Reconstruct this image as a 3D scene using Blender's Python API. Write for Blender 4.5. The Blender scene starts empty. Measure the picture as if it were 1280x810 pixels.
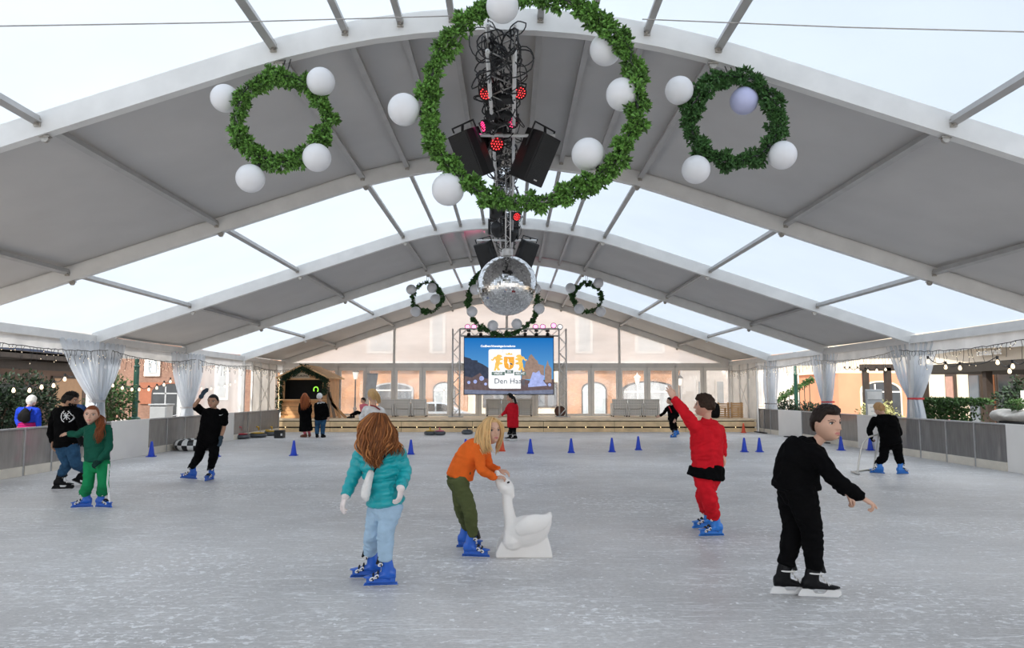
import bpy, bmesh, math, random
import numpy as np
from mathutils import Vector, Matrix, Quaternion, Euler, noise
S = bpy.context.scene
COL = S.collection
PI = math.pi
random.seed(7)

# ------------------------------------------------------------------ camera, sky, sun, exposure
FPX, CAMH = 928.0, 1.5
TILT = math.atan(86.0 / FPX)
YAW = math.atan(2.0 / FPX)
cd = bpy.data.cameras.new('camera'); cam = bpy.data.objects.new('camera', cd); COL.objects.link(cam)
cd.sensor_width = 36.0; cd.lens = FPX / 1280.0 * 36.0; cd.clip_start = 0.05; cd.clip_end = 500
cam.location = (0, 0, CAMH); cam.rotation_euler = (PI / 2 + TILT, 0, -YAW)
S.camera = cam
S.view_settings.view_transform = 'Standard'; S.view_settings.look = 'None'
S.view_settings.gamma = 1.0; S.view_settings.use_curve_mapping = False
S.view_settings.exposure = 0.22
w = bpy.data.worlds.new('sky'); S.world = w; w.use_nodes = True
nt = w.node_tree; nt.nodes.clear()
wo = nt.nodes.new('ShaderNodeOutputWorld'); wb = nt.nodes.new('ShaderNodeBackground')
wt = nt.nodes.new('ShaderNodeTexCoord'); ws = nt.nodes.new('ShaderNodeSeparateXYZ'); wr = nt.nodes.new('ShaderNodeValToRGB')
nt.links.new(wt.outputs['Generated'], ws.inputs[0]); nt.links.new(ws.outputs['Z'], wr.inputs[0])
wr.color_ramp.elements[0].position = 0.0; wr.color_ramp.elements[0].color = (1.0, 1.0, 1.0, 1)
wr.color_ramp.elements[1].position = 0.6; wr.color_ramp.elements[1].color = (0.88, 0.94, 1.0, 1)
nt.links.new(wr.outputs[0], wb.inputs[0]); wb.inputs[1].default_value = 1.75
nt.links.new(wb.outputs[0], wo.inputs[0])
sd = bpy.data.lights.new('sun', 'SUN'); sun = bpy.data.objects.new('sun', sd); COL.objects.link(sun)
sd.energy = 4.6; sd.angle = math.radians(1.5); sd.color = (1.0, 0.93, 0.83)
sun.rotation_euler = Vector((-0.50, -0.62, 0.62)).to_track_quat('Z', 'Y').to_euler()   # from behind, over the left shoulder
try:
    S.cycles.use_denoising = True
    S.cycles.max_bounces = 9; S.cycles.diffuse_bounces = 4; S.cycles.glossy_bounces = 3
    S.cycles.transmission_bounces = 6; S.cycles.transparent_max_bounces = 12
    S.cycles.caustics_reflective = False; S.cycles.caustics_refractive = False
    S.cycles.sample_clamp_indirect = 6.0
except Exception:
    pass

# ------------------------------------------------------------------ from a direction in the photograph to a place in the tent
def P(px, py, d):
    u = (px - 640) / FPX; v = (405 - py) / FPX
    ct, st = math.cos(TILT), math.sin(TILT)
    y = ct - v * st; z = v * ct + st
    c, s = math.cos(YAW), math.sin(YAW)
    X = u * c + y * s; Y = -u * s + y * c
    k = d / Y
    return Vector((X * k, d, CAMH + z * k))
def G(px, py, z=0.0):
    a = P(px, py, 1.0); k = (z - CAMH) / (a.z - CAMH)
    return Vector((a.x * k, k, z))

# ------------------------------------------------------------------ materials
MATS = {}
def mat(name, col=(.5, .5, .5), rough=.6, metal=0.0, var=.10, scale=6.0, bump=0.0, bscale=40.0, spec=.5, island=0.0, sheen=0.0, emit=None, estr=0.0, coat=0.0):
    """Procedural surface: noise in colour, optional bump and optional shade per loose piece."""
    if name in MATS: return MATS[name]
    m = bpy.data.materials.new(name); m.use_nodes = True; MATS[name] = m
    t = m.node_tree; b = t.nodes['Principled BSDF']
    L = t.links.new
    tc = t.nodes.new('ShaderNodeTexCoord')
    n = t.nodes.new('ShaderNodeTexNoise'); n.inputs['Scale'].default_value = scale; n.inputs['Detail'].default_value = 4
    L(tc.outputs['Object'], n.inputs['Vector'])
    r = t.nodes.new('ShaderNodeMapRange'); r.inputs['From Min'].default_value = .3; r.inputs['From Max'].default_value = .7
    r.inputs['To Min'].default_value = 1 - var; r.inputs['To Max'].default_value = 1 + var
    L(n.outputs[0], r.inputs['Value'])
    h = t.nodes.new('ShaderNodeHueSaturation'); h.inputs['Color'].default_value = (*col, 1)
    if island:
        g = t.nodes.new('ShaderNodeNewGeometry'); q = t.nodes.new('ShaderNodeMapRange')
        q.inputs['To Min'].default_value = 1 - island; q.inputs['To Max'].default_value = 1 + island
        L(g.outputs['Random Per Island'], q.inputs['Value'])
        mm = t.nodes.new('ShaderNodeMath'); mm.operation = 'MULTIPLY'
        L(r.outputs[0], mm.inputs[0]); L(q.outputs[0], mm.inputs[1]); L(mm.outputs[0], h.inputs['Value'])
    else:
        L(r.outputs[0], h.inputs['Value'])
    L(h.outputs[0], b.inputs['Base Color'])
    b.inputs['Roughness'].default_value = rough; b.inputs['Metallic'].default_value = metal
    b.inputs['Specular IOR Level'].default_value = spec
    if sheen: b.inputs['Sheen Weight'].default_value = sheen
    if coat: b.inputs['Coat Weight'].default_value = coat
    if bump:
        n2 = t.nodes.new('ShaderNodeTexNoise'); n2.inputs['Scale'].default_value = bscale; n2.inputs['Detail'].default_value = 5
        L(tc.outputs['Object'], n2.inputs['Vector'])
        bp = t.nodes.new('ShaderNodeBump'); bp.inputs['Strength'].default_value = bump; bp.inputs['Distance'].default_value = .02
        L(n2.outputs[0], bp.inputs['Height']); L(bp.outputs[0], b.inputs['Normal'])
    if emit:
        b.inputs['Emission Color'].default_value = (*emit, 1); b.inputs['Emission Strength'].default_value = estr
    return m

def sheet(name, col, clear, transl, gloss=.06, rough=.15, scale=3.0, streak=None, refl=(1, 1, 1), var=(.86, 1.1)):
    """Thin plastic: CLEAR share passes straight through, TRANSL share glows through, the rest reflects diffusely; a thin gloss on top."""
    if name in MATS: return MATS[name]
    m = bpy.data.materials.new(name); m.use_nodes = True; MATS[name] = m
    t = m.node_tree; t.nodes.clear(); L = t.links.new; N = t.nodes.new
    out = N('ShaderNodeOutputMaterial'); tc = N('ShaderNodeTexCoord')
    no = N('ShaderNodeTexNoise'); no.inputs['Scale'].default_value = scale; no.inputs['Detail'].default_value = 5
    if streak:
        mp = N('ShaderNodeMapping'); mp.inputs['Scale'].default_value = streak; L(tc.outputs['Object'], mp.inputs[0]); L(mp.outputs[0], no.inputs['Vector'])
    else:
        L(tc.outputs['Object'], no.inputs['Vector'])
    va = N('ShaderNodeMapRange'); va.inputs['From Min'].default_value = .3; va.inputs['From Max'].default_value = .7
    va.inputs['To Min'].default_value = var[0]; va.inputs['To Max'].default_value = var[1]; L(no.outputs[0], va.inputs['Value'])
    hs = N('ShaderNodeHueSaturation'); hs.inputs['Color'].default_value = (*col, 1); L(va.outputs[0], hs.inputs['Value'])
    di = N('ShaderNodeBsdfDiffuse'); tl = N('ShaderNodeBsdfTranslucent'); tr = N('ShaderNodeBsdfTransparent'); gl = N('ShaderNodeBsdfGlossy')
    gl.inputs['Roughness'].default_value = rough; gl.inputs['Color'].default_value = (*refl, 1)
    L(hs.outputs[0], di.inputs[0]); L(hs.outputs[0], tl.inputs[0])
    m1 = N('ShaderNodeMixShader'); m1.inputs[0].default_value = transl; L(di.outputs[0], m1.inputs[1]); L(tl.outputs[0], m1.inputs[2])
    m2 = N('ShaderNodeMixShader'); L(m1.outputs[0], m2.inputs[1]); L(tr.outputs[0], m2.inputs[2])
    cl = N('ShaderNodeMapRange'); cl.inputs['From Min'].default_value = .3; cl.inputs['From Max'].default_value = .7
    cl.inputs['To Min'].default_value = min(1, clear * 1.15); cl.inputs['To Max'].default_value = clear * .85
    L(no.outputs[0], cl.inputs['Value']); L(cl.outputs[0], m2.inputs[0])
    m3 = N('ShaderNodeMixShader'); m3.inputs[0].default_value = gloss; L(m2.outputs[0], m3.inputs[1]); L(gl.outputs[0], m3.inputs[2])
    L(m3.outputs[0], out.inputs[0])
    return m

# ------------------------------------------------------------------ mesh building
class MB:
    def __init__(s): s.v = []; s.f = []; s.m = []
    def add(s, vs, fs, mi=0):
        o = len(s.v); s.v.extend([tuple(v) for v in vs]); s.f.extend([tuple(i + o for i in f) for f in fs]); s.m.extend([mi] * len(fs)); return s
    def box(s, c, size, rot=None, mi=0):
        x, y, z = size[0] / 2, size[1] / 2, size[2] / 2
        vs = [Vector(p) for p in ((-x, -y, -z), (x, -y, -z), (x, y, -z), (-x, y, -z), (-x, -y, z), (x, -y, z), (x, y, z), (-x, y, z))]
        if rot is not None: vs = [rot @ v for v in vs]
        c = Vector(c)
        return s.add([v + c for v in vs], [(3, 2, 1, 0), (4, 5, 6, 7), (0, 1, 5, 4), (1, 2, 6, 5), (2, 3, 7, 6), (3, 0, 4, 7)], mi)
    def box2(s, lo, hi, mi=0):
        return s.box([(a + b) / 2 for a, b in zip(lo, hi)], [abs(b - a) for a, b in zip(lo, hi)], None, mi)
    def loft(s, rings, caps=True, closed=False, mi=0):
        n = len(rings[0]); o = len(s.v); k = len(rings); fs = []
        for r in rings: s.v.extend([tuple(p) for p in r])
        for i in range(k if closed else k - 1):
            a = o + i * n; b = o + ((i + 1) % k) * n
            for j in range(n): fs.append((a + j, a + (j + 1) % n, b + (j + 1) % n, b + j))
        if caps and not closed:
            fs.append(tuple(o + j for j in range(n))[::-1]); fs.append(tuple(o + (k - 1) * n + j for j in range(n)))
        s.f.extend(fs); s.m.extend([mi] * len(fs)); return s
    def tube(s, pts, r, n=8, closed=False, caps=True, mi=0, flat=1.0, ref=None):
        pts = [Vector(p) for p in pts]; k = len(pts)
        rs = r if isinstance(r, (list, tuple)) else [r] * k
        rings = []; u = None
        for i, p in enumerate(pts):
            if closed: t = pts[(i + 1) % k] - pts[i - 1]
            else: t = pts[min(i + 1, k - 1)] - pts[max(i - 1, 0)]
            if t.length < 1e-9: t = Vector((0, 0, 1))
            t.normalize()
            if u is None:
                a = ref or (Vector((0, 0, 1)) if abs(t.z) < .9 else Vector((1, 0, 0)))
                u = (a - t * a.dot(t)).normalized()
            else:
                u = u - t * u.dot(t)
                u = u.normalized() if u.length > 1e-6 else t.orthogonal().normalized()
            v = t.cross(u)
            rings.append([p + u * (math.cos(q) * rs[i]) + v * (math.sin(q) * rs[i] * flat) for q in (2 * PI * j / n for j in range(n))])
        return s.loft(rings, caps, closed, mi)
    def lathe(s, prof, n=24, c=(0, 0, 0), rot=None, mi=0):
        c = Vector(c); rings = []
        for r, z in prof:
            ring = [Vector((r * math.cos(2 * PI * j / n), r * math.sin(2 * PI * j / n), z)) for j in range(n)]
            if rot is not None: ring = [rot @ p for p in ring]
            rings.append([p + c for p in ring])
        return s.loft(rings, True, False, mi)
    def ell(s, c, rad, nu=16, nv=10, rot=None, mi=0):
        c = Vector(c); rings = []
        for i in range(nv + 1):
            th = PI * (.02 + .96 * i / nv)
            ring = [Vector((rad[0] * math.sin(th) * math.cos(2 * PI * j / nu), rad[1] * math.sin(th) * math.sin(2 * PI * j / nu), -rad[2] * math.cos(th))) for j in range(nu)]
            if rot is not None: ring = [rot @ p for p in ring]
            rings.append([p + c for p in ring])
        return s.loft(rings, True, False, mi)
    def prism(s, poly, o, ux, uy, depth, mi=0):
        """polygon in the plane (o, ux, uy), pushed along ux x uy by depth"""
        o, ux, uy = Vector(o), Vector(ux), Vector(uy); nz = ux.cross(uy).normalized() * depth
        a = [o + ux * x + uy * y for x, y in poly]; n = len(a)
        return s.add(a + [p + nz for p in a], [tuple(range(n))[::-1], tuple(range(n, 2 * n))] + [(i, (i + 1) % n, n + (i + 1) % n, n + i) for i in range(n)], mi)
    def grid(s, fn, nu, nv, mi=0, wrap=False):
        o = len(s.v)
        for i in range(nu + 1):
            for j in range(nv + 1): s.v.append(tuple(fn(i / nu, j / nv)))
        fs = [(o + i * (nv + 1) + j, o + (i + 1) * (nv + 1) + j, o + (i + 1) * (nv + 1) + j + 1, o + i * (nv + 1) + j + 1) for i in range(nu) for j in range(nv)]
        s.f.extend(fs); s.m.extend([mi] * len(fs)); return s

WL = {}   # world position of each object's origin, for parts given in world coordinates
def mesh_of(name, mb, mats, smooth):
    me = bpy.data.meshes.new(name); me.from_pydata([tuple(v) for v in mb.v], [], mb.f)
    for m in (mats if isinstance(mats, (list, tuple)) else [mats]): me.materials.append(m)
    if len(me.polygons) == len(mb.m): me.polygons.foreach_set('material_index', mb.m)
    if smooth: me.polygons.foreach_set('use_smooth', [True] * len(me.polygons))
    me.update(); return me
def obj(name, mb, mats, parent=None, smooth=False, local=False, bevel=0.0, at=None, auto=None):
    """One mesh object. Vertices are world coordinates unless local; AT moves the origin of a top-level object there."""
    off = Vector(WL[parent.name]) if parent is not None and not local else Vector((0, 0, 0))
    if at is not None and parent is None: off = Vector(at)
    if off.length > 0 and not local:
        mb.v = [(v[0] - off.x, v[1] - off.y, v[2] - off.z) for v in mb.v]
    me = mesh_of(name, mb, mats, smooth or auto is not None)
    bm = bmesh.new(); bm.from_mesh(me); bmesh.ops.recalc_face_normals(bm, faces=bm.faces); bm.to_mesh(me); bm.free()
    if auto is not None: me.set_sharp_from_angle(angle=math.radians(auto))
    o = bpy.data.objects.new(name, me); COL.objects.link(o)
    if parent is not None: o.parent = parent; WL[o.name] = tuple(WL[parent.name])
    else:
        o.location = off if not local else (at or (0, 0, 0)); WL[o.name] = tuple(o.location)
    if bevel:
        b = o.modifiers.new('edge', 'BEVEL'); b.width = bevel; b.segments = 2; b.limit_method = 'ANGLE'; b.angle_limit = math.radians(40)
    return o
def tag(o, label, cat, group=None, kind=None):
    o['label'] = label; o['category'] = cat
    if group: o['group'] = group
    if kind: o['kind'] = kind
    return o
def thing(name, label, cat, loc=(0, 0, 0), group=None, rotz=0.0):
    o = bpy.data.objects.new(name, None); COL.objects.link(o); o.location = loc; o.rotation_euler = (0, 0, rotz)
    o.empty_display_size = .1; WL[o.name] = tuple(loc)
    return tag(o, label, cat, group)
def struct(name, mb, m, smooth=False, bevel=0.0, parent=None, auto=None):
    o = obj(name, mb, m, parent, smooth, bevel=bevel, auto=auto)
    if parent is None: o['kind'] = 'structure'
    return o
def dup(root, loc=None, rotz=None, label=None, group=None, parent=None):
    r = root.copy(); COL.objects.link(r)
    if parent is not None: r.parent = parent
    for ch in list(root.children): dup(ch, parent=r)
    if loc is not None: r.location = loc
    if rotz is not None: r.rotation_euler = (0, 0, rotz)
    if label: r['label'] = label
    if group: r['group'] = group
    WL[r.name] = tuple(r.location)
    return r
def text_mb(body, size, extrude=.003, spacing=1.0, bold=0.0):
    c = bpy.data.curves.new('lettering', 'FONT'); c.body = body; c.size = size; c.extrude = extrude; c.space_character = spacing; c.offset = bold
    c.align_x = 'CENTER'; c.align_y = 'CENTER'; c.resolution_u = 3
    o = bpy.data.objects.new('lettering', c); COL.objects.link(o)
    dg = bpy.context.evaluated_depsgraph_get(); me = bpy.data.meshes.new_from_object(o.evaluated_get(dg))
    mb = MB(); mb.v = [tuple(v.co) for v in me.vertices]; mb.f = [tuple(p.vertices) for p in me.polygons]; mb.m = [0] * len(mb.f)
    bpy.data.objects.remove(o); bpy.data.curves.remove(c); bpy.data.meshes.remove(me)
    return mb
def place(mb, o, ux, uy):
    """move a flat-lettering mesh (x right, y up, z out) into the plane at o"""
    o, ux, uy = Vector(o), Vector(ux).normalized(), Vector(uy).normalized(); uz = ux.cross(uy)
    mb.v = [tuple(o + ux * v[0] + uy * v[1] + uz * v[2]) for v in mb.v]; return mb
def rz(a): return Matrix.Rotation(math.radians(a), 3, 'Z')
def rx(a): return Matrix.Rotation(math.radians(a), 3, 'X')
def ry(a): return Matrix.Rotation(math.radians(a), 3, 'Y')
def crom(pts, n):
    """smooth curve through rows of numbers"""
    A = np.array([list(p) for p in pts], float); out = []; k = len(A)
    for i in range(k - 1):
        p0 = A[max(i - 1, 0)]; p1 = A[i]; p2 = A[i + 1]; p3 = A[min(i + 2, k - 1)]
        for j in range(n):
            t = j / n
            out.append(.5 * (2 * p1 + (p2 - p0) * t + (2 * p0 - 5 * p1 + 4 * p2 - p3) * t * t + (3 * p1 - p0 - 3 * p2 + p3) * t ** 3))
    out.append(A[-1]); return out
# ================================================================== THE TENT
XC = -0.16                      # the tent's middle line
HW, EAVE, SL, XA = 10.0, 2.90, 0.335, 2.87
def zroof(x):
    a = abs(x - XC)
    if a >= XA: return EAVE + SL * (HW - a)
    zt = EAVE + SL * (HW - XA)
    return zt + SL * XA / 2 * (1 - (a / XA) ** 2)
XS = [XC + s for s in [-10, -8, -6, -4.5, -3.4, -2.87, -2.4, -1.9, -1.4, -.9, -.45, 0, .45, .9, 1.4, 1.9, 2.4, 2.87, 3.4, 4.5, 6, 8, 10]]
FR = [-7, -2, 3, 8, 13, 18, 23, 28, 33]
M_alu = mat('brushed_aluminium', (.78, .77, .75), .45, .1, .06, 3, .04, 60)
M_alud = mat('dull_aluminium', (.48, .47, .46), .5, .2, .08, 4)
M_zinc = mat('zinc_fitting', (.45, .42, .38), .4, .8, .2, 30)
M_gray = mat('grey_roof_membrane', (.57, .555, .545), .75, 0, .04, 1.2, .05, 2.5)
M_white = sheet('white_translucent_membrane', (.415, .465, .53), 0.0, .72, .02, .4, .6, var=(.97, 1.03))
M_film = sheet('clear_film_wall', (.88, .88, .88), .32, .6, .05, .12, 1.2, (1, 1, .3))
M_gable = sheet('milky_gable_film', (.95, .93, .91), .15, .66, .04, .15, .8, (.4, 1, 1.6))
M_valance = sheet('white_valance_fabric', (.82, .80, .78), 0.0, .3, .03, .3, 2)
M_wallfab = sheet('cream_wall_fabric', (.84, .80, .75), 0.0, .35, .03, .3, 1.5)
def nrm(x):
    e = .02; t = Vector((2 * e, 0, zroof(x + e) - zroof(x - e))).normalized(); return Vector((-t.z, 0, t.x))
PUR = [-7.66, -5.07, -2.5, -1.7, -1.08, -.5, .5, 1.08, 1.7, 2.5, 5.07, 7.66]
for i, d in enumerate(FR):
    mb = MB()
    for (hw, lo, hi) in ((.062, -.235, 0.0), (.028, 0.0, .05)):      # box rafter and the rail that holds the membrane
        rings = []
        for x in XS:
            n = nrm(x); c = Vector((x, d, zroof(x)))
            rings.append([c + n * lo + Vector((0, -hw, 0)), c + n * lo + Vector((0, hw, 0)), c + n * hi + Vector((0, hw, 0)), c + n * hi + Vector((0, -hw, 0))])
        mb.loft(rings)
    for x in XS[:-1]:                                                # slim lip along the lower edge
        pass
    for s in (-1, 1):
        xo = XC + s * 9.93
        mb.box2((xo - .11, d - .06, -.05), (xo + .11, d + .06, EAVE - .02))
    b2 = MB()
    for p in PUR:
        x = XC + p; n = nrm(x); c = Vector((x, d, zroof(x)))
        for sy in (-1, 1):
            b2.box(c - n * .10 + Vector((0, sy * .075, 0)), (.07, .03, .09)); b2.tube([c - n * .12 + Vector((0, sy * .06, 0)), c - n * .12 + Vector((0, sy * .115, 0))], .016, 8)
        if abs(p) in (5.07, 2.5, 7.66) and i >= 3: b2.lathe([(.012, -.02), (.045, -.02), (.045, .02), (.012, .02)], 10, c - n * .265, rx(90)); b2.box(c - n * .245, (.13, .06, .015))
    o = struct('trim_%d' % (i + 1), mb, M_alu, auto=35)
    obj('bracket', b2, M_zinc, o)
k = 0
for i in range(len(FR) - 1):
    y0, y1 = FR[i], FR[i + 1]; white = (i % 2 == 0)
    def roof(u, v, y0=y0, y1=y1):
        q = u * (len(XS) - 1); a = int(min(q, len(XS) - 2)); x = XS[a] + (XS[a + 1] - XS[a]) * (q - a); n = nrm(x)
        return Vector((x, y0 + (y1 - y0) * v, zroof(x))) + n * (.035 - .03 * math.sin(PI * v))
    mb = MB().grid(roof, len(XS) - 1, 10)
    struct('ceiling_%d' % (i + 1), mb, M_white if white else M_gray, True)
    for p in PUR:
        x = XC + p; n = nrm(x); c = Vector((x, 0, zroof(x))) - n * .07
        R = Matrix.Rotation(-math.atan2(n.x, n.z) * -1, 3, 'Y')
        mb = MB().box(c + Vector((0, (y0 + y1) / 2, 0)), (.085 if abs(p) > 2 else .07, y1 - y0 - .12, .08), R)
        struct('trim_%d' % (20 + k), mb, M_alud); k += 1
    for s in (-1, 1):                                                # eave beam and white valance strip under it
        x = XC + s * 9.92
        mb = MB().box2((x - .05, y0 + .06, EAVE - .20), (x + .07, y1 - .06, EAVE - .02)).box2((x - .075, y0 + .06, EAVE - .215), (x - .05, y1 - .06, EAVE - .11))
        struct('trim_%d' % (20 + k), mb, M_alu); k += 1
        def val(u, v, x=x, y0=y0, y1=y1): return (x + .02 * math.sin(u * 40 + v * 3) * v, y0 + .06 + (y1 - y0 - .12) * u, EAVE - .20 - v * (.30 + .02 * math.sin(u * 9)))
        struct('wall_%s_valance' % ('left' if s < 0 else 'right'), MB().grid(val, 30, 4), M_valance, True)

# ---- side walls of the far bays
def wall_strip(name, x, y0, y1, z0, z1, m, wav=.015):
    def f(u, v): return (x + wav * math.sin(u * (y1 - y0) * 5), y0 + (y1 - y0) * u, z0 + (z1 - z0) * v)
    return struct(name, MB().grid(f, 30, 6), m, True)
XL, XR = XC - 9.93, XC + 9.93
wall_strip('wall_left', XL - .02, 23.1, 27.9, 0, EAVE - .5, M_film)
wall_strip('wall_left_fabric', XL - .02, 29.0, 32.0, 0, EAVE - .2, M_wallfab)
wall_strip('wall_right', XR + .02, 29.4, 32.9, 0, EAVE - .2, M_wallfab)
mb = MB()
for y in (29.0, 30.0, 31.0, 32.0): mb.box2((XL + .01, y - .04, 0), (XL + .07, y + .04, EAVE - .2))
mb.tube([(XL + .06, 29.0, .3), (XL + .06, 32.0, 2.6)], .012, 6).tube([(XL + .06, 32.0, .3), (XL + .06, 29.0, 2.6)], .012, 6)
struct('trim_140', mb, M_alu)
mb = MB()
for y in (29.4, 30.5, 31.6, 32.7): mb.box2((XR - .07, y - .04, 0), (XR - .01, y + .04, EAVE - .2))
mb.tube([(XR - .06, 30.5, .9), (XR - .06, 31.6, 2.0)], .012, 6).tube([(XR - .06, 31.6, .9), (XR - .06, 30.5, 2.0)], .012, 6)
struct('trim_141', mb, M_alu)

# ---- far gable: posts, transom, framed panes, milky film above
GY = 33.0
ZT = EAVE - .12
mb = MB()
mb.box2((XC - 9.85, GY - .05, ZT - .17), (XC + 9.85, GY + .05, ZT + .03))
for p in (-5, 0, 5): mb.box2((XC + p - .05, GY - .07, .0), (XC + p + .05, GY + .02, zroof(XC + p) - .2))
struct('trim_142', mb, M_alu)
M_pane = sheet('door_glazing', (.92, .88, .84), .92, .5, .05, .03, 1.5)  # small white share paints an overexposed veil into the glass
M_whitefr = mat('white_door_frame', (.93, .91, .88), .4, 0, .03)
for j in range(16):
    x0 = XC - 10 + j * 1.245 + .04; x1 = x0 + 1.245
    z0, z1 = .49, ZT - .17
    f = MB()
    for (a, b2, c, e) in ((x0 + .02, x0 + .14, z0, z1), (x1 - .14, x1 - .02, z0, z1)): f.box2((a, GY - .03, c), (b2, GY + .03, e))
    f.box2((x0 + .14, GY - .03, z1 - .13), (x1 - .14, GY + .03, z1)); f.box2((x0 + .14, GY - .03, z0), (x1 - .14, GY + .03, z0 + .09))
    o = struct('window_%d' % (j + 1), f, M_whitefr)
    g = MB().box2((x0 + .14, GY - .006, z0 + .09), (x1 - .14, GY + .006, z1 - .13)); obj('pane', g, M_pane, o)
    bl = MB().box2((x1 - .03, GY - .05, 0), (x1 + .03, GY + .03, ZT - .1)); obj('mullion', bl, M_alu, o)
def gab(u, v):
    x = XC - 9.9 + 19.8 * u; zt = zroof(x) - .2
    return (x, GY + .012 * math.sin(u * 70) * math.sin(v * 3), ZT + .02 + (zt - ZT - .02) * v)
struct('wall_back', MB().grid(gab, 60, 6), M_gable, True)

# ================================================================== ICE, BOARDS, PLATFORM
BL, BR = -8.85, 9.52            # inner faces of the boards
def ice_material():
    m = bpy.data.materials.new('skated_ice'); m.use_nodes = True; t = m.node_tree; L = t.links.new; N = t.nodes.new
    b = t.nodes['Principled BSDF']; tc = N('ShaderNodeTexCoord')
    def noise_(scale, detail=5, sc=None, rot=0, rough=.5):
        n = N('ShaderNodeTexNoise'); n.inputs['Scale'].default_value = scale; n.inputs['Detail'].default_value = detail; n.inputs['Roughness'].default_value = rough
        mp = N('ShaderNodeMapping'); mp.inputs['Rotation'].default_value = (0, 0, rot)
        if sc: mp.inputs['Scale'].default_value = sc
        L(tc.outputs['Object'], mp.inputs[0]); L(mp.outputs[0], n.inputs['Vector']); return n.outputs[0]
    def ramp(v, a, bb, lo=0., hi=1.):
        r = N('ShaderNodeMapRange'); r.inputs['From Min'].default_value = a; r.inputs['From Max'].default_value = bb
        r.inputs['To Min'].default_value = lo; r.inputs['To Max'].default_value = hi; L(v, r.inputs['Value']); return r.outputs[0]
    def mul(a, c):
        x = N('ShaderNodeMath'); x.operation = 'MULTIPLY'; L(a, x.inputs[0])
        if isinstance(c, float): x.inputs[1].default_value = c
        else: L(c, x.inputs[1])
        return x.outputs[0]
    def mx(a, c):
        x = N('ShaderNodeMath'); x.operation = 'MAXIMUM'; L(a, x.inputs[0]); L(c, x.inputs[1]); return x.outputs[0]
    big = ramp(noise_(.35, 4), .35, .65)
    col = N('ShaderNodeMixRGB'); col.inputs[1].default_value = (.50, .487, .482, 1); col.inputs[2].default_value = (.69, .67, .655, 1); L(big, col.inputs[0])
    # blade marks: thin ridges of stretched, bent noise in several directions
    marks = None
    for k, (sc, rot, st) in enumerate(((7., .15, (.10, 1, 1)), (8., -.5, (.11, 1, 1)), (7.5, .9, (.10, 1, 1)), (9., 2.2, (.12, 1, 1)), (6., 1.6, (.12, 1, 1)))):
        v = noise_(sc, 3, st, rot)
        a = N('ShaderNodeMath'); a.operation = 'SUBTRACT'; a.inputs[1].default_value = .5; L(v, a.inputs[0])
        q = N('ShaderNodeMath'); q.operation = 'ABSOLUTE'; L(a.outputs[0], q.inputs[0])
        v = ramp(q.outputs[0], .0, .013, 1., 0.)
        v = mul(v, ramp(noise_(.8 + .3 * k, 2), .45, .62)); marks = v if marks is None else mx(marks, v)
    c2 = N('ShaderNodeMixRGB'); c2.inputs[2].default_value = (.92, .92, .93, 1); L(col.outputs[0], c2.inputs[1]); L(mul(marks, .9), c2.inputs[0])
    # fine grain
    gr = ramp(noise_(60, 6, (.4, 1, 1), .2, .7), .3, .7, .76, 1.2)
    hs = N('ShaderNodeHueSaturation'); L(c2.outputs[0], hs.inputs['Color']); L(gr, hs.inputs['Value'])
    # loose snow in flecks and drifts
    patch = ramp(noise_(.55, 3), .46, .61)
    fl = mx(mul(ramp(noise_(13, 8, None, 0, .64), .55, .59), patch), ramp(noise_(15, 6, None, .7, .6), .63, .655))
    c3 = N('ShaderNodeMixRGB'); c3.inputs[2].default_value = (.97, .97, .98, 1); L(hs.outputs[0], c3.inputs[1]); L(mul(fl, .85), c3.inputs[0])
    L(c3.outputs[0], b.inputs['Base Color'])
    ro = N('ShaderNodeMath'); ro.operation = 'ADD'; ro.inputs[1].default_value = .42; L(mul(mx(marks, fl), .35), ro.inputs[0]); L(ro.outputs[0], b.inputs['Roughness'])
    b.inputs['Specular IOR Level'].default_value = .28
    bp = N('ShaderNodeBump'); bp.inputs['Strength'].default_value = .25; bp.inputs['Distance'].default_value = .01
    ad = N('ShaderNodeMath'); ad.operation = 'ADD'; L(fl, ad.inputs[0]); L(mul(noise_(25, 4), .5), ad.inputs[1]); L(ad.outputs[0], bp.inputs['Height']); L(bp.outputs[0], b.inputs['Normal'])
    return m
M_ice = ice_material()
struct('floor', MB().box2((BL - .05, -9, -.10), (BR + .05, 28.75, 0)), M_ice)
M_stone = mat('plaza_paving', (.46, .42, .38), .8, 0, .15, 2, .2, 12)
struct('ground', MB().box2((-60, -30, -.25), (60, 90, -.11)), M_stone)

M_poly = sheet('scuffed_polycarbonate', (.25, .24, .235), .24, .35, .07, .22, 2.2, (1, 7, 1.1))
M_boardw = mat('white_plastic_board', (.88, .85, .81), .45, 0, .03, 2, .04, 20)
M_kick = mat('cream_kick_strip', (.76, .70, .60), .5, 0, .08, 5)
M_post = mat('galvanised_post', (.45, .45, .45), .45, .5, .1, 10)
def rink_board(x, s, y0, y1, white, label, ztop):
    t = thing('rink_board', label, 'rink barrier', (x, (y0 + y1) / 2, 0), 'barrier boards around the ice')
    g = .012
    if white:
        obj('panel', MB().box2((x - .02, y0 + g, .0), (x + .02, y1 - g, ztop)), M_boardw, t, bevel=.006)
    else:
        obj('panel', MB().box2((x - .008, y0 + g, .17), (x + .008, y1 - g, ztop - .03)), M_poly, t)
        obj('kick_strip', MB().box2((x - .022, y0 + g, 0), (x + .022, y1 - g, .17)), M_kick, t, bevel=.004)
        obj('top_rail', MB().box2((x - .025, y0 + g, ztop - .03), (x + .025, y1 - g, ztop)), M_post, t, bevel=.004)
        obj('post', MB().box2((x - .025, y1 - g - .04, .0), (x + .025, y1 - g, ztop - .03)), M_post, t)
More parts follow.
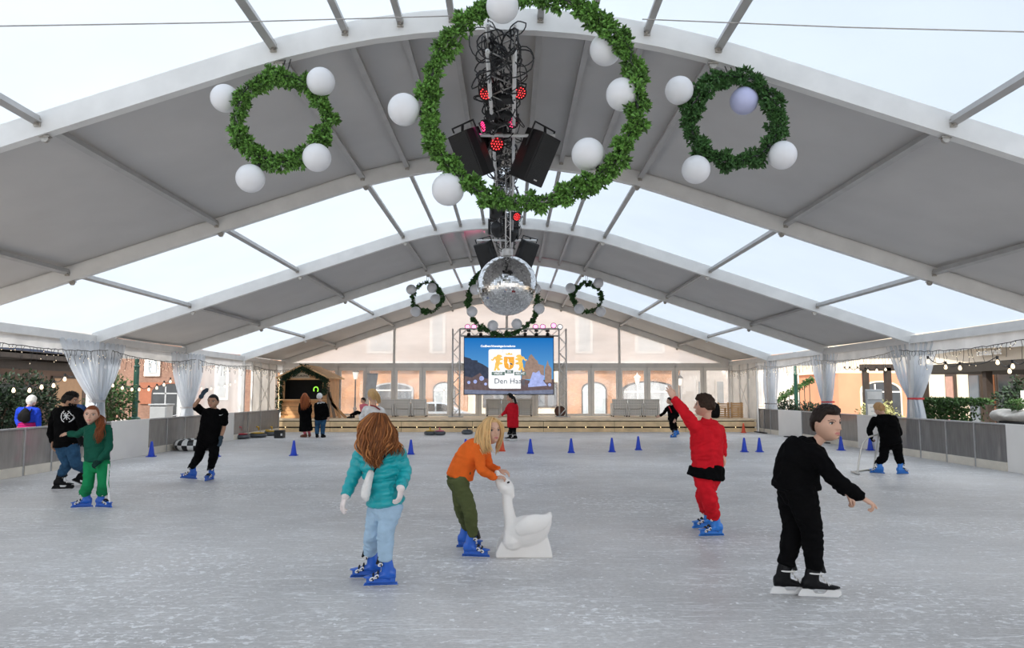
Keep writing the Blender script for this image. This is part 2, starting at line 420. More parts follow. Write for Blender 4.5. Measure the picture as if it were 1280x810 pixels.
def yl(px, py=None, X=None):    # depth of a point of a wall line at X seen at column px
    return X * FPX / (px - 638.0)
LB = [(9.5, 'c'), (yl(-60, X=BL), 'c'), (yl(0, X=BL), 'c'), (yl(38, X=BL), 'c'), (yl(72, X=BL), 'c'), (yl(143, X=BL), 'w'), (yl(190, X=BL), 'c'), (yl(213, X=BL), 'c'), (yl(235, X=BL), 'c'), (yl(258, X=BL), 'w'), (yl(295, X=BL), 'c'), (yl(313, X=BL), 'c'), (yl(328, X=BL), 'c'), (28.6, None)]
names_l = ['scuffed clear rink board nearest the camera on the terrace side', 'scuffed clear rink board ahead of the first steel post, terrace side', 'scuffed clear board at the picture edge beneath the shrubs',
    'scuffed clear rink board below the shopper in the blue top', 'scuffed clear rink board behind the man in jeans and the green girl', 'plain white rink board just behind the green girl, beneath the bushy tree', 'scuffed clear rink board below the tall green lamp post',
    'scuffed clear rink board below the grey cabinet and bicycles', 'scuffed clear rink board behind the striped tube', 'plain white rink board behind the boy in black T-shirt', 'scuffed clear board above the red sliding stones',
    'scuffed clear board between sliding stones and far corner', 'last scuffed clear board before the wooden hut platform']
for (a, kd), (b, _), nm in zip(LB[:-1], LB[1:], names_l):
    rink_board(BL, -1, a, b, kd == 'w', nm, .87)
RB = [(9.0, 'w'), (yl(1253, X=BR), 'c'), (yl(1213, X=BR), 'c'), (yl(1178, X=BR), 'c'), (yl(1146, X=BR), 'c'), (yl(1118, X=BR), 'w'), (yl(1069, X=BR), 'c'), (yl(1046, X=BR), 'c'), (yl(1023, X=BR), 'c'), (yl(1000, X=BR), 'w'), (yl(971, X=BR), 'c'), (yl(961, X=BR), 'c'), (yl(953, X=BR), 'c'), (28.6, None)]
names_r = ['large plain white rink board at the near end below the stone trough', 'scuffed clear rink board beside the near white one, below the trough', 'scuffed clear rink board below the end of the clipped hedge',
    'scuffed clear rink board below the middle of the clipped hedge', 'scuffed clear rink board in front of the red-tied plastic curtain', 'plain white rink board behind the skater with a walking frame', 'scuffed clear rink board beneath the menu board',
    'scuffed clear rink board beneath the pale variegated shrub', 'scuffed clear rink board behind the head of the boy in black', 'plain white rink board below the green lamp post and shrubs', 'scuffed clear rink board just past the white one, far straight curtain',
    'scuffed clear rink board behind the small orange cone', 'last scuffed clear rink board beside the pallet bench']
for (a, kd), (b, _), nm in zip(RB[:-1], RB[1:], names_r):
    rink_board(BR, 1, a, b, kd == 'w', nm, .91)
# black strips painting the shaded gap at the board foot in the far right corner
# ---- wooden platform along the far end
M_wood = mat('yellow_pine', (.80, .58, .33), .55, 0, .16, 3, .08, 30)
M_woodl = mat('pale_pine_deck', (.84, .67, .46), .55, 0, .12, 4, .08, 30)
M_dark = mat('dark_gap', (.03, .025, .02), .9)
PY = 28.75
t = thing('wooden_platform', 'long low pine platform across the far end of the ice', 'platform', (XC, PY, 0))
obj('deck', MB().box2((BL - .8, PY, .43), (BR - .06, GY - .12, .49)), M_woodl, t, bevel=.01)
obj('frame', MB().box2((BL - .7, PY + .10, 0), (BR - .1, GY - .2, .43)), M_dark, t)
for z0, z1, yy in ((.0, .15, -.0), (.205, .40, .0)):
    n = 7; wx = (BR - .06 - BL + .8) / n
    for j in range(n):
        obj('fascia_plank', MB().box2((BL - .8 + j * wx + .006, PY + yy, z0), (BL - .8 + (j + 1) * wx - .006, PY + .045, z1)), M_wood, t, bevel=.006)
bm_ = MB()
for j in range(26):
    x = BL - .5 + j * .72; bm_.ell((x, PY - .012, .185), (.014, .014, .018), 8, 6)
M_warm = mat('warm_bulb', (1, .85, .6), .4, emit=(1, .72, .4), estr=3.0)
o = obj('fairy_light_bulbs', bm_, M_warm, t, True); o['kind'] = 'stuff'
# ================================================================== HANGING FROM THE ROOF
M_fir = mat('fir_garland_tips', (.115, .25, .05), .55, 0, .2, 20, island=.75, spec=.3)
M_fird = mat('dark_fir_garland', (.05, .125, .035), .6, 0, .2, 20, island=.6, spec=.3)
M_globe = mat('white_globe', (.84, .84, .86), .35, 0, .02, 2)
M_globev = mat('violet_lit_globe', (.56, .58, .84), .35, 0, .03, 2)
M_black = mat('black_cable', (.012, .012, .013), .45, 0, .2, 20)
M_spk = mat('black_speaker_box', (.014, .014, .015), .5, 0, .15, 60, .1, 200)
M_grill = mat('speaker_grille', (.02, .02, .021), .4, .3, .3, 120, .3, 300)
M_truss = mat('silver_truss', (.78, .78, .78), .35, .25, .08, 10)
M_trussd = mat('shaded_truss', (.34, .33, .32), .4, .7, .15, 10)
M_pink = mat('pink_led', (1, .2, .4), .3, emit=(1, .03, .16), estr=3.0)
M_redled = mat('red_led', (1, .2, .2), .3, emit=(1, .025, .03), estr=3.0)
def clumpy(n, rng, th):
    return [(rng.uniform(0, 2 * PI), rng.uniform(0, 2 * PI), rng.random() ** .6 * th, rng.uniform(.7, 1.35)) for _ in range(n)]
def tuft(mb, c, out, L, rng, n=6):
    """a fir tip: slim spindles fanning out from one point"""
    for k in range(n):
        d = (Vector(out) * rng.uniform(.3, 1.0) + Vector((rng.gauss(0, 1), rng.gauss(0, 1), rng.gauss(0, 1))) * .75).normalized()
        a = d.orthogonal().normalized(); b = d.cross(a); l = L * rng.uniform(.6, 1.15); r = l * .22
        p = Vector(c); m = p + d * l * .55
        v = [p] + [m + a * (math.cos(q) * r) + b * (math.sin(q) * r) for q in (0, 2.09, 4.19)] + [p + d * l]
        mb.add(v, [(0, 2, 1), (0, 3, 2), (0, 1, 3), (1, 2, 4), (2, 3, 4), (3, 1, 4)])
def wreath(label, px, py, d, R, th, globes, gr, ntuft, tl, seed, m, turn=0.0, pitch=0.0, drop=.3, sq=1.0):
    rng = random.Random(seed); c = P(px, py, d)
    t = thing('wreath', label, 'wreath', c, 'fir wreaths hung with globes')
    M = Matrix.Rotation(math.radians(turn), 3, 'Z') @ Matrix.Rotation(math.radians(pitch), 3, 'X')
    ring = lambda a, r=R: c + M @ Vector((r * math.cos(a), 0, r * sq * math.sin(a)))
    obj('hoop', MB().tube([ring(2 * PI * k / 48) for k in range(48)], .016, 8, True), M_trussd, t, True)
    mb = MB()
    cl = clumpy(max(30, ntuft // 9), rng, th * .42)
    for k in range(ntuft):
        if k % 3:
            a, b, q, z_ = rng.choice(cl); a += rng.gauss(0, .035 * .5 / R); b += rng.gauss(0, .5)
        else: a, b, q, z_ = rng.uniform(0, 2 * PI), rng.uniform(0, 2 * PI), rng.random() * th * .35, .8
        o = (ring(a, 1) - c).normalized() * math.cos(b) + (M @ Vector((0, 1, 0))) * math.sin(b)
        tuft(mb, ring(a) + o * q * z_ + Vector((rng.gauss(0, .008), rng.gauss(0, .008), rng.gauss(0, .008))), o, tl * z_ * .62, rng, 7)
    obj('fir_garland', mb, m, t)
    b = MB()
    b.tube([ring(2 * PI * k / 60) + Vector((0, -th * .25, 0)) + Vector((rng.gauss(0, .012), rng.gauss(0, .01), rng.gauss(0, .012))) for k in range(60)], .006, 5, True)
    obj('lead', b, M_black, t)
    for g in globes:
        gx, gy = g[0], g[1]; dd = g[2] if len(g) > 2 else -.05
        p = P(gx, gy, d + dd)
        s = obj('globe_lamp', MB().ell(p, (gr, gr, gr), 28, 18), M_globev if len(g) > 3 else M_globe, t, True)
        q = min((ring(2 * PI * k / 60) for k in range(60)), key=lambda z: (z - p).length)
        u = (q - p).normalized()
        obj('globe_socket', MB().tube([p + u * gr * .96, p + u * (gr + .045)], .028, 10), M_black, s, True)
    top = ring(PI / 2)
    hb = MB()
    for s in (-1, 1): hb.tube([top + Vector((s * .03, 0, 0)), Vector((top.x + s * .03, d + .17, zroof(top.x) - .23))], .006, 5)
    obj('hanging_wire', hb, M_black, t)
    return t
wreath('small fir wreath hanging from the first arch, slope nearer the terrace, four white globes', 352, 150, 7.84, .475, .20, [(281, 123, .06), (401, 102), (396, 197), (313, 223)], .152, 1900, .088, 3, M_fir, 4)
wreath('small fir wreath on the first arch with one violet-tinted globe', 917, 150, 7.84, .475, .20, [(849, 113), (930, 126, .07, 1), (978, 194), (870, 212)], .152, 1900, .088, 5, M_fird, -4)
wreath('huge fir hoop with white globes surrounding the lighting truss, topmost in the tent', 664, 124, 7.0, 1.03, .185, [(628, 8, -.12), (757, 62, .12), (778, 118), (735, 193), (560, 237, .08), (505, 137, .08)], .158, 3600, .095, 8, M_fir, -6, 0)
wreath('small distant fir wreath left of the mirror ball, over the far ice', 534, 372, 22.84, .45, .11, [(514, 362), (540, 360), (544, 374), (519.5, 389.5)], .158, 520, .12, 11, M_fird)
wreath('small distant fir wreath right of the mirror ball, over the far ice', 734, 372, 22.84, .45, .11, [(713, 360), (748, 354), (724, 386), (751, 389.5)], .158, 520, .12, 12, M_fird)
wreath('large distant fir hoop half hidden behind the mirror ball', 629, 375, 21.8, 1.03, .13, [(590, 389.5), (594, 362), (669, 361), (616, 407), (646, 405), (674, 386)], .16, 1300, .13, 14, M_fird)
# guy wires of the big hoop
for (ax, ay, ad), (bx, by, bd), nm in (((562, 20, 7.0), (-90, 34, 5.75), 'thin steel wire from the big hoop towards the terrace slope of the roof'), ((803, 24, 7.0), (1370, 42, 5.7), 'thin steel wire from the big hoop towards the sunny slope of the roof')):
    a, b = P(ax, ay, ad), P(bx, by, bd)
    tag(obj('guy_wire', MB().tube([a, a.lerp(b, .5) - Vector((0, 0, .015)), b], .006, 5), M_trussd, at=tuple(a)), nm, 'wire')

# ---- lighting truss along the ridge
TZ0, TZ1, TY0, TY1, TW = 5.10, 5.39, 7.55, 19.4, .145
t = thing('lighting_truss', 'long box truss under the ridge wrapped in black cables', 'truss', (XC + .06, TY0, TZ0))
ax = XC + .06
mb = MB()
for sx in (-1, 1):
    for z in (TZ0, TZ1): mb.tube([(ax + sx * TW, TY0, z), (ax + sx * TW, TY1, z)], .025, 10)
obj('chord', mb, M_truss, t, True)
mb = MB(); n = 40; st = (TY1 - TY0) / n
for i in range(n):
    y = TY0 + i * st; a, b = (1, -1) if i % 2 else (-1, 1)
    mb.tube([(ax + a * TW, y, TZ0), (ax + b * TW, y + st, TZ0)], .010, 6); mb.tube([(ax + a * TW, y, TZ1), (ax + b * TW, y + st, TZ1)], .010, 6)
    for s in (-1, 1): mb.tube([(ax + s * TW, y, TZ0 if i % 2 else TZ1), (ax + s * TW, y + st, TZ1 if i % 2 else TZ0)], .010, 6)
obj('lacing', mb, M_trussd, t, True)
mb = MB()
for y in (8, 13, 18):
    for s in (-1, 1): mb.tube([(ax + s * TW, y + .03, TZ1), (ax + s * TW, y + .03, zroof(ax + s * TW) - .2)], .012, 6)
obj('hanger', mb, M_zinc, t)
rng = random.Random(4); mb = MB()
for k in range(22):                                              # cables run along and sag out of the truss
    y = TY0 + rng.uniform(-.1, .3); ox = rng.uniform(-.17, .17); oz = rng.uniform(.02, .30); pts = []
    while y < TY1 - .5:
        pts.append((ax + ox + rng.gauss(0, .05), y, TZ0 + oz + rng.gauss(0, .06))); y += rng.uniform(.2, .5)
    mb.tube([Vector(p) for p in crom(pts, 3)], rng.uniform(.006, .011), 5)
for k in range(110):                                              # loops and coils
    y = TY0 + (TY1 - TY0) * rng.random() ** 2.0 * .92; s = rng.choice((-1, 1)); r = rng.uniform(.06, .20)
    c = Vector((ax + s * rng.uniform(.02, .26), y, TZ0 + rng.uniform(-.08, .28))); u = Vector((rng.gauss(0, .6), rng.gauss(0, .5), rng.gauss(0, .5))).normalized(); v = u.orthogonal().normalized(); q = u.cross(v)
    mb.tube([c + v * (r * math.cos(a)) + q * (r * rng.uniform(.8, 1.1) * math.sin(a)) for a in (2 * PI * i / 14 for i in range(14))], rng.uniform(.006, .010), 5, True)
obj('cable_bundle', mb, M_black, t)
for k in range(26):
    y = TY0 + (TY1 - TY0) * rng.random() * .95
    obj('dimmer_box', MB().box((ax + rng.uniform(-.16, .16), y, TZ0 + rng.uniform(.0, .30)), (rng.uniform(.06, .14), rng.uniform(.10, .25), rng.uniform(.05, .12)), rz(rng.uniform(-40, 40)) @ ry(rng.uniform(-30, 30))), M_spk, t, bevel=.008)

def par_can(px, py, d, yaw, pitch, r, m, label, lit=True):
    """LED par lamp: finned can, yoke, clamp; front disc of small LEDs"""
    c = P(px, py, d); t = thing('par_lamp', label, 'stage lamp', c, 'LED lamps on the ridge truss')
    R = rz(yaw) @ rx(pitch)                                       # local -Y is the front
    def W(p): return c + R @ Vector(p)
    R2 = R @ rx(90)                                               # lathe axis -> front
    prof = [(r * .55, -.22), (r * .75, -.20), (r * .8, -.12), (r, -.05), (r * 1.04, 0), (r * .93, .005), (r * .90, -.012)]
    obj('housing', MB().lathe(prof, 22, c, R2), M_spk, t, auto=40)
    mb = MB()
    if lit:
        for a, q in [(0, 0)] + [(.36, k * PI / 3) for k in range(6)] + [(.70, k * PI / 6) for k in range(12)]:
            mb.ell(W((r * a * math.cos(q), -.004, r * a * math.sin(q))), (r * .085,) * 3, 8, 5)
        obj('led', mb, m, t, True)
    y = MB(); y.tube([W((-r * 1.15, .10, 0)), W((-r * 1.15, .10, r * 1.2)), W((r * 1.15, .10, r * 1.2)), W((r * 1.15, .10, 0))], .012, 6)
    top = W((0, .10, r * 1.2)); y.tube([top, Vector((max(min(top.x, ax + TW), ax - TW), top.y + .03, TZ0 - .03))], .014, 6)
    obj('yoke', y, M_black, t)
    return t
par_can(607, 117, 8.75, -10, 30, .085, M_redled, 'red-glowing LED lamp nearest the camera on the terrace side of the truss')
par_can(650, 116, 8.75, 22, 30, .085, M_redled, 'red-glowing LED lamp nearest the camera on the sunny side of the truss')
par_can(641, 153, 9.7, 20, 28, .085, M_pink, 'pink-glowing LED lamp above the speaker on the sunny side')
par_can(604, 158, 9.6, -70, 18, .085, M_pink, 'LED lamp turned sideways above the speaker with a pink glow')
par_can(621, 180, 10.3, 15, 28, .11, M_redled, 'dim red lamp between the two near speakers')
par_can(601, 181, 10.4, -60, 28, .12, M_redled, 'dark unlit lamp beside the pink-lit speaker', False)
par_can(646, 271, 14.2, 30, 20, .09, M_redled, 'red-lit lamp on the far stretch of truss below the hoop')
def moving_head(px, py, d, yaw, label, s=1.0):
    c = P(px, py, d); t = thing('moving_head_lamp', label, 'stage lamp', c, 'moving-head lamps on the ridge truss'); R = rz(yaw)
    def W(p): return c + R @ (Vector(p) * s)
    obj('head', MB().lathe([(.05, -.17), (.10, -.15), (.125, -.05), (.12, .06), (.10, .14), (.09, .15)], 18, c, R @ rx(60)), M_spk, t, auto=40)
    obj('yoke', MB().box(W((-.16, 0, .05)), (.04, .10, .30), R).box(W((.16, 0, .05)), (.04, .10, .30), R).box(W((0, 0, .20)), (.36, .12, .05), R), M_spk, t, bevel=.01)
    b = W((0, 0, .28)); obj('base', MB().box(b, (.26, .30, .13), R).tube([b, Vector((b.x, b.y, TZ0 - .03))], .02, 8), M_spk, t, bevel=.01)
moving_head(622, 262, 13.6, 20, 'black moving-head lamp just below the bottom of the big hoop', .8)
moving_head(621, 287, 15.4, -10, 'largest black moving-head lamp above the mirror ball')
moving_head(640, 293, 16.4, 10, 'black moving-head lamp beside the far speaker, sunny side', .8)
def pa_speaker(px, py, d, yaw, tip, roll, w_, h_, dp, label):
    c = P(px, py, d); t = thing('loudspeaker', label, 'loudspeaker', c, 'loudspeakers hung from the truss')
    R = rz(yaw) @ rx(tip) @ ry(roll)
    def W(p): return c + R @ Vector(p)
    x0, x1 = w_ / 2, w_ * .30
    o, ux, uy = W((0, 0, -h_ / 2)), R @ Vector((1, 0, 0)), R @ Vector((0, 1, 0))
    poly = [(-x0, -dp / 2), (x0, -dp / 2), (x0, -dp * .1), (x1, dp / 2), (-x1, dp / 2), (-x0, -dp * .1)]
    obj('cabinet', MB().prism(poly, o, ux, uy, h_), M_spk, t, bevel=.012)
    obj('grille', MB().box(W((0, -dp / 2 - .006, .0)), (w_ * .92, .012, h_ * .93), R), M_grill, t, bevel=.004)
    obj('badge', MB().box(W((.0, -dp / 2 - .013, -h_ * .41)), (w_ * .16, .004, .018), R), M_truss, t)
    y = MB(); k = w_ / 2 + .02
    y.tube([W((-k, 0, .1)), W((-k, 0, h_ / 2 + .09)), W((k, 0, h_ / 2 + .09)), W((k, 0, .1))], .016, 6)
    top = W((0, 0, h_ / 2 + .09)); y.tube([top, Vector((top.x, top.y, TZ0 - .055))], .02, 8)
    obj('bracket', y, M_black, t)
    b = MB().tube([Vector((top.x + .14 * (1 if top.x > ax else -1), top.y, TZ0 - .056)), Vector((ax, top.y, TZ0 - .056))], .025, 10)
    obj('support_pipe', b, M_truss, t, True)
pa_speaker(592, 192, 10.1, -42, 27, -4, .38, .66, .36, 'black loudspeaker on the truss with a magenta glow on its side')
pa_speaker(666, 196, 10.1, 48, 27, 4, .40, .70, .40, 'black loudspeaker facing the sunny side, behind the big hoop')
pa_speaker(610, 318, 17.2, -34, 25, -5, .40, .62, .36, 'black loudspeaker just above the mirror ball, terrace side')
pa_speaker(656, 317, 17.2, 38, 25, 5, .40, .62, .36, 'black loudspeaker just above the mirror ball, sunny side')
for (px, py, d, col, e, tgt) in ((600, 150, 9.9, (1, .05, .35), 3.0, (586, 182, 9.95)), (607, 300, 18.6, (1, .06, .25), 26, (575, 275, 19.5)), (650, 300, 20.5, (1, .06, .25), 26, (700, 340, 24))):
    l = bpy.data.lights.new('stage_beam', 'SPOT'); o = bpy.data.objects.new('stage_beam', l); COL.objects.link(o)
    l.energy = e; l.color = col; l.spot_size = math.radians(60); l.spot_blend = .6; l.shadow_soft_size = .05
    o.location = P(px, py, d); o.rotation_euler = (Vector(P(*tgt)) - o.location).to_track_quat('-Z', 'Y').to_euler()

# ---- mirror ball
c = P(634, 357, 12.0); r = .49
t = thing('mirror_ball', 'big mirror ball hanging in the middle of the tent', 'mirror ball', c)
def mirror_material():
    m = bpy.data.materials.new('mirror_tiles'); m.use_nodes = True; tt = m.node_tree; b = tt.nodes['Principled BSDF']
    b.inputs['Metallic'].default_value = 1; b.inputs['Roughness'].default_value = .10
    g = tt.nodes.new('ShaderNodeNewGeometry'); q = tt.nodes.new('ShaderNodeMapRange'); q.inputs['To Min'].default_value = .55; q.inputs['To Max'].default_value = .95
    tt.links.new(g.outputs['Random Per Island'], q.inputs['Value'])
    cc = tt.nodes.new('ShaderNodeCombineColor')
    for i in range(3): tt.links.new(q.outputs[0], cc.inputs[i])
    tt.links.new(cc.outputs[0], b.inputs['Base Color']); return m
mb = MB(); rng = random.Random(9); nb = 52
for i in range(nb):
    a0, a1 = -PI / 2 + PI * i / nb, -PI / 2 + PI * (i + 1) / nb; am = (a0 + a1) / 2
    nn = max(4, int(2 * nb * math.cos(am)))
    for j in range(nn):
        l0, l1 = 2 * PI * (j + .04) / nn, 2 * PI * (j + .96) / nn
        q = [Vector((math.cos(a) * math.cos(l), math.cos(a) * math.sin(l), math.sin(a))) * r for a, l in ((a0 + .002, l0), (a0 + .002, l1), (a1 - .002, l1), (a1 - .002, l0))]
        cen = sum(q, Vector()) / 4; dn = Vector((rng.gauss(0, .022), rng.gauss(0, .022), rng.gauss(0, .022)))
        q = [p + cen.normalized() * ((p - cen).dot(dn)) for p in q]
        mb.add([c + p for p in q], [(0, 1, 2, 3)])
obj('mirror_tile_skin', mb, mirror_material(), t)
obj('core', MB().ell(c, (r * .985,) * 3, 32, 20), M_trussd, t, True)
mb = MB(); top = c.z + r
for k in range(3):
    a = k * 2.094; mb.tube([(c.x + .05 * math.cos(a), c.y + .05 * math.sin(a), top - .02), (c.x + .05 * math.cos(a), c.y + .05 * math.sin(a), TZ0 + .03)], .011, 7)
zz = top
i = 0
while zz < TZ0 - .1:
    a, b = i * 2.094, (i + 1) * 2.094; mb.tube([(c.x + .05 * math.cos(a), c.y + .05 * math.sin(a), zz), (c.x + .05 * math.cos(b), c.y + .05 * math.sin(b), zz + .09)], .006, 5); zz += .09; i += 1
obj('suspension_mast', mb, M_truss, t, True)
obj('motor_housing', MB().lathe([(.05, -.02), (.09, 0), (.09, .10), (.05, .12)], 16, (c.x, c.y, top)), M_truss, t, auto=40)

# ---- icicle string lights along both eaves
M_bulb = mat('tiny_warm_bulb', (1, .9, .75), .4, emit=(1, .78, .5), estr=.9)
M_wire = mat('dark_light_wire', (.05, .045, .04), .6)
M_wirel = mat('pale_light_wire', (.42, .38, .33), .6)
def icicles(x, y0, y1, z0, sag, seed, wire, label, frm=None):
    rng = random.Random(seed); t = thing('icicle_lights', label, 'string lights', (x, y0, z0), 'icicle lights under the eaves')
    mb = MB(); bu = MB(); n = 40; top = []
    for k in range(n + 1):
        u = k / n; top.append(Vector((x + rng.gauss(0, .008), y0 + (y1 - y0) * u, z0 - sag * 4 * u * (1 - u) + rng.gauss(0, .008))))
    mb.tube(top, .009, 5)
    for k in range(n):
        p = top[k]; L = rng.choice((.12, .2, .28, .36)) * rng.uniform(.8, 1.1); q = [p]
        for j in range(4): q.append(q[-1] + Vector((rng.gauss(0, .012), rng.gauss(0, .02), -L / 4)))
        mb.tube(q, .0055, 4)
        for j in (2, 4):
            if rng.random() < .45: bu.ell(q[j], (.008, .008, .012), 6, 5)
    obj('wire', mb, wire, t); o = obj('bulb', bu, M_bulb, t, True); o['kind'] = 'stuff'
xs_l, xs_r = XC - 9.54, XC + 9.54
for k, (a, b) in enumerate(((13, 17.9), (18.1, 22.9), (23.1, 27.9), (28.1, 32.6))):
    icicles(xs_l, a, b, EAVE - .38, .10 if k != 1 else .14, 20 + k, M_wire, ['dark icicle lights above the shrubs and the shopper in blue', 'dark icicle lights between the two tied curtains, by the green post', 'dark icicle lights over the straight clear film wall', 'dark icicle lights over the fabric wall beside the hut'][k])
for k, (a, b) in enumerate(((13, 17.9), (18.1, 22.9), (23.1, 27.9), (28.1, 32.6))):
    icicles(xs_r, a, b, EAVE - .38, .12, 40 + k, M_wirel if k else M_wire, ['icicle lights in front of the cream awning', 'pale icicle lights above the menu board', 'pale icicle lights between the two farther curtains', 'pale icicle lights over the white far side wall'][k])

# ---- tied-back plastic curtains at the side posts
M_curt = sheet('crinkled_clear_plastic', (.74, .79, .86), .24, .62, .10, .18, 2.5, (1, 1, .35))
M_redtie = mat('red_strap', (.62, .05, .06), .5, 0, .08)
M_graytie = mat('grey_strap', (.35, .35, .37), .5)
def curtain(xc, y, spans, ztop, ztie, zbot, wtie, wbot, tie, label, rec=.03, s=-1, seed=0):
    """one clear curtain either side of a post, gathered by a strap at ztie"""
    t = thing('plastic_curtain', label, 'curtain', (xc, y, 0), 'tied clear curtains at the posts'); rng = random.Random(seed)
    for side, span in zip((-1, 1), spans):
        ph = rng.uniform(0, 6); nf = max(3.0, span * 4.2)
        def f(u, v, side=side, span=span, ph=ph, nf=nf):
            z = ztop + (zbot - ztop) * v
            vt = (ztop - ztie) / (ztop - zbot)
            if v < vt:
                q = v / vt; e = q ** 1.15 * (1 - .12 * math.sin(PI * q)); out = span * (1 - e) + wtie * e; inn = .05 + .0 * q
                out += .05 * math.sin(q * 3 + ph) * (1 - q)
            else:
                q = (v - vt) / (1 - vt); out = wtie + (wbot - wtie) * q ** .7; inn = .05
            yy = inn + (out - inn) * u
            tight = min(1.0, span / max(out, .05)) 
            fold = (.030 + .022 * min(tight, 3)) * math.sin(2 * PI * nf * u + ph + .6 * math.sin(v * 5)) + .012 * math.sin(17 * u + 9 * v + ph)
            gather = .07 * math.sin(PI * u) * (1 - abs(v - vt))
            return (xc + fold * (.45 + .55 * min(1, v * 4)) + s * gather, y + side * yy, z + .03 * math.sin(nf * 6.28 * u) * (v < .01))
        obj('curtain_panel', MB().grid(f, 64, 44), M_curt, t, True)
    mb = MB()
    pts = [(xc + .17 * math.cos(a), y + (wtie + .03) * math.sin(a), ztie) for a in (2 * PI * k / 24 for k in range(24))]
    rings = [[Vector(p) + Vector((0, 0, dz)) * 1 for dz in (-.022, .022)] for p in pts]
    vs = [p for r_ in rings for p in r_]; n = len(rings)
    mb.add(vs, [(2 * i, 2 * ((i + 1) % n), 2 * ((i + 1) % n) + 1, 2 * i + 1) for i in range(n)])
    obj('tie_strap', mb, tie, t)
LX, RX = XC - 9.80, XC + 9.95
curtain(LX, 18, (1.55, 1.25), EAVE - .2, 1.30, .25, .16, .42, M_graytie, 'clear tied curtain behind the green girl, terrace side', s=1, seed=1)
curtain(LX, 23, (1.20, 1.25), EAVE - .2, 1.05, .10, .26, .55, M_graytie, 'clear tied curtain behind the boy in black T-shirt', s=1, seed=2)
curtain(RX, 18, (.95, 1.35), EAVE - .2, 1.36, .15, .20, .50, M_redtie, 'clear curtain tied with red strap next to the clipped hedge', s=-1, seed=3)
curtain(RX, 23, (.85, 1.15), EAVE - .2, 1.22, .15, .28, .50, M_redtie, 'clear curtain tied with red strap just behind the head of the boy in black hoodie', s=-1, seed=4)
curtain(RX, 28, (.95, .75), EAVE - .2, 1.10, .10, .55, .62, M_graytie, 'clear curtain hanging almost straight at the far sunny-side post', s=-1, seed=5)
# ================================================================== OUTSIDE THE TENT
GZ = -.40
def leaf_cloud(mb, n, place_, L, rng, mi=0, wid=.5):
    """N bent leaves at places drawn from place_()"""
    for k in range(n):
        c, out = place_(); c = Vector(c)
        d = (Vector(out) + Vector((rng.gauss(0, .7), rng.gauss(0, .7), rng.gauss(0, .7)))).normalized(); a = d.orthogonal().normalized(); a = Quaternion(d, rng.uniform(0, 6.28)) @ a; u = d.cross(a)
        l = L * rng.uniform(.6, 1.3); h = l * wid * .5
        mb.add([c, c + d * l * .5 + a * h + u * l * .06, c + d * l, c + d * l * .5 - a * h + u * l * .06], [(0, 1, 2, 3)], mi)
M_leafd = mat('dark_evergreen_leaf', (.014, .034, .012), .55, 0, .2, 10, island=.6)
M_leafg = mat('boxwood_leaf', (.045, .105, .025), .5, 0, .2, 10, island=.5)
M_leafv = mat('variegated_leaf', (.50, .50, .22), .5, 0, .2, 10, island=.4)
M_bark = mat('bark', (.10, .065, .04), .8, 0, .3, 12, .3, 30)
M_pot = mat('dark_planter', (.03, .03, .032), .6, 0, .1)
M_terra = mat('red_planter', (.35, .05, .05), .6, 0, .1)
def bush(x, y, z, rad, n, L, m, label, cat='shrub', group=None, pot=None, seed=0, stems=5):
    rng = random.Random(seed); t = thing('shrub', label, cat, (x, y, z), group)
    c = Vector((x, y, z + (rad[2] if not pot else pot[2] + rad[2] * .9)))
    def pl():
        v = Vector((rng.gauss(0, 1), rng.gauss(0, 1), rng.gauss(0, 1))).normalized(); r = rng.random() ** .4
        bumpy = 1 + .22 * math.sin(5 * v.x + seed) * math.sin(4 * v.z + 2 * seed) + .12 * math.sin(9 * v.y)
        return (c.x + v.x * rad[0] * r * bumpy, c.y + v.y * rad[1] * r * bumpy, c.z + v.z * rad[2] * r * bumpy), v
    mb = MB(); leaf_cloud(mb, n, pl, L, rng); obj('foliage', mb, m, t)
    mb = MB()
    for k in range(stems):
        a = k * 2.4; mb.tube([(x + .05 * math.cos(a), y + .05 * math.sin(a), z + (pot[2] * .8 if pot else 0)), (c.x + rad[0] * .3 * math.cos(a), c.y + rad[1] * .3 * math.sin(a), c.z), (c.x + rad[0] * .6 * math.cos(a + .4), c.y + rad[1] * .6 * math.sin(a + .4), c.z + rad[2] * .5)], [.02, .014, .006], 6)
    obj('stem', mb, M_bark, t)
    if pot:
        obj('planter', MB().lathe([(pot[0] * .75, 0), (pot[0], pot[2]), (pot[0] * 1.06, pot[2]), (pot[0] * 1.06, pot[2] - .05), (pot[0] * .8, pot[2] - .05)], 20, (x, y, z)), pot[1], t, auto=40)
    return t
# terrace slab beside the tent
M_terr = mat('terrace_slabs', (.33, .30, .28), .8, 0, .15, 2, .1, 10)
struct('floor_terrace', MB().box2((-24, 4, GZ - .1), (BL - .4, 27.5, -.12)), M_terr)
for k, (y, hgt, sd) in enumerate(((15.2, .98, 3), (16.6, 1.02, 4), (17.9, .95, 5), (19.2, .98, 6))):
    bush(-12.3, y, -.12, (.72, .50, .92), 2600, .11, M_leafd, ['bushy dark evergreen at the picture edge beyond the boards', 'bushy dark evergreen behind the shopper in the blue top', 'bushy dark evergreen between shopper and man in jeans', 'bushy dark evergreen behind the man in jeans'][k], group='evergreens along the terrace', pot=(.42, M_pot, .35), seed=sd)
bush(-12.2, 22.9, -.12, (.62, .75, .85), 1900, .11, M_leafg, 'rounded green bush in a red planter between the two tied curtains', pot=(.45, M_terra, .62), seed=9)
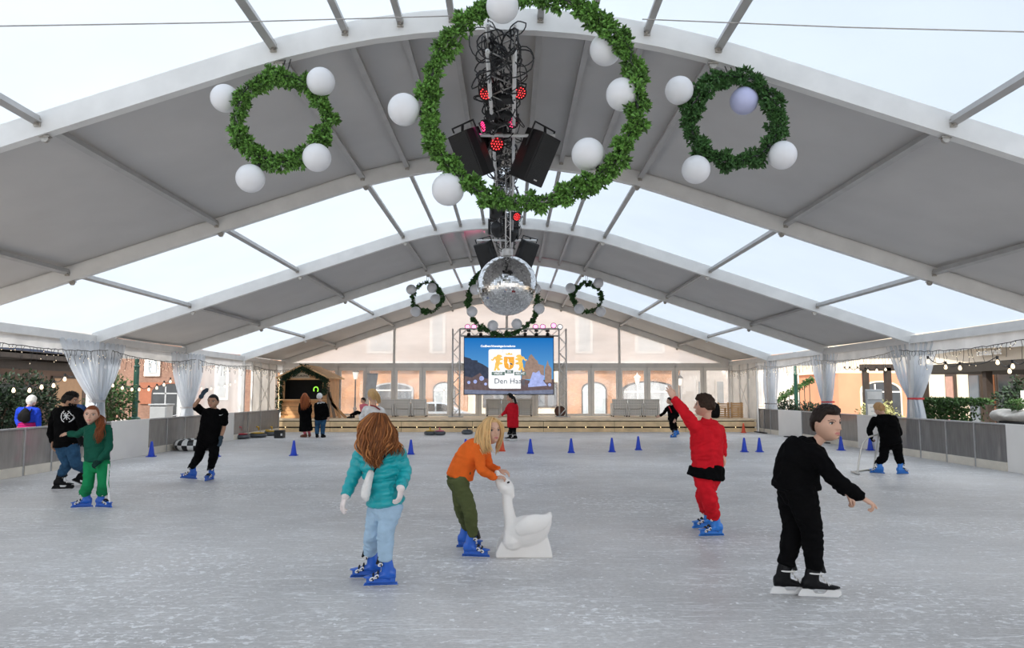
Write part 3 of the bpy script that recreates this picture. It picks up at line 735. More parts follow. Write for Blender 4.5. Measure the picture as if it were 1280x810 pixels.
# dark pergola on the terrace
M_brown = mat('dark_brown_timber', (.045, .032, .025), .6, 0, .2, 6)
M_blue = mat('navy_fascia', (.02, .045, .10), .5, 0, .1)
M_whitew = mat('white_render', (.78, .76, .72), .7, 0, .06, 1)
M_beige = mat('beige_wall', (.13, .085, .065), .7, 0, .1, 1)
M_glassd = mat('dark_window_glass', (.03, .035, .04), .08, 0, .3, 2, spec=.6)
M_lit = mat('warm_lit_interior', (.25, .16, .10), .6, emit=(1, .55, .25), estr=.10)
t = thing('pergola', 'dark timber pergola over the shaded terrace', 'pergola', (-15.5, 18, -.12))
for y in (13, 18.4, 23.8):
    obj('post', MB().box2((-13.5, y - .09, -.12), (-13.32, y + .09, 2.35)), M_brown, t, bevel=.01)
    obj('rear_post', MB().box2((-18.0, y - .09, -.12), (-17.8, y + .09, 2.35)), M_brown, t, bevel=.01)
    obj('rafter', MB().box2((-18.2, y - .07, 2.35), (-13.0, y + .07, 2.55)), M_brown, t)
obj('beam', MB().box2((-13.55, 12.5, 2.15), (-13.30, 24.3, 2.38)).box2((-13.2, 12.5, 2.42), (-13.0, 24.3, 2.62)), M_brown, t)
obj('roof_slat', MB().box2((-18.2, 12.5, 2.55), (-13.0, 24.3, 2.60)), M_brown, t)
t = thing('terrace_building', 'low dark-fronted building with navy fascia behind the pergola', 'building', (-19, 22, -.12))
obj('wall', MB().box2((-24, 8, -.12), (-19, 36, 5.2)), M_beige, t)
obj('fascia', MB().box2((-19.5, 8, 2.75), (-18.4, 35, 3.35)), M_blue, t)
obj('white_band', MB().box2((-19.5, 8, 2.60), (-18.35, 35, 2.75)), M_whitew, t)
obj('upper_wall', MB().box2((-19.3, 8, 3.35), (-18.6, 35, 5.4)), M_whitew, t)
for j in range(7):
    f = obj('window', MB().box2((-18.98, 10.4 + j * 3.4, .3), (-18.90, 12.6 + j * 3.4, 2.2)), M_brown, t); obj('pane', MB().box2((-18.9, 10.5 + j * 3.4, .4), (-18.88, 12.5 + j * 3.4, 2.1)), M_glassd if j % 2 else M_lit, f)
M_green = mat('green_lamp_post', (.015, .07, .05), .4, .2, .1, 6)
M_lampg = mat('frosted_lantern', (.8, .8, .75), .3, 0, .03)
def lamp_post(x, y, z, h, m, label, r=.055, lantern=True):
    t = thing('street_lamp', label, 'street lamp', (x, y, z), 'lamp posts round the square')
    k = r / .055
    obj('post', MB().lathe([(.17 * k, 0), (.17 * k, .12), (.12 * k, .16), (.13 * k, .5), (.16 * k, .55), (.10 * k, .6), (.085 * k, .95), (.12 * k, 1.0), (.12 * k, 1.05), (.06 * k, 1.1), (.055 * k, h * .6), (.07 * k, h * .6 + .03), (.045 * k, h * .6 + .08), (.04 * k, h)], 16, (x, y, z)), m, t, auto=35)
    if lantern:
        l = obj('lantern', MB().lathe([(.06, 0), (.10, .05), (.17, .42), (.10, .42), (.06, .05)], 6, (x, y, z + h)), M_lampg, t)
        obj('lantern_cap', MB().lathe([(.21, .42), (.19, .46), (.08, .56), (.03, .60), (.02, .70)], 6, (x, y, z + h)), m, l)
lamp_post(-12.75, 25.4, GZ, 4.6, M_green, 'thick green lamp post seen between the two terrace curtains', .085)
lamp_post(*P(995, 491, 31.5).xy, GZ, 4.4, M_green, 'green lamp post rising over shrubs beyond the sunny side boards', .075)
lamp_post(*P(444, 491, 42.0).xy, GZ, 2.65, M_pot, 'old black lantern post against brickwork, beside the wooden hut', .05)
lamp_post(*P(797, 491, 42.5).xy, GZ, 2.35, M_whitew, 'pale lantern post seen above the white wicker chairs', .05)
lamp_post(*P(850, 491, 42.0).xy, GZ, 2.3, M_pot, 'dark lantern post beyond the glazing next to the raised red arm', .05)
M_cab = mat('grey_cabinet', (.38, .40, .42), .5, .1, .06)
t = thing('street_cabinet', 'grey utility cabinet beside the bicycles', 'cabinet', (-12.7, 27.2, GZ))
obj('body', MB().box2((-13.0, 26.95, GZ), (-12.4, 27.5, GZ + 1.45)), M_cab, t, bevel=.02); obj('lid', MB().box2((-13.04, 26.9, GZ + 1.45), (-12.36, 27.55, GZ + 1.5)), M_cab, t, bevel=.01)
obj('door', MB().box2((-12.97, 26.935, GZ + .1), (-12.43, 26.95, GZ + 1.38)), M_cab, t, bevel=.004)
M_tyre = mat('rubber_tyre', (.015, .015, .016), .7)
M_chrome = mat('chrome_parts', (.7, .7, .72), .2, .9, .05)
def bicycle(x, y, ang, label, m):
    t = thing('bicycle', label, 'bicycle', (x, y, GZ), 'bicycles parked by the lamp post'); R = rz(ang); o = Vector((x, y, GZ))
    def W(a, b, c): return o + R @ Vector((a, b, c))
    for s in (-.52, .52):
        wv = obj('wheel', MB().tube([W(s + .33 * math.cos(a), 0, .35 + .33 * math.sin(a)) for a in (2 * PI * k / 28 for k in range(28))], .02, 7, True), M_tyre, t, True)
        sp = MB()
        for k in range(14): a = 2 * PI * k / 14; sp.tube([W(s, 0, .35), W(s + .31 * math.cos(a), 0, .35 + .31 * math.sin(a))], .003, 4)
        obj('spoke', sp, M_chrome, wv)
    mb = MB()
    for a, b in (((-.52, .35), (-.15, .33)), ((-.15, .33), (-.22, .85)), ((-.22, .78), (.36, .80)), ((-.15, .33), (.38, .72)), ((-.52, .35), (-.21, .78)), ((.36, .95), (.52, .35))): mb.tube([W(a[0], 0, a[1]), W(b[0], 0, b[1])], .018, 7)
    obj('frame', mb, m, t, True)
    obj('saddle', MB().ell(W(-.23, 0, .90), (.14, .08, .04), 12, 8, R), M_tyre, t, True)
    obj('handlebar', MB().tube([W(.22, -.28, 1.02), W(.36, -.2, 1.05), W(.36, .2, 1.05), W(.22, .28, 1.02)], .014, 6), M_chrome, t, True)
    obj('mudguard', MB().tube([W(-.52 + .37 * math.cos(a), 0, .35 + .37 * math.sin(a)) for a in (.3 + 2.4 * k / 12 for k in range(13))], .022, 6), M_tyre, t, True)
bicycle(-13.6, 26.0, 70, 'dark bicycle leaning by the thick green lamp post', M_pot)
bicycle(-13.3, 24.6, 20, 'black bicycle just in front of the thick green lamp post', M_pot)
bicycle(-13.2, 28.9, 10, 'bicycle with pale mudguard right of the grey cabinet', M_chrome)

# ---- brick buildings across the street
def brick_material(name, c1, c2, mortar, sc=1.0):
    m = bpy.data.materials.new(name); m.use_nodes = True; t = m.node_tree; L = t.links.new; b = t.nodes['Principled BSDF']
    tc = t.nodes.new('ShaderNodeTexCoord'); mp = t.nodes.new('ShaderNodeMapping'); mp.inputs['Rotation'].default_value = (PI / 2, 0, 0)
    br = t.nodes.new('ShaderNodeTexBrick'); br.inputs['Scale'].default_value = 4.5 * sc; br.inputs['Color1'].default_value = (*c1, 1); br.inputs['Color2'].default_value = (*c2, 1); br.inputs['Mortar'].default_value = (*mortar, 1); br.inputs['Mortar Size'].default_value = .012
    L(tc.outputs['Object'], mp.inputs[0]); L(mp.outputs[0], br.inputs['Vector'])
    n = t.nodes.new('ShaderNodeTexNoise'); n.inputs['Scale'].default_value = .9; n.inputs['Detail'].default_value = 5; L(tc.outputs['Object'], n.inputs['Vector'])
    r = t.nodes.new('ShaderNodeMapRange'); r.inputs['From Min'].default_value = .3; r.inputs['From Max'].default_value = .7; r.inputs['To Min'].default_value = .8; r.inputs['To Max'].default_value = 1.25; L(n.outputs[0], r.inputs['Value'])
    h = t.nodes.new('ShaderNodeHueSaturation'); L(br.outputs['Color'], h.inputs['Color']); L(r.outputs[0], h.inputs['Value']); L(h.outputs[0], b.inputs['Base Color']); b.inputs['Roughness'].default_value = .85
    return m
M_brick = brick_material('orange_red_brick', (.36, .17, .09), (.46, .25, .14), (.50, .38, .28))
M_brick2 = brick_material('pale_red_brick', (.46, .29, .21), (.50, .34, .26), (.50, .42, .36))
M_cream = mat('sunlit_cream_render', (.80, .68, .52), .8, 0, .06, .8)
M_orange = mat('terracotta_render', (.62, .27, .16), .8, 0, .10, .7)
M_stonew = mat('white_stone_band', (.80, .77, .72), .7, 0, .05, 1)
M_glassb = mat('street_window_glass', (.12, .14, .16), .08, 0, .3, .6, spec=.7)
M_glassl = mat('pale_door_glass', (.42, .47, .50), .15, 0, .15, .8, spec=.6)
FY = 45.0
def fx(px, y=FY): return (px - 638.0) * y / FPX
def fz(py, y=FY): return CAMH + (491.0 - py) * y / FPX
def arch_poly(x0, x1, z0, zs, zt, n=14):
    """opening: straight sides up to zs, then a flat arch rising to zt"""
    c = (x0 + x1) / 2; hw = (x1 - x0) / 2
    return [(x0, z0), (x1, z0)] + [(c + hw * math.cos(PI * k / n), zs + (zt - zs) * math.sin(PI * k / n)) for k in range(n + 1)]
def arch_window(parent, x0, x1, z0, zs, zt, m, y, bars=2, name='arched_window', rim=None, barm=None):
    o = obj(name, MB().prism([((p[0] - (x0 + x1) / 2) * 1.10 + (x0 + x1) / 2, p[1] + (.08 if p[1] > zs else 0)) for p in arch_poly(x0, x1, z0, zs, zt)], (0, y + .02, 0), (1, 0, 0), (0, 0, 1), -.10 * -1), rim or M_pot, parent)
    obj('pane', MB().prism(arch_poly(x0, x1, z0 + .03, zs, zt), (0, y - .06, 0), (1, 0, 0), (0, 0, 1), .04), m, o)
    mb = MB()
    for k in range(1, bars + 1):
        x = x0 + (x1 - x0) * k / (bars + 1); mb.box2((x - .04, y - .12, z0), (x + .04, y - .06, zs + (zt - zs) * .8))
    mb.box2((x0, y - .12, zs - .03), (x1, y - .06, zs + .05)); obj('glazing_bar', mb, barm or M_stonew, o)
    return o
t = thing('brick_building', 'long sunlit brick building with arched windows seen through the glazed end wall', 'building', (0, FY, GZ))
obj('wall', MB().box2((fx(345), FY, GZ), (fx(585), FY + 6, fz(463))).box2((fx(700), FY, GZ), (fx(850), FY + 6, fz(463))), M_brick, t)
obj('cornice', MB().box2((fx(346), FY - .25, fz(462.5)), (fx(850), FY + 6, fz(452))), M_stonew, t)
obj('upper_storey', MB().box2((fx(346), FY + .3, fz(452)), (fx(850), FY + 6, 8.6)), M_brick2, t)
for px0, px1 in ((375, 400), (458, 492), (536, 556), (720, 742), (795, 832)):
    o = obj('upper_window', MB().box2((fx(px0), FY + .22, 3.9), (fx(px1), FY + .32, 6.6)), M_stonew, t); obj('pane', MB().box2((fx(px0) + .2, FY + .18, 4.05), (fx(px1) - .2, FY + .22, 6.4)), M_glassl, o)
zb = GZ + .05
arch_window(t, fx(468), fx(515), fz(503), fz(488), fz(480), M_glassb, FY, 1, rim=M_cab)
arch_window(t, fx(543), fx(568), zb, fz(488), fz(479), M_glassl, FY, 1, 'arched_door')
arch_window(t, fx(728), fx(756), zb, fz(488), fz(479), M_glassl, FY, 1, 'arched_door')
arch_window(t, fx(779), fx(842), zb, fz(490), fz(478), M_cab, FY, 0, 'arched_gate', rim=M_pot)
arch_window(t, fx(405), fx(425), fz(506), fz(488), fz(480), M_glassb, FY, 1)
obj('doorstep', MB().box2((fx(540), FY - .8, GZ), (fx(571), FY, GZ + .15)), M_stonew, t)
t = thing('cream_building', 'bright cream shopfront with dark windows below the big screen', 'building', (fx(642), FY - .5, GZ))
obj('wall', MB().box2((fx(586), FY - .5, GZ), (fx(699), FY + 5, fz(464.5))), M_cream, t)
for a, b, mm in ((606, 614, M_glassd), (617, 638, M_glassb), (645, 663, M_glassd), (666, 680, M_glassb), (684, 694, M_glassb)):
    o = obj('window', MB().box2((fx(a) - .1, FY - .56, fz(509)), (fx(b) + .1, FY - .5, fz(478))), M_brown, t); obj('pane', MB().box2((fx(a), FY - .6, fz(508)), (fx(b), FY - .56, fz(480))), mm, o)
t = thing('corner_brick_house', 'shaded brick house with arched shop window beyond the green lamp post', 'building', (fx(200), 46, GZ))
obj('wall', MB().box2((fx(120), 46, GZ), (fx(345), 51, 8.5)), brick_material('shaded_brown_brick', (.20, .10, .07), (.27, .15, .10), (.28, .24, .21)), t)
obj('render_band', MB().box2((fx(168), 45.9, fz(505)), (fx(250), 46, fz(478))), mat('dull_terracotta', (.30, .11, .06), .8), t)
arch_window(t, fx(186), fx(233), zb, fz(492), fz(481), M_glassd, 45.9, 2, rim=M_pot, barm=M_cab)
for a, b, c, e in ((172, 192, 446, 470), (216, 232, 446, 470), (262, 280, 446, 500), (314, 332, 446, 505)):
    o = obj('window', MB().box2((fx(a), 45.9, fz(e)), (fx(b), 46, fz(c))), M_stonew, t); obj('pane', MB().box2((fx(a) + .2, 45.86, fz(e) + .2), (fx(b) - .2, 45.9, fz(c) - .2)), M_glassl, o)
t = thing('terracotta_building', 'terracotta building with one wide arch behind the menu board', 'building', (fx(1075), 44, GZ))
obj('wall', MB().box2((fx(1038), 44, GZ), (fx(1190), 50, fz(467))), M_orange, t)
obj('upper_wall', MB().box2((fx(1035), 44.2, fz(467)), (fx(1190), 50, 7)), M_cream, t)
arch_window(t, fx(1066), fx(1112), zb, fz(490), fz(478), M_glassd, 44, 2, rim=M_cream)
t = thing('white_house', 'overexposed white house seen past the far sunny-side corner', 'building', (fx(950), 52, GZ))
obj('wall', MB().box2((fx(852, 52), 52, GZ), (fx(1005, 52), 58, 3.6)), M_whitew, t)
obj('roof', MB().prism([(-.3, 0), (8.6, 0), (8.0, 1.6), (.6, 1.6)], (fx(852, 52), 51.8, 3.6), (1, 0, 0), (0, 0, 1), -6), M_brick2, t)
for a, b in ((870, 882), (893, 905), (940, 952)):
    o = obj('window', MB().box2((fx(a, 52), 51.9, .6), (fx(b, 52), 52, 2.4)), M_stonew, t); obj('pane', MB().box2((fx(a, 52) + .12, 51.86, .72), (fx(b, 52) - .12, 51.9, 2.28)), M_glassl, o)
# ---- parked car
M_car = mat('silver_car_paint', (.48, .53, .58), .25, .5, .05, 3, coat=.5)
def car():
    t = thing('car', 'silver hatchback parked beyond the glazed end wall', 'car', P(548, 491, 38).xy.to_3d() + Vector((0, 0, GZ))); o = Vector(t.location)
    prof = [(-2.1, .28, .80), (-2.14, .55, .84), (-2.05, .86, .84), (-1.7, .96, .84), (-1.3, 1.06, .80), (-.85, 1.36, .66), (-.3, 1.45, .62), (.35, 1.42, .62), (.8, 1.26, .66), (1.25, .98, .78), (1.75, .88, .82), (2.05, .72, .82), (2.12, .5, .80), (2.05, .28, .78)]
    rings = []
    for x, zt, hw in prof:
        zb_ = .26; zm = min(zt - .02, .92)
        rings.append([o + Vector((x, -hw * .97, zb_)), o + Vector((x, -.86 if zm > .6 else -.8, (zb_ + zm) / 2)), o + Vector((x, -.84 if zm > .6 else -.8, zm)), o + Vector((x, -hw * .9, zt)), o + Vector((x, hw * .9, zt)), o + Vector((x, .84 if zm > .6 else .8, zm)), o + Vector((x, .86 if zm > .6 else .8, (zb_ + zm) / 2)), o + Vector((x, hw * .97, zb_))])
    obj('body', MB().loft(rings), M_car, t, auto=35)
    for s in (-1, 1):
        for poly in ([(-1.2, .98), (-.1, .98), (-.1, 1.36), (-.55, 1.35), (-.85, 1.26)], [(-.02, .98), (1.05, .98), (.72, 1.20), (.35, 1.35), (-.02, 1.36)]):
            obj('side_window', MB().prism([(x, z) for x, z in poly], o + Vector((0, s * .795, 0)), (1, 0, 0), (0, 0, 1), .02), M_glassd, t)
        for x in (-1.3, 1.32):
            wv = obj('wheel', MB().lathe([(.2, -.1), (.32, -.09), (.33, 0), (.32, .09), (.2, .1)], 22, o + Vector((x, s * .78, .32)), rx(90)), M_tyre, t, True)
            obj('hubcap', MB().lathe([(.05, -.11), (.19, -.105), (.19, .105), (.05, .11)], 14, o + Vector((x, s * .78, .32)), rx(90)), M_chrome, wv)
        obj('wing_mirror', MB().ell(o + Vector((.9, s * .95, 1.0)), (.08, .1, .06), 10, 8), M_car, t, True)
car()
# ---- sunny side: awning, shopfront, planters, menu board
M_awn = mat('cream_awning', (.80, .70, .58), .7, 0, .04, 2)
t = thing('awning_terrace', 'wide cream awning with white lettering over a dark terrace', 'awning', (15, 21, GZ))
def aw(u, v): 
    y = 26 - 15 * u; x = 13.9 + .9 * math.sin(u * 2.2); return (x, y, 2.42 + .16 * math.sin(u * PI) * -1 + .12 + .62 * v)
obj('valance', MB().grid(aw, 40, 4), M_awn, t, True)
obj('top', MB().prism([(13.9, 3.0), (18.7, 3.9), (18.7, 3.8), (13.9, 2.9)], (0, 11, 0), (1, 0, 0), (0, 0, 1), -15), M_awn, t)
obj('ceiling', MB().box2((14.0, 11, 2.14), (18.7, 26, 2.42)), M_dark, t)
for y in (12.5, 16, 19.3, 22.2, 25.6): obj('post', MB().box2((14.15, y - .09, GZ), (14.35, y + .09, 2.4)), M_brown, t)
tx = place(text_mb('restaurant', .26, .004, 1.0, .006), (14.20, 22.0, 2.70), (.04, -1, 0), (0, 0, 1))
obj('lettering', tx, mat('white_lettering', (.95, .93, .9), .6), t)
t = thing('shopfront', 'peach shopfront with brown doors under the cream awning', 'building', (19, 20, GZ))
obj('wall', MB().box2((19, 8, GZ), (23, 34, 5)), M_cream, t)
for y, wd, mm in ((32.0, .5, mat('dusty_pink_door', (.42, .25, .20), .6)), (30.3, .6, M_glassb), (29.3, .55, mat('brown_panel_door', (.20, .075, .03), .5)), (28.3, .9, M_glassd), (27.0, 1.0, M_glassd), (25, 1.6, M_glassd)):
    o = obj('door', MB().box2((18.9, y - wd / 2 - .1, GZ), (19, y + wd / 2 + .1, 2.3)), M_brown, t); obj('pane', MB().box2((18.86, y - wd / 2, GZ + .2), (18.9, y + wd / 2, 2.2)), mm, o)
rng = random.Random(31)
t = thing('clipped_hedge', 'clipped green hedge in a low trough behind the sunny side boards', 'hedge', (10.95, 17.5, GZ))
def pl():
    s = rng.random(); x = rng.uniform(-.28, .28); z = rng.uniform(.2, .95); y = rng.uniform(17.4, 19.6)
    if s < .45: z = .95 + rng.gauss(0, .02)
    elif s < .85: x = -.28 + rng.gauss(0, .02)
    return (10.95 + x, y, .33 + z), (x * 2, 0, z)
mb = MB(); leaf_cloud(mb, 7000, pl, .085, rng); obj('foliage', mb, M_leafg, t)
obj('planter', MB().box2((10.65, 17.3, GZ), (11.25, 19.7, .62)), M_pot, t, bevel=.02)
M_rock = mat('pale_rough_stone', (.52, .50, .47), .85, 0, .25, 6, .5, 14)
t = thing('stone_trough', 'long pale stone trough at the near end of the hedge', 'trough', (11.3, 14, GZ))
def tr(u, v):
    a = 2 * PI * v; y = 12.6 + 4.5 * u; ww = .42 + .05 * math.sin(u * 9); x = 11.35 + .25 * math.sin(u * 3) + ww * math.cos(a) * (1 if abs(math.cos(a)) < .8 else .96)
    return (x, y, .98 + .16 * math.sin(a) * (1 if math.sin(a) < 0 else .9) + .02 * math.sin(u * 23 + v * 9) + .05 * noise.noise(Vector((u * 14, v * 5, 1.0))))
mb = MB().grid(tr, 40, 18); obj('basin', mb, M_rock, t, True)
obj('plinth', MB().box2((11.1, 12.7, GZ), (11.75, 17.0, .86)), M_pot, t, bevel=.02)
bush(12.7, 18.2, GZ, (.62, .95, .50), 2600, .10, M_leafd, 'dark bush behind the stone trough under the awning', seed=21, pot=(.5, M_pot, 1.22))
bush(11.25, 16.6, 1.14, (.17, .2, .10), 400, .07, M_leafg, 'small bright green plant at the rim of the stone trough', seed=22, stems=3)
t = thing('birch_log', 'pale birch log standing at the end of the trough', 'log', (11.95, 16.6, GZ))
obj('stem', MB().tube([(11.98, 17.3, GZ), (11.95, 17.28, .6), (11.88, 17.25, 1.55)], [.13, .11, .05], 10), M_stonew, t, True)
bush(11.6, 23.6, GZ, (.50, .80, .50), 1300, .09, M_leafv, 'pale yellow variegated shrub next to the menu board', seed=23, pot=(.4, M_pot, .75))
bush(*P(982, 491, 30.0).xy, GZ, (.55, .6, .45), 1100, .11, M_leafd, 'dark shrub left of the green lamp post over the boards', seed=24, pot=(.4, M_pot, .75))
bush(*P(1011, 491, 28.5).xy, GZ, (.62, .7, .42), 1200, .11, M_leafd, 'wide dark shrub right of the green lamp post over the boards', seed=25, pot=(.45, M_pot, .72))
t = thing('menu_board', 'grey standing menu board with a white sheet', 'sign', (10.9, 22, GZ))
a = P(1092, 491, 21.8); 
obj('frame', MB().box((a.x, a.y, .60), (.50, .06, 2.0)), M_cab, t, bevel=.02)
obj('white_sheet', MB().box((a.x, a.y - .04, .55), (.42, .02, 1.25)), M_whitew, t)
obj('header', MB().box((a.x, a.y - .04, 1.42), (.42, .02, .22)), mat('pale_grey_header', (.55, .56, .56), .6), t)
mb = MB()
for k in range(9): mb.box((a.x, a.y - .052, 1.08 - k * .115), (.30 - .06 * (k % 3), .003, .018))
obj('menu_lines', mb, M_cab, t)
obj('foot', MB().box((a.x, a.y, -.38), (.6, .35, .04)), M_cab, t)
# dark timber gate frame with festoon bulbs
t = thing('timber_frame', 'dark timber gate frame behind the menu board', 'pergola', (13, 25, GZ))
a, b = P(1046, 462, 27), P(1117, 464, 25)
obj('beam', MB().box2((a.x, 25.0, a.z - .10), (b.x + .05, 25.25, a.z + .12)), M_brown, t); obj('post', MB().box2((b.x - .25, 25, GZ), (b.x - .08, 25.2, a.z)), M_brown, t); obj('rear_post', MB().box2((a.x + .05, 25, GZ), (a.x + .2, 25.2, a.z)), M_brown, t)
M_fest = mat('festoon_bulb', (1, .9, .75), .3, emit=(1, .75, .45), estr=1.2)
def festoon(pts, label, ends=()):
    """string of lamps through (px, py, d) points, a lamp at each"""
    w_ = [P(*p) for p in pts]; t = thing('festoon_lights', label, 'string lights', w_[0], 'festoon lamps outside')
    line = []
    for p, q in zip(w_[:-1], w_[1:]):
        for k in range(5): u = k / 5; line.append(p.lerp(q, u) + Vector((0, 0, .12 - .10 * 4 * u * (1 - u))))
    line.append(w_[-1] + Vector((0, 0, .12))); line += [Vector(e) for e in ends]
    obj('cable', MB().tube(line, .010, 5), M_black, t)
    for p in w_:
        s = obj('bulb', MB().lathe([(.014, .055), (.022, .04), (.036, .0), (.033, -.03), (.014, -.05)], 12, p), M_fest, t, True)
        obj('socket', MB().lathe([(.024, .06), (.026, .13)], 10, p), M_black, s)
festoon([(-20, 480, 15.2), (17, 488, 15.6), (37, 488, 16.1), (52, 484, 16.5), (67, 482, 16.9), (81, 474, 17.3), (100, 470, 17.8)], 'festoon lamps in front of the dark evergreens')
festoon([(126, 476, 21.2), (141, 482, 21.6), (153, 485, 22.0), (165, 487, 22.4), (174, 487, 22.8), (186, 487, 23.2), (196, 485, 23.7), (205, 481, 24.1), (213, 477, 24.5)], 'festoon lamps around the thick green lamp post')
festoon([(252, 486, 26.5), (264, 486, 26.9), (273, 484, 27.3), (281, 483, 27.7), (288, 481, 28.2), (294, 477, 28.7)], 'festoon lamps behind the clear film wall', [(-10.16, 28.4, 2.6)])
festoon([(x, y, 24.95) for x, y in ((1056, 463), (1062, 463), (1072, 463), (1085, 464), (1096, 463), (1107, 462))], 'festoon lamps along the dark timber beam')
festoon([(1160, 452, 17.2), (1182, 459, 16.4), (1200, 460, 15.9), (1247, 453, 15.0), (1262, 464, 14.6), (1266, 458, 14.4), (1285, 455, 13.9)], 'festoon lamps beneath the cream awning')
# stair rail with greenery far right
t = thing('garland_handrail', 'sloping handrail wound with greenery beyond the far sunny-side boards', 'handrail', (*P(980, 491, 36).xy, GZ))
a, b = P(972, 500, 36), P(1016, 474, 36); mb = MB(); rng = random.Random(5)
obj('rail', MB().tube([a, b], .035, 8), M_green, t, True)
pm = MB()
for k in range(7): q = a.lerp(b, (k + .3) / 7); pm.tube([q, Vector((q.x, q.y, GZ))], .02, 6)
obj('baluster', pm, M_green, t)
for k in range(260): q = a.lerp(b, rng.random()); tuft(mb, q + Vector((rng.gauss(0, .05), rng.gauss(0, .05), rng.gauss(0, .07))), (0, -1, 0), .14, rng, 4)
obj('greenery', mb, M_leafg, t)
# ================================================================== PEOPLE
def unit(v): return Vector(v).normalized()
def direction(yaw, pitch=0):
    a, b = math.radians(yaw), math.radians(pitch); return Vector((math.cos(a) * math.cos(b), math.sin(a) * math.cos(b), math.sin(b)))
def sweep(mb, pts, radii, L=None, n=16, sub=5, flat=None, power=2.0, scallop=None, cap=.8):
    """smooth limb or trunk: radii are r or (half width along L, half depth). Rounded at both ends."""
    rows = [list(p) + (list(r) if isinstance(r, (tuple, list)) else [r, r]) for p, r in zip(pts, radii)]
    A = crom(rows, sub); k = len(A); c = [Vector(a[:3]) for a in A]; rings = []; u = None; acc = 0
    for i in range(k):
        t = (c[min(i + 1, k - 1)] - c[max(i - 1, 0)]).normalized()
        if L is not None:
            lat = L if isinstance(L, Vector) else L[0].lerp(L[1], i / (k - 1))
            u = (lat - t * lat.dot(t)).normalized()
        elif u is None: u = t.orthogonal().normalized()
        else: u = (u - t * u.dot(t)).normalized()
        v = t.cross(u); a, b = max(A[i][3], .004), max(A[i][4], .004)
        if i: acc += (c[i] - c[i - 1]).length
        if scallop: q = 1 + scallop[1] * (abs(math.sin(PI * acc / scallop[0])) ** .6 - .65); a *= q; b *= q
        ring = []
        for j in range(n):
            q = 2 * PI * j / n; cs, sn = math.cos(q), math.sin(q)
            ring.append(c[i] + u * (a * math.copysign(abs(cs) ** (2 / power), cs)) + v * (b * math.copysign(abs(sn) ** (2 / power), sn)))
        rings.append(ring)
    t0 = (c[1] - c[0]).normalized(); t1 = (c[-1] - c[-2]).normalized()
    r0, r1 = min(A[0][3], A[0][4]), min(A[-1][3], A[-1][4])
    head = [[c[0] + (p - c[0]) * math.cos(q) - t0 * r0 * cap * math.sin(q) for p in rings[0]] for q in (1.35, .8)]
    tail = [[c[-1] + (p - c[-1]) * math.cos(q) + t1 * r1 * cap * math.sin(q) for p in rings[-1]] for q in (.8, 1.35)]
    mb.loft(head + rings + tail)
def fuse(mb, vox, smooth=3, fold=None):
    """one continuous skin over overlapping closed pieces; returns a MB"""
    me = bpy.data.meshes.new('fuse'); me.from_pydata([tuple(v) for v in mb.v], [], mb.f); me.update()
    bm = bmesh.new(); bm.from_mesh(me); bmesh.ops.recalc_face_normals(bm, faces=bm.faces); bm.to_mesh(me); bm.free()
    o = bpy.data.objects.new('fuse', me); COL.objects.link(o)
    r = o.modifiers.new('r', 'REMESH'); r.mode = 'VOXEL'; r.voxel_size = vox; r.adaptivity = 0
    if smooth: s_ = o.modifiers.new('s', 'SMOOTH'); s_.factor = .5; s_.iterations = smooth
    dg = bpy.context.evaluated_depsgraph_get(); m2 = bpy.data.meshes.new_from_object(o.evaluated_get(dg))
    out = MB(); nv = len(m2.vertices); co = np.empty(nv * 3, np.float32); m2.vertices.foreach_get('co', co)
    if fold:
        amp, sc, sz = fold; no = np.empty(nv * 3, np.float32); m2.vertices.foreach_get('normal', no)
        co2 = co.reshape(-1, 3); no = no.reshape(-1, 3)
        for i in range(nv):
            x, y, z = co2[i]; q = Vector((x * sc, y * sc, z * sz))
            w_ = noise.noise(q + Vector((noise.noise(q * .5) * 1.5, 0, noise.noise(q * .6 + Vector((9, 3, 1))) * 1.5)))
            co2[i] += no[i] * amp * (1.0 - 2.6 * abs(w_) + .5 * noise.noise(q * 2.1))
        co = co2.ravel()
    out.v = [tuple(p) for p in co.reshape(-1, 3).tolist()]; out.f = [tuple(p.vertices) for p in m2.polygons]; out.m = [0] * len(out.f)
    bpy.data.objects.remove(o); bpy.data.meshes.remove(me); bpy.data.meshes.remove(m2)
    return out
def join(dst, src, mi=None):
    o = len(dst.v); dst.v.extend(src.v); dst.f.extend([tuple(i + o for i in f) for f in src.f]); dst.m.extend(src.m if mi is None else [mi] * len(src.f)); return dst

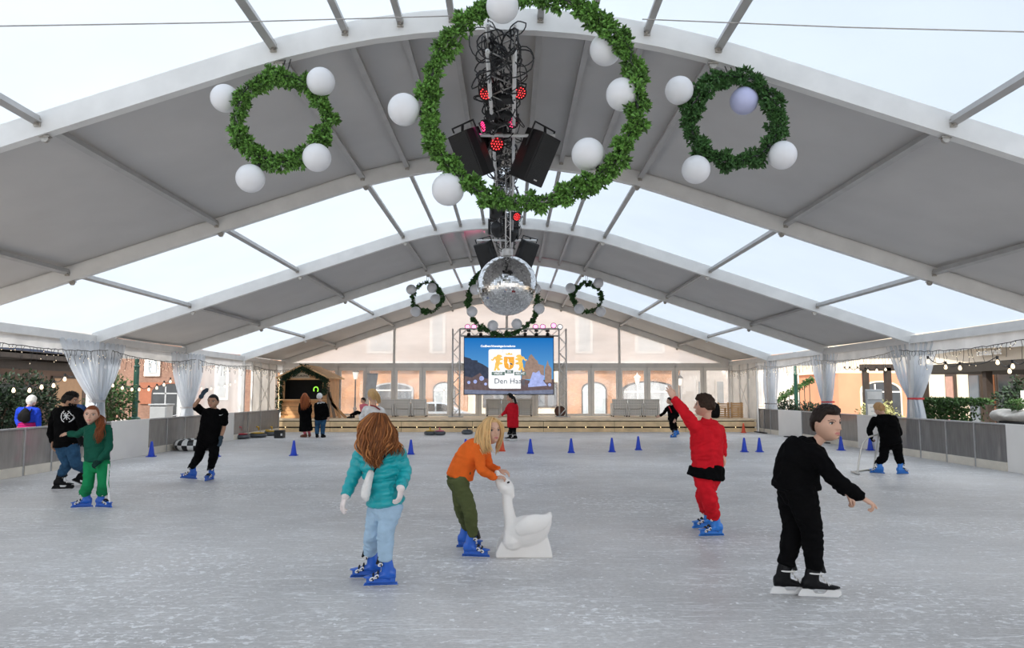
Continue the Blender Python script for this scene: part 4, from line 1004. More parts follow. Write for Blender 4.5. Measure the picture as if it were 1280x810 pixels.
SKIN = mat('fair_skin', (.66, .40, .29), .48, 0, .05, 14, .03, 160, spec=.35)
SKIN2 = mat('tan_skin', (.46, .26, .17), .48, 0, .05, 14, .03, 160, spec=.35)
LIPS = mat('lips', (.50, .17, .15), .4, 0, .05); BROWN_B = mat('brown_brow', (.10, .05, .03), .7); BLOND_B = mat('blond_brow', (.36, .24, .13), .7); BLACK_B = mat('black_brow', (.02, .015, .012), .7)
EYEW = mat('eye_white', (.80, .78, .76), .2, 0, .02); IRIS = mat('iris', (.05, .04, .035), .1); LASH = mat('lash_line', (.03, .02, .018), .6)
def hairmat(name, col, var=.35):
    if name in MATS: return MATS[name]
    m = bpy.data.materials.new(name); m.use_nodes = True; MATS[name] = m; t = m.node_tree; L = t.links.new; b = t.nodes['Principled BSDF']
    tc = t.nodes.new('ShaderNodeTexCoord'); mp = t.nodes.new('ShaderNodeMapping'); mp.inputs['Scale'].default_value = (90, 90, 9); n = t.nodes.new('ShaderNodeTexNoise'); n.inputs['Scale'].default_value = 1.0; n.inputs['Detail'].default_value = 4
    L(tc.outputs['Object'], mp.inputs[0]); L(mp.outputs[0], n.inputs['Vector'])
    g = t.nodes.new('ShaderNodeNewGeometry'); ad = t.nodes.new('ShaderNodeMath'); ad.operation = 'ADD'; L(n.outputs[0], ad.inputs[0]); L(g.outputs['Random Per Island'], ad.inputs[1])
    r = t.nodes.new('ShaderNodeMapRange'); r.inputs['From Min'].default_value = .3; r.inputs['From Max'].default_value = 1.7; r.inputs['To Min'].default_value = 1 - var; r.inputs['To Max'].default_value = 1 + var; L(ad.outputs[0], r.inputs['Value'])
    h = t.nodes.new('ShaderNodeHueSaturation'); h.inputs['Color'].default_value = (*col, 1); L(r.outputs[0], h.inputs['Value']); L(h.outputs[0], b.inputs['Base Color'])
    bp = t.nodes.new('ShaderNodeBump'); bp.inputs['Strength'].default_value = .6; bp.inputs['Distance'].default_value = .004; L(n.outputs[0], bp.inputs['Height']); L(bp.outputs[0], b.inputs['Normal'])
    b.inputs['Roughness'].default_value = .5; b.inputs['Specular IOR Level'].default_value = .22
    return m
def gs(x, c, s): return math.exp(-((x - c) / s) ** 2)
def head_surface(nx, ny, nz):
    """skull, jaw and features in head heights; +y is the face"""
    x, y, z = .355 * nx, (.43 if ny < 0 else .41) * ny, .5 * nz
    if z < .0:
        q = min(1, -z / .5); x *= 1 - .38 * q ** 1.8
        if ny < 0: y *= 1 - .34 * q ** 1.2
    f = max(0.0, ny)
    if f > 0:
        f1 = min(1, f * 1.8); ax = abs(x)
        y -= .02 * gs(x, 0, .25) * gs(z, .0, .2) * f1
        nose = (.035 + .085 * min(1, max(0, (.10 - z) / .22))) * (1 if z > -.125 else math.exp(-((z + .125) / .022) ** 2)) * (1 if z < .08 else math.exp(-((z - .08) / .06) ** 2))
        y += 1.25 * nose * gs(x, 0, .040 + .022 * min(1, max(0, (.05 - z) / .17))) * f1
        y -= .042 * gs(ax, .150, .075) * gs(z, .035, .055) * f1
        y += .022 * gs(ax, .13, .11) * gs(z, .115, .035) * f1
        y += .022 * gs(ax, .20, .09) * gs(z, -.10, .09) * f1
        y += .12 * gs(x, 0, .15) * gs(z, -.42, .12) * f1 + .075 * gs(x, 0, .20) * gs(z, -.27, .11) * f1
        y += .028 * gs(x, 0, .085) * (gs(z, -.222, .022) + 1.1 * gs(z, -.272, .024)) * f1 - .012 * gs(z, -.247, .009) * gs(x, 0, .10) * f1
        y -= .016 * gs(x, 0, .10) * gs(z, -.318, .022) * f1
    return x, y, z
def build_head(c, h, fwd, up, brow, detail=1.0):
    """head mesh; slots: 0 skin, 1 lips, 2 brow, 3 eye white, 4 iris, 5 lash"""
    f = unit(fwd); u = unit(Vector(up) - f * Vector(up).dot(f)); r = f.cross(u); c = Vector(c)
    T = lambda p: c + (r * p[0] + f * p[1] + u * p[2]) * h
    mb = MB(); nu, nv = int(84 * detail), int(64 * detail); loc = []
    for i in range(nv + 1):
        th = PI * (.012 + .976 * i / nv)
        for j in range(nu):
            s = 2 * PI * j / nu; a = s - .42 * math.sin(s)
            loc.append(head_surface(math.sin(th) * math.sin(a), math.sin(th) * math.cos(a), math.cos(th)))
    fs, ms = [], []
    for i in range(nv):
        for j in range(nu):
            q = (i * nu + j, (i + 1) * nu + j, (i + 1) * nu + (j + 1) % nu, i * nu + (j + 1) % nu)
            x = sum(loc[k][0] for k in q) / 4; y = sum(loc[k][1] for k in q) / 4; z = sum(loc[k][2] for k in q) / 4; m = 0
            if y > .1:
                ax = abs(x)
                if (x / .098) ** 2 + ((z + .247 - .02 * (ax / .1) ** 2 * 0) / .040) ** 2 < 1: m = 1
                if .055 < ax < .245 and abs(z - (.108 + .04 * math.sin((ax - .05) / .2 * PI) - .015)) < (.0135 - .05 * max(0, ax - .18)): m = 2
            fs.append(q); ms.append(m)
    top, bot = len(loc), len(loc) + 1
    loc.append((0, 0, .5)); loc.append((0, .02, -.5))
    for j in range(nu): fs.append((top, j, (j + 1) % nu)); ms.append(0); fs.append((bot, nv * nu + (j + 1) % nu, nv * nu + j)); ms.append(0)
    mb.v = [tuple(T(p)) for p in loc]; mb.f = fs; mb.m = ms
    B = Matrix((r, f, u)).transposed()
    for s in (-1, 1):
        mb.ell(T((s * .348, -.035, .0)), (.030 * h, .075 * h, .105 * h), 12, 10, B @ rz(s * -22) @ rx(-12), 0)
        mb.ell(T((s * .362, -.020, .01)), (.022 * h, .042 * h, .06 * h), 10, 8, B @ rz(s * -22), 0)
        mb.ell(T((s * .150, .305, .035)), (.066 * h, .046 * h, .034 * h), 14, 10, B @ rz(s * -12), 3)
        mb.ell(T((s * .150, .335, .036)), (.034 * h, .024 * h, .034 * h), 12, 8, B, 4)
        mb.tube([T((s * .075, .345, .030)), T((s * .11, .357, .066)), T((s * .155, .354, .074)), T((s * .20, .335, .058)), T((s * .225, .31, .035))], [.006 * h, .011 * h, .012 * h, .011 * h, .005 * h], 6, mi=5)
        mb.ell(T((s * .032, .435, -.125)), (.030 * h, .035 * h, .020 * h), 10, 8, B, 0)
    return mb
def build_hair(c, h, fwd, up, thick=.05, front=.27, side=-.02, back=-.30, rough=.012, seed=0, quiff=0.0, nu=72, nv=54):
    f = unit(fwd); u = unit(Vector(up) - f * Vector(up).dot(f)); r = f.cross(u); c = Vector(c)
    T = lambda p: c + (r * p[0] + f * p[1] + u * p[2]) * h
    mb = MB(); rings = []
    for i in range(nv + 1):
        th = PI * (.01 + .90 * i / nv); ring = []
        for j in range(nu):
            a = 2 * PI * j / nu; n_ = Vector((math.sin(th) * math.sin(a), math.sin(th) * math.cos(a), math.cos(th)))
            x, y, z = head_surface(*n_) if n_.y < .2 else (.355 * n_.x, .41 * n_.y, .5 * n_.z)
            ny = math.cos(a)
            line = front if ny > .62 else (side + (front - side) * max(0, (ny - .25) / .37) if ny > .25 else (side if ny > -.15 else side + (back - side) * min(1, (-.15 - ny) / .35)))
            k = max(0, min(1, (z - line) / .07 + .35)); k = k * k * (3 - 2 * k)
            nz_ = noise.noise(Vector((n_.x * 9 + seed, n_.y * 9, n_.z * 3))) + .6 * noise.noise(Vector((n_.x * 22, n_.y * 22 + seed, n_.z * 6)))
            off = -.05 + k * (.05 + thick + rough * nz_ * 2 + quiff * gs(y, .3, .16) * gs(z, .42, .14) * (1.1 + .4 * nz_))
            ring.append(T(Vector((x, y, z)) + n_ * off))
        rings.append(ring)
    return mb.loft(rings)
def locks(mb, guides, n, r, rng, spread=.02, wave=.012, freq=5.0):
    """N tapered strands, each a blend of two neighbouring guide curves"""
    for k in range(n):
        q = rng.random() * (len(guides) - 1); i = min(int(q), len(guides) - 2); w_ = q - i
        pts = [Vector(a).lerp(Vector(b), w_) for a, b in zip(guides[i], guides[i + 1])]
        cut = rng.uniform(.8, 1.0); ph = rng.uniform(0, 6); o = Vector((rng.gauss(0, 1), rng.gauss(0, .7), rng.gauss(0, .4))) * spread
        C = crom([list(p) for p in pts], 7); C = C[:max(6, int(len(C) * cut))]; path, rad = [], []
        for j, p in enumerate(C):
            s = j / (len(C) - 1); p = Vector(p) + o * min(1, s * 2.5 + .25)
            p += Vector((math.sin(s * freq * 2 + ph), math.cos(s * freq * 1.7 + ph * 1.3) * .7, 0)) * wave * min(1, s * 2)
            path.append(p); rad.append(r * (.55 + .6 * math.sin(PI * min(1, s * .9 + .12))) * (1 - .75 * max(0, s - .7) / .3))
        mb.tube(path, rad, 6, flat=.6)
def build_hand(wrist, d, palm, L, thumb=1, curl=(.5, .4, .45, .5, .55), spread=.10, fat=1.0):
    """palm, four fingers of different length bent at the knuckles, thumb from the side of the palm. THUMB: +1 / -1 side."""
    d = unit(d); n = unit(Vector(palm) - d * Vector(palm).dot(d)); s = d.cross(n) * thumb; w_ = Vector(wrist); mb = MB()
    sweep(mb, [w_ - d * .12 * L, w_, w_ + d * .25 * L, w_ + d * .48 * L], [(.135 * L, .105 * L), (.14 * L, .10 * L), (.215 * L, .10 * L), (.22 * L, .085 * L)], L=s, n=14, sub=3)
    for k, (off, ln, a0) in enumerate(((.155, .43, .5), (.052, .48, .17), (-.052, .44, -.17), (-.150, .35, -.5))):
        p = w_ + d * (.46 - .02 * abs(k - 1.2)) * L + s * off * L; c = curl[k + 1]; pts = [p - d * .1 * L, p]; ang = 0
        base = unit(d + s * spread * a0 * 2)
        for seg, f in zip((.46, .30, .24), (.75, 1.0, .8)):
            ang += c * f; v = base * math.cos(ang) + n * math.sin(ang); p = p + v * ln * seg * L; pts.append(p)
        r = (.060 if k < 3 else .050) * L * fat
        sweep(mb, pts, [r, r, r * .92, r * .85, r * .72], n=10, sub=3)
    p = w_ + d * .10 * L + s * .12 * L; v0 = unit(d * .75 + s * .75 + n * .25); v1 = unit(d * (1.0) + s * (.35 - .5 * curl[0]) + n * (.15 + .6 * curl[0]))
    sweep(mb, [p - v0 * .04 * L, p + v0 * .16 * L, p + v0 * .22 * L + v1 * .12 * L, p + v0 * .22 * L + v1 * .27 * L], [.085 * L, .075 * L * fat, .066 * L * fat, .050 * L * fat], n=10, sub=3)
    return mb

# ---- skates (toe along +X, blade on z = 0)
SK = {}
def boot_shell(cuff_lean=.02, top=.25, wide=1.0):
    mb = MB()
    sole = [(-.118, .030), (-.105, .040), (-.06, .042), (0, .040), (.05, .046), (.10, .046), (.135, .036), (.150, .016)]
    rings = []
    for x, hw in sole:
        zt = .100 + .075 * gs(x, -.065, .06) if x < .03 else .106 - .26 * (x - .03) * (.4 + 2.4 * (x - .03)); zt = min(zt, .2); n = 14
        zb_ = .062 + (.012 if x > .13 else 0)
        rings.append([(x, hw * wide * math.cos(a), (zt + zb_) / 2 + (zt - zb_) / 2 * math.sin(a)) for a in (2 * PI * j / n for j in range(n))])
    mb.loft(rings)
    cu = [(-.045, .0, .09), (-.048, 0, .14), (-.040, 0, .19), (-.030 + cuff_lean, 0, top)]
    sweep(mb, [Vector(p) for p in cu], [(.056, .042 * wide), (.053, .044 * wide), (.051, .045 * wide), (.053, .048 * wide)], L=Vector((1, 0, 0)), n=18, sub=3)
    return fuse(mb, .006, 2)
def skate(style):
    if style in SK: return SK[style]
    if style == 'blue': bm_, hm = mat('blue_skate_plastic', (.012, .115, .56), .32, 0, .08, 8, coat=.2), mat('blue_skate_plastic', None)
    elif style == 'sky': bm_, hm = mat('bright_blue_skate_plastic', (.022, .21, .70), .32, 0, .08, 8, coat=.2), mat('bright_blue_skate_plastic', None)
    elif style == 'bw': bm_, hm = mat('black_skate_leather', (.005, .005, .006), .5, 0, .1, 20, .05, 80, spec=.15), mat('white_blade_holder', (.80, .80, .80), .4, 0, .04)
    else: bm_, hm = mat('black_skate_leather', (.005, .005, .006), .5, 0, .1, 20, .05, 80, spec=.15), mat('black_skate_leather', None)
    steel = mat('skate_steel', (.62, .63, .65), .25, .9, .05); liner = mat('black_liner', (.012, .012, .013), .8, 0, .1); bk = mat('white_buckle', (.82, .80, .78), .4, 0, .04)
    blue = style in ('blue', 'sky')
    b = obj('ice_skate', boot_shell(.004, .24 if blue else .22, 1.0 if blue else .92), bm_, None, True, local=True)
    h = MB()
    if blue:
        h.prism([(-.135, .012), (.150, .012), (.140, .034), (.10, .036), (.085, .066), (.135, .070), (-.115, .070), (-.06, .066), (-.075, .036), (-.125, .034)][::1], (0, -.011, 0), (1, 0, 0), (0, 0, 1), -.022)
        h.box((.005, 0, .024), (.27, .022, .022)).box((.11, 0, .052), (.035, .034, .036)).box((-.09, 0, .052), (.045, .034, .036))
    else:
        h.prism([(-.150, .012), (.135, .012), (.158, .034), (.150, .066), (.06, .066), (.035, .036), (-.03, .036), (-.05, .066), (-.115, .066), (-.135, .045)], (0, -.010, 0), (1, 0, 0), (0, 0, 1), -.020)
    obj('blade_holder', h, hm, b, local=True, bevel=.003)
    obj('blade', MB().prism([(-.140, .006), (-.125, 0), (.125, 0), (.150, .012), (.145, .022), (-.14, .022)], (0, -.0022, 0), (1, 0, 0), (0, 0, 1), -.0044), steel, b, local=True)
    t = MB(); sweep(t, [Vector((-.036, 0, .19)), Vector((-.028, 0, .235)), Vector((-.024, 0, .262 if blue else .25))], [(.048, .043), (.049, .044), (.051, .047)], L=Vector((1, 0, 0)), n=16, sub=3); t.box((.03, 0, .222), (.022, .06, .075), ry(-15))
    obj('liner', t, liner, b, True, local=True)
    if blue:
        for k, (x, z, a) in enumerate(((.080, .092, 30), (.042, .110, 42), (.012, .205, 12))):
            s_ = MB()
            s_.tube([Vector((x - .01, .052 * math.cos(q), z - .045 + .058 * math.sin(q))) for q in (PI * (.06 + .88 * j / 12) for j in range(13))], .007, 6, flat=1.8)
            st_ = obj('strap', s_, liner, b, True, local=True)
            for sd in (-1, 1):
                u = MB(); c = Vector((x, sd * .051, z - .018)); ring = [c + ry(a) @ Vector((.017 * math.cos(q), 0, .010 * math.sin(q))) for q in (2 * PI * j / 14 for j in range(14))]
                u.tube(ring, .0055, 6, True)
                if sd: obj('buckle', u, bk, b, True, local=True)
    else:
        la = MB()
        for k in range(5):
            x = .085 - .020 * k; z = .110 + .018 * k + (.012 if k > 2 else 0)
            la.tube([(x, -.034, z - .030), (x - .006, 0, z - .006), (x + .004, .034, z - .030)], .0042, 5)
        obj('lace', la, bk, b, True, local=True)
        ank = MB().tube([(-.020 + .058 * math.cos(q), .051 * math.sin(q), .182) for q in (2 * PI * j / 20 for j in range(20))], .006, 6, True)
        obj('ankle_cuff', ank, bk if style == 'bw' else liner, b, True, local=True)
    for o in [b] + list(b.children): COL.objects.unlink(o)
    SK[style] = b; return b
def put_skate(parent, style, pos, yaw, s=1.0, tilt=0.0, roll=0.0):
    src = skate(style); r = src.copy(); COL.objects.link(r); r.parent = parent
    for ch in src.children: c_ = ch.copy(); COL.objects.link(c_); c_.parent = r
    r.location = Vector(pos) - Vector(WL[parent.name]); r.scale = (s, s, s)
    r.rotation_euler = (Matrix.Rotation(math.radians(yaw), 3, 'Z') @ Matrix.Rotation(math.radians(-tilt), 3, 'Y') @ Matrix.Rotation(math.radians(roll), 3, 'X')).to_euler()
    M = Matrix.Translation(Vector(pos)) @ r.rotation_euler.to_matrix().to_4x4()
    return M @ (Vector((-.028, 0, .205)) * s)
def shoe(parent, pos, yaw, s, m):
    mb = MB(); R = rz(yaw); c = Vector(pos)
    sweep(mb, [c + R @ Vector(p) * s for p in ((-.11, 0, .05), (-.03, 0, .055), (.08, 0, .045), (.15, 0, .03))], [(.042 * s, .05 * s), (.045 * s, .055 * s), (.05 * s, .043 * s), (.035 * s, .028 * s)], L=R @ Vector((0, 1, 0)), n=12, sub=3)
    sweep(mb, [c + R @ Vector(p) * s for p in ((-.06, 0, .05), (-.065, 0, .12))], [.048 * s, .048 * s], n=12, sub=3)
    obj('shoe', fuse(mb, .009 * s, 2), m, parent, True)
    return c + R @ Vector((-.06, 0, .10)) * s

class Fig:
    def __init__(s, label, d0, at, skin=SKIN, vox=.008, sc=.8, near=True):
        s.d = d0; s.loc = Vector(at); s.skin = skin; s.vox = vox; s.sc = sc; s.near = near; s.label = label
        s.b = MB(); s.extra = MB(); s.parts = []; s.kids = []
    def J(s, p): return P(p[0], p[1], s.d + (p[2] if len(p) > 2 else 0)) if not isinstance(p, Vector) else p
    def torso(s, hips, shs, mats, hem=-.18, ease=.014, hw=(1, 1, 1, 1), arch=(0, 0, 0), puffy=None, hood=False, collar=.0, fold=(.006, 9, 14), top=True, depth=1.0):
        """trunk from hip joints to shoulder joints; the garment hangs over it"""
        h0, h1 = [s.J(p) for p in hips]; a0, a1 = [s.J(p) for p in shs]; k = s.sc
        pc, sc_ = (h0 + h1) / 2, (a0 + a1) / 2; Lh, Ls = unit(h1 - h0), unit(a1 - a0); ax_ = sc_ - pc; up = unit(ax_); s.up, s.Ls, s.Lh = up, Ls, Lh
        ar = Vector(arch); W = (a1 - a0).length / 2
        s.chest = sc_; s.fw = up.cross(Ls)
        st = [(-.16, .150 * k * hw[0], .115 * k), (0.0, .165 * k * hw[0], .120 * k), (.28, .150 * k * hw[1], .108 * k), (.55, .155 * k * hw[2], .115 * k), (.82, .165 * k * hw[3], .118 * k), (.97, W * .92, .095 * k), (1.07, W * .58, .072 * k), (1.14, .062 * k, .062 * k)]
        C = lambda t: pc + ax_ * t + ar * math.sin(PI * max(0, min(1, t)))
        sweep(s.b, [C(t) for t, _, _ in st], [(a * .8, b * .78 * depth) for _, a, b in st], L=(Lh, Ls), n=20, sub=3)
        s.neck0 = C(1.08)
        if top:
            q = [(t, a, b) for t, a, b in st if t > hem + .02 and t < 1.12]; f = (0 if hem > 0 else 1)
            q0 = [(hem, .160 * k * hw[0], .122 * k)] + q
            g = MB(); sweep(g, [C(t) for t, _, _ in q0], [(a + ease, (b + ease) * depth) for _, a, b in q0], L=(Lh, Ls), n=26, sub=7 if puffy else 4, power=2.3, scallop=puffy, cap=.25)
            s.g = g; s.gm = mats; s.gf = fold; s.gease = ease; s.puffy = puffy
            if hood:
                n0 = C(1.03); fw = up.cross(Ls); hb = hood if isinstance(hood, (int, float)) and not isinstance(hood, bool) else 1.0
                s.hoodpts = (n0, fw)
                bk = -fw * s.face_sign
                sweep(g, [n0 + Ls * .085 * k - bk * .07 * k - up * .03 * k, n0 + Ls * .115 * k + up * .015 * k, n0 + Ls * .06 * k + bk * .075 * k + up * .02 * k, n0 - Ls * .06 * k + bk * .075 * k + up * .02 * k, n0 - Ls * .115 * k + up * .015 * k, n0 - Ls * .085 * k - bk * .07 * k - up * .03 * k], [.035 * k, .045 * k, .05 * k * hb, .05 * k * hb, .045 * k, .035 * k], n=12, sub=4)
                sweep(g, [n0 + bk * .085 * k + up * .0, n0 + bk * .115 * k - up * .09 * k * hb, n0 + bk * .085 * k - up * .17 * k * hb], [(.10 * k, .045 * k), (.095 * k * hb, .05 * k), (.03 * k, .025 * k)], L=Ls, n=14, sub=4)
            if collar: sweep(g, [C(1.04), C(1.13)], [(.085 * k, .08 * k), (.075 * k, .07 * k)], L=Ls, n=16, sub=3)
        return s
    face_sign = 1
    def arm(s, pts, sleeve=1.0, r=(.060, .050, .040), hand=None, er=None, fat=1.0):
        """shoulder, elbow, wrist; SLEEVE: share of the arm it covers; HAND: (direction, palm, length, thumb, curl[, spread])"""
        S_, E_, W_ = [s.J(p) for p in pts]; k = s.sc
        inn = S_ - (S_ - s.chest) * .18
        sweep(s.b, [inn, S_.lerp(E_, .4), E_, E_.lerp(W_, .5), W_], [.050 * k, .047 * k, .038 * k, .036 * k, .026 * k], n=12, sub=4)
        if sleeve > 0:
            if sleeve > .9: pts_ = [inn, S_, S_.lerp(E_, .55), E_, E_.lerp(W_, .55), E_.lerp(W_, .97)]; rr = [r[0] * .95, r[0], r[0] * .95, r[1], (r[1] + r[2]) / 2, r[2]]
            else: pts_ = [inn, S_, S_.lerp(E_, .5), S_.lerp(E_, sleeve * 2)]; rr = [r[0] * .95, r[0], r[0], r[0] * 1.0]
            sweep(s.g, pts_, [q * k for q in rr], n=16, sub=8 if s.puffy else 4, scallop=s.puffy, cap=.3)
        if hand:
            hd = build_hand(W_, hand[0], hand[1], hand[2], hand[3], hand[4], hand[5] if len(hand) > 5 else .1)
            s.kids.append(('hand', fuse(hd, max(.0026, hand[2] * .018) if s.near else .006, 1), W_))
            if len(hand) > 6: s.gloves = getattr(s, 'gloves', []) + [(build_hand(W_, hand[0], hand[1], hand[2] * 1.04, hand[3], hand[4], hand[5], 1.28), W_, E_, hand[6])]
        return W_
    def legs(s, hips, knees, ankles, m, r=(.098, .078, .066), fold=(.007, 10, 16), flare=None, stack=0.0, name='trousers', waist=.06, short=1.0, seat=(0, 0, 0)):
        k = s.sc; g = MB(); H = [s.J(p) for p in hips]; K = [s.J(p) for p in knees]; A = [s.J(p) for p in ankles]
        c = (H[0] + H[1]) / 2; Lh = unit(H[1] - H[0]); up = getattr(s, 'up', Vector((0, 0, 1))); hw = (H[1] - H[0]).length / 2
        sweep(g, [c - Vector((0, 0, .10 * k)), c + Vector(seat) * .5, c + up * .09 * k, c + up * (.09 + waist) * k], [(.13 * k, .105 * k), (.172 * k, .128 * k), (.165 * k, .118 * k), (.155 * k, .110 * k)], L=Lh, n=20, sub=3)
        for h, kn, a in zip(H, K, A):
            h2 = c + (h - c) * 1.0
            e = kn.lerp(a, short)
            sweep(g, [h2, h2.lerp(kn, .45), kn, kn.lerp(e, .4), kn.lerp(e, .82), e], [r[0] * k, r[0] * .92 * k, r[1] * k, (r[1] * .55 + r[2] * .5) * k, r[2] * k, (flare or r[2]) * k], n=16, sub=6, scallop=(.05 * k, stack) if stack else None, cap=.3)
            sweep(s.b, [h2, h2.lerp(kn, .5), kn, kn.lerp(a, .35), a], [.078 * k, .068 * k, .050 * k, .050 * k, .034 * k], n=12, sub=4)
        s.parts.append((name, g, m, fold)); return s
    def head(s, c, h, yaw, pitch=0, brow=BROWN_B, tilt=(0, 0, 1)):
        s.hc = s.J(c); s.hh = h; s.hf = direction(yaw, pitch); s.hu = Vector(tilt); k = s.sc
        f = s.hf; u = unit(s.hu - f * s.hu.dot(f)); s.hu = u; s.hr = f.cross(u)
        base = s.hc - u * h * .36 - f * h * .10
        sweep(s.b, [s.neck0 - s.up * .04, s.neck0.lerp(base, .5), base, s.hc - u * h * .1 - f * h * .08], [.062 * k, .050 * k, .050 * k, .055 * k], n=14, sub=3)
        s.brow = brow; return s
    def hp(s, x, y, z): return s.hc + (s.hr * x + s.hf * y + s.hu * z) * s.hh
    def finish(s, top_name='jacket', hair=None, hairs=None, tkind=None):
        body = fuse(s.b, s.vox * 1.25, 2)
        hd = build_head(s.hc, s.hh, s.hf, s.hu, s.brow, 1.0 if s.near else .55)
        join(body, hd)
        for n_, m_, w_ in s.kids: join(body, m_, 0)
        o = obj('person', body, [s.skin, LIPS, s.brow, EYEW, IRIS, LASH], None, True, at=tuple(s.loc))
        tag(o, s.label, 'person'); s.o = o
        if hasattr(s, 'g'): obj(top_name, fuse(s.g, s.vox, 1 if s.puffy else 2, s.gf), s.gm, o, True)
        for n_, g, m, fold in s.parts: obj(n_, fuse(g, s.vox, 2, fold), m, o, True)
        for g, W_, E_, m in getattr(s, 'gloves', []):
            sweep(g, [W_.lerp(E_, .10), W_, W_ + (W_ - E_) * .05], [.045 * s.sc, .043 * s.sc, .04 * s.sc], n=12, sub=3)
            obj('glove', fuse(g, .0032 if s.near else .006, 1), m, o, True)
        if hair: obj('hair', build_hair(s.hc, s.hh, s.hf, s.hu, **hair[1]), hair[0], o, True)
        return o
from mathutils.bvhtree import BVHTree
def decal(name, target, mb, d, m):
    """lay a flat mark onto a garment: every point is moved along D until it meets the cloth"""
    off = Vector(WL[target.name]); me = target.data
    t = BVHTree.FromPolygons([tuple(v.co + off) for v in me.vertices], [tuple(p.vertices) for p in me.polygons]); d = unit(d); out = []
    for v in mb.v:
        h = t.ray_cast(Vector(v) - d * .6, d)[0]
        out.append(tuple((h if h is not None else Vector(v)) - d * .004))
    mb.v = out; return obj(name, mb, m, target)
def ringmark(c, r, wd, u, v, a0=0, a1=2 * PI, n=26):
    mb = MB(); pts = [(a0 + (a1 - a0) * k / n) for k in range(n + 1)]
    vs = [c + (u * math.cos(a) + v * math.sin(a)) * q for a in pts for q in (r - wd / 2, r + wd / 2)]
    return mb.add(vs, [(2 * i, 2 * i + 1, 2 * i + 3, 2 * i + 2) for i in range(n)])
def strip(mb, a, b, wd, n=5):
    a, b = Vector(a), Vector(b); s = (b - a).cross(Vector((0, 1, 0))).normalized() * wd / 2; vs = []
    for k in range(n + 1): q = a.lerp(b, k / n); vs += [q - s, q + s]
    return mb.add(vs, [(2 * i, 2 * i + 1, 2 * i + 3, 2 * i + 2) for i in range(n)])
FAB = lambda n, c, **k: mat(n, c, **{**dict(rough=.9, var=.12, scale=9, bump=.2, bscale=90, spec=.12, sheen=.0), **k})
M_teal = mat('teal_quilted_nylon', (.010, .36, .40), .32, 0, .12, 7, .10, 26, spec=.45)
M_ltdenim = FAB('pale_blue_joggers', (.40, .56, .72), bump=.2, bscale=40)
M_orangeh = FAB('orange_sweater', (.80, .145, .022)); M_olive = FAB('olive_joggers', (.085, .10, .040), bump=.2, bscale=40)
M_redh = FAB('red_tracksuit', (.62, .012, .022)); M_blackf = FAB('black_fleece', (.0038, .0038, .0042), spec=.05)
M_blackt = FAB('black_joggers', (.0042, .0042, .0046), spec=.05); M_jeans = FAB('blue_denim', (.030, .085, .165), var=.3, scale=12)
M_gsweat = FAB('bottle_green_sweater', (.010, .085, .055)); M_gtr = FAB('bright_green_track_trousers', (.012, .23, .085)); M_wht = FAB('white_cloth', (.80, .78, .76))
M_glovew = FAB('white_knit_glove', (.78, .70, .68)); M_gloveb = FAB('black_glove', (.010, .010, .011)); M_gloveg = FAB('grey_blue_glove', (.05, .075, .10))
M_redc = FAB('red_coat', (.66, .015, .03)); M_bluet = FAB('royal_blue_top', (.015, .05, .46)); M_pinks = FAB('magenta_striped_skirt', (.48, .02, .17)); M_pinkc = FAB('pink_top', (.80, .20, .26))
M_mark = mat('white_print', (.85, .85, .85), .6); M_darkg = FAB('dark_green_glove', (.008, .035, .028))
H_aub = hairmat('auburn_hair', (.20, .070, .022), .6); H_blo = hairmat('blond_hair', (.66, .42, .19)); H_dk = hairmat('dark_brown_hair', (.016, .008, .005)); H_blk = hairmat('black_hair', (.010, .008, .007)); H_gng = hairmat('ginger_brown_hair', (.24, .07, .025)); H_wh = hairmat('white_hair', (.70, .68, .64), .15); H_br = hairmat('brown_hair', (.035, .017, .009))
DN = Vector((0, 0, -1))

# ---------------- girl in the teal jacket, seen from behind
A0, A1 = G(477, 733), G(459, 723)
g = Fig('person in teal puffer jacket and pale blue trousers skating away, long auburn hair', 5.93, (A0 + A1) / 2, sc=.80, vox=.0075)
SK_POS = [(A0, 187), (A1, 184)]
hips = [(473, 630, .05), (492, 630, -.03)]
g.torso(hips, [(452, 568, .03), (496, 566, -.03)], M_teal, hem=-.02, ease=.030, puffy=(.070, .25), hood=True, fold=(.004, 14, 22), hw=(.90, .86, .90, .95))
h0 = [g.J(p) for p in hips]
cu = MB(); pc = (h0[0] + h0[1]) / 2
g.arm([(451, 570, .03), (441, 597, .03), (432, 620, -.06)], 1, (.076, .064, .050), (Vector((-.30, -.1, -1)), Vector((.8, .5, 0)), .150, -1, (.5, .35, .4, .45, .55), .14, M_glovew))
g.arm([(498, 568, -.03), (506, 590, .0), (501, 610, -.15)], 1, (.076, .064, .050), (Vector((-.10, .0, -1)), Vector((-.9, .3, 0)), .150, 1, (.5, .45, .5, .55, .6), .10, M_glovew))
g.head((471, 542, 0), .222, 118, -6)
sweep(g.g, [pc + Vector((0, 0, .0)), pc + Vector((0, 0, .05))], [(.138, .108), (.138, .108)], L=g.Lh, n=22, sub=2)
def feet(fg, poss, style, s):
    """ankle points for skates that are attached after the body exists"""
    out = []
    for pos, yaw, *r in poss:
        M = Matrix.Translation(Vector(pos)) @ Matrix.Rotation(math.radians(yaw), 4, 'Z') @ Matrix.Rotation(math.radians(-(r[0] if r else 0)), 4, 'Y')
        out.append(M @ (Vector((-.024, 0, .225)) * s))
    fg.skates = [(style, p, y, s, (r[0] if r else 0)) for p, y, *r in poss]
    return out
def shod(fg, o):
    for st_, p, y, s, tl in fg.skates: put_skate(o, st_, p, y, s, tl)
an = feet(g, [(A1, 184), (A0, 188)], 'blue', .93)
g.legs(hips, [(466, 664, .10), (482, 664, -.02)], an, M_ltdenim, r=(.100, .082, .070), fold=(.006, 9, 20), stack=.0)
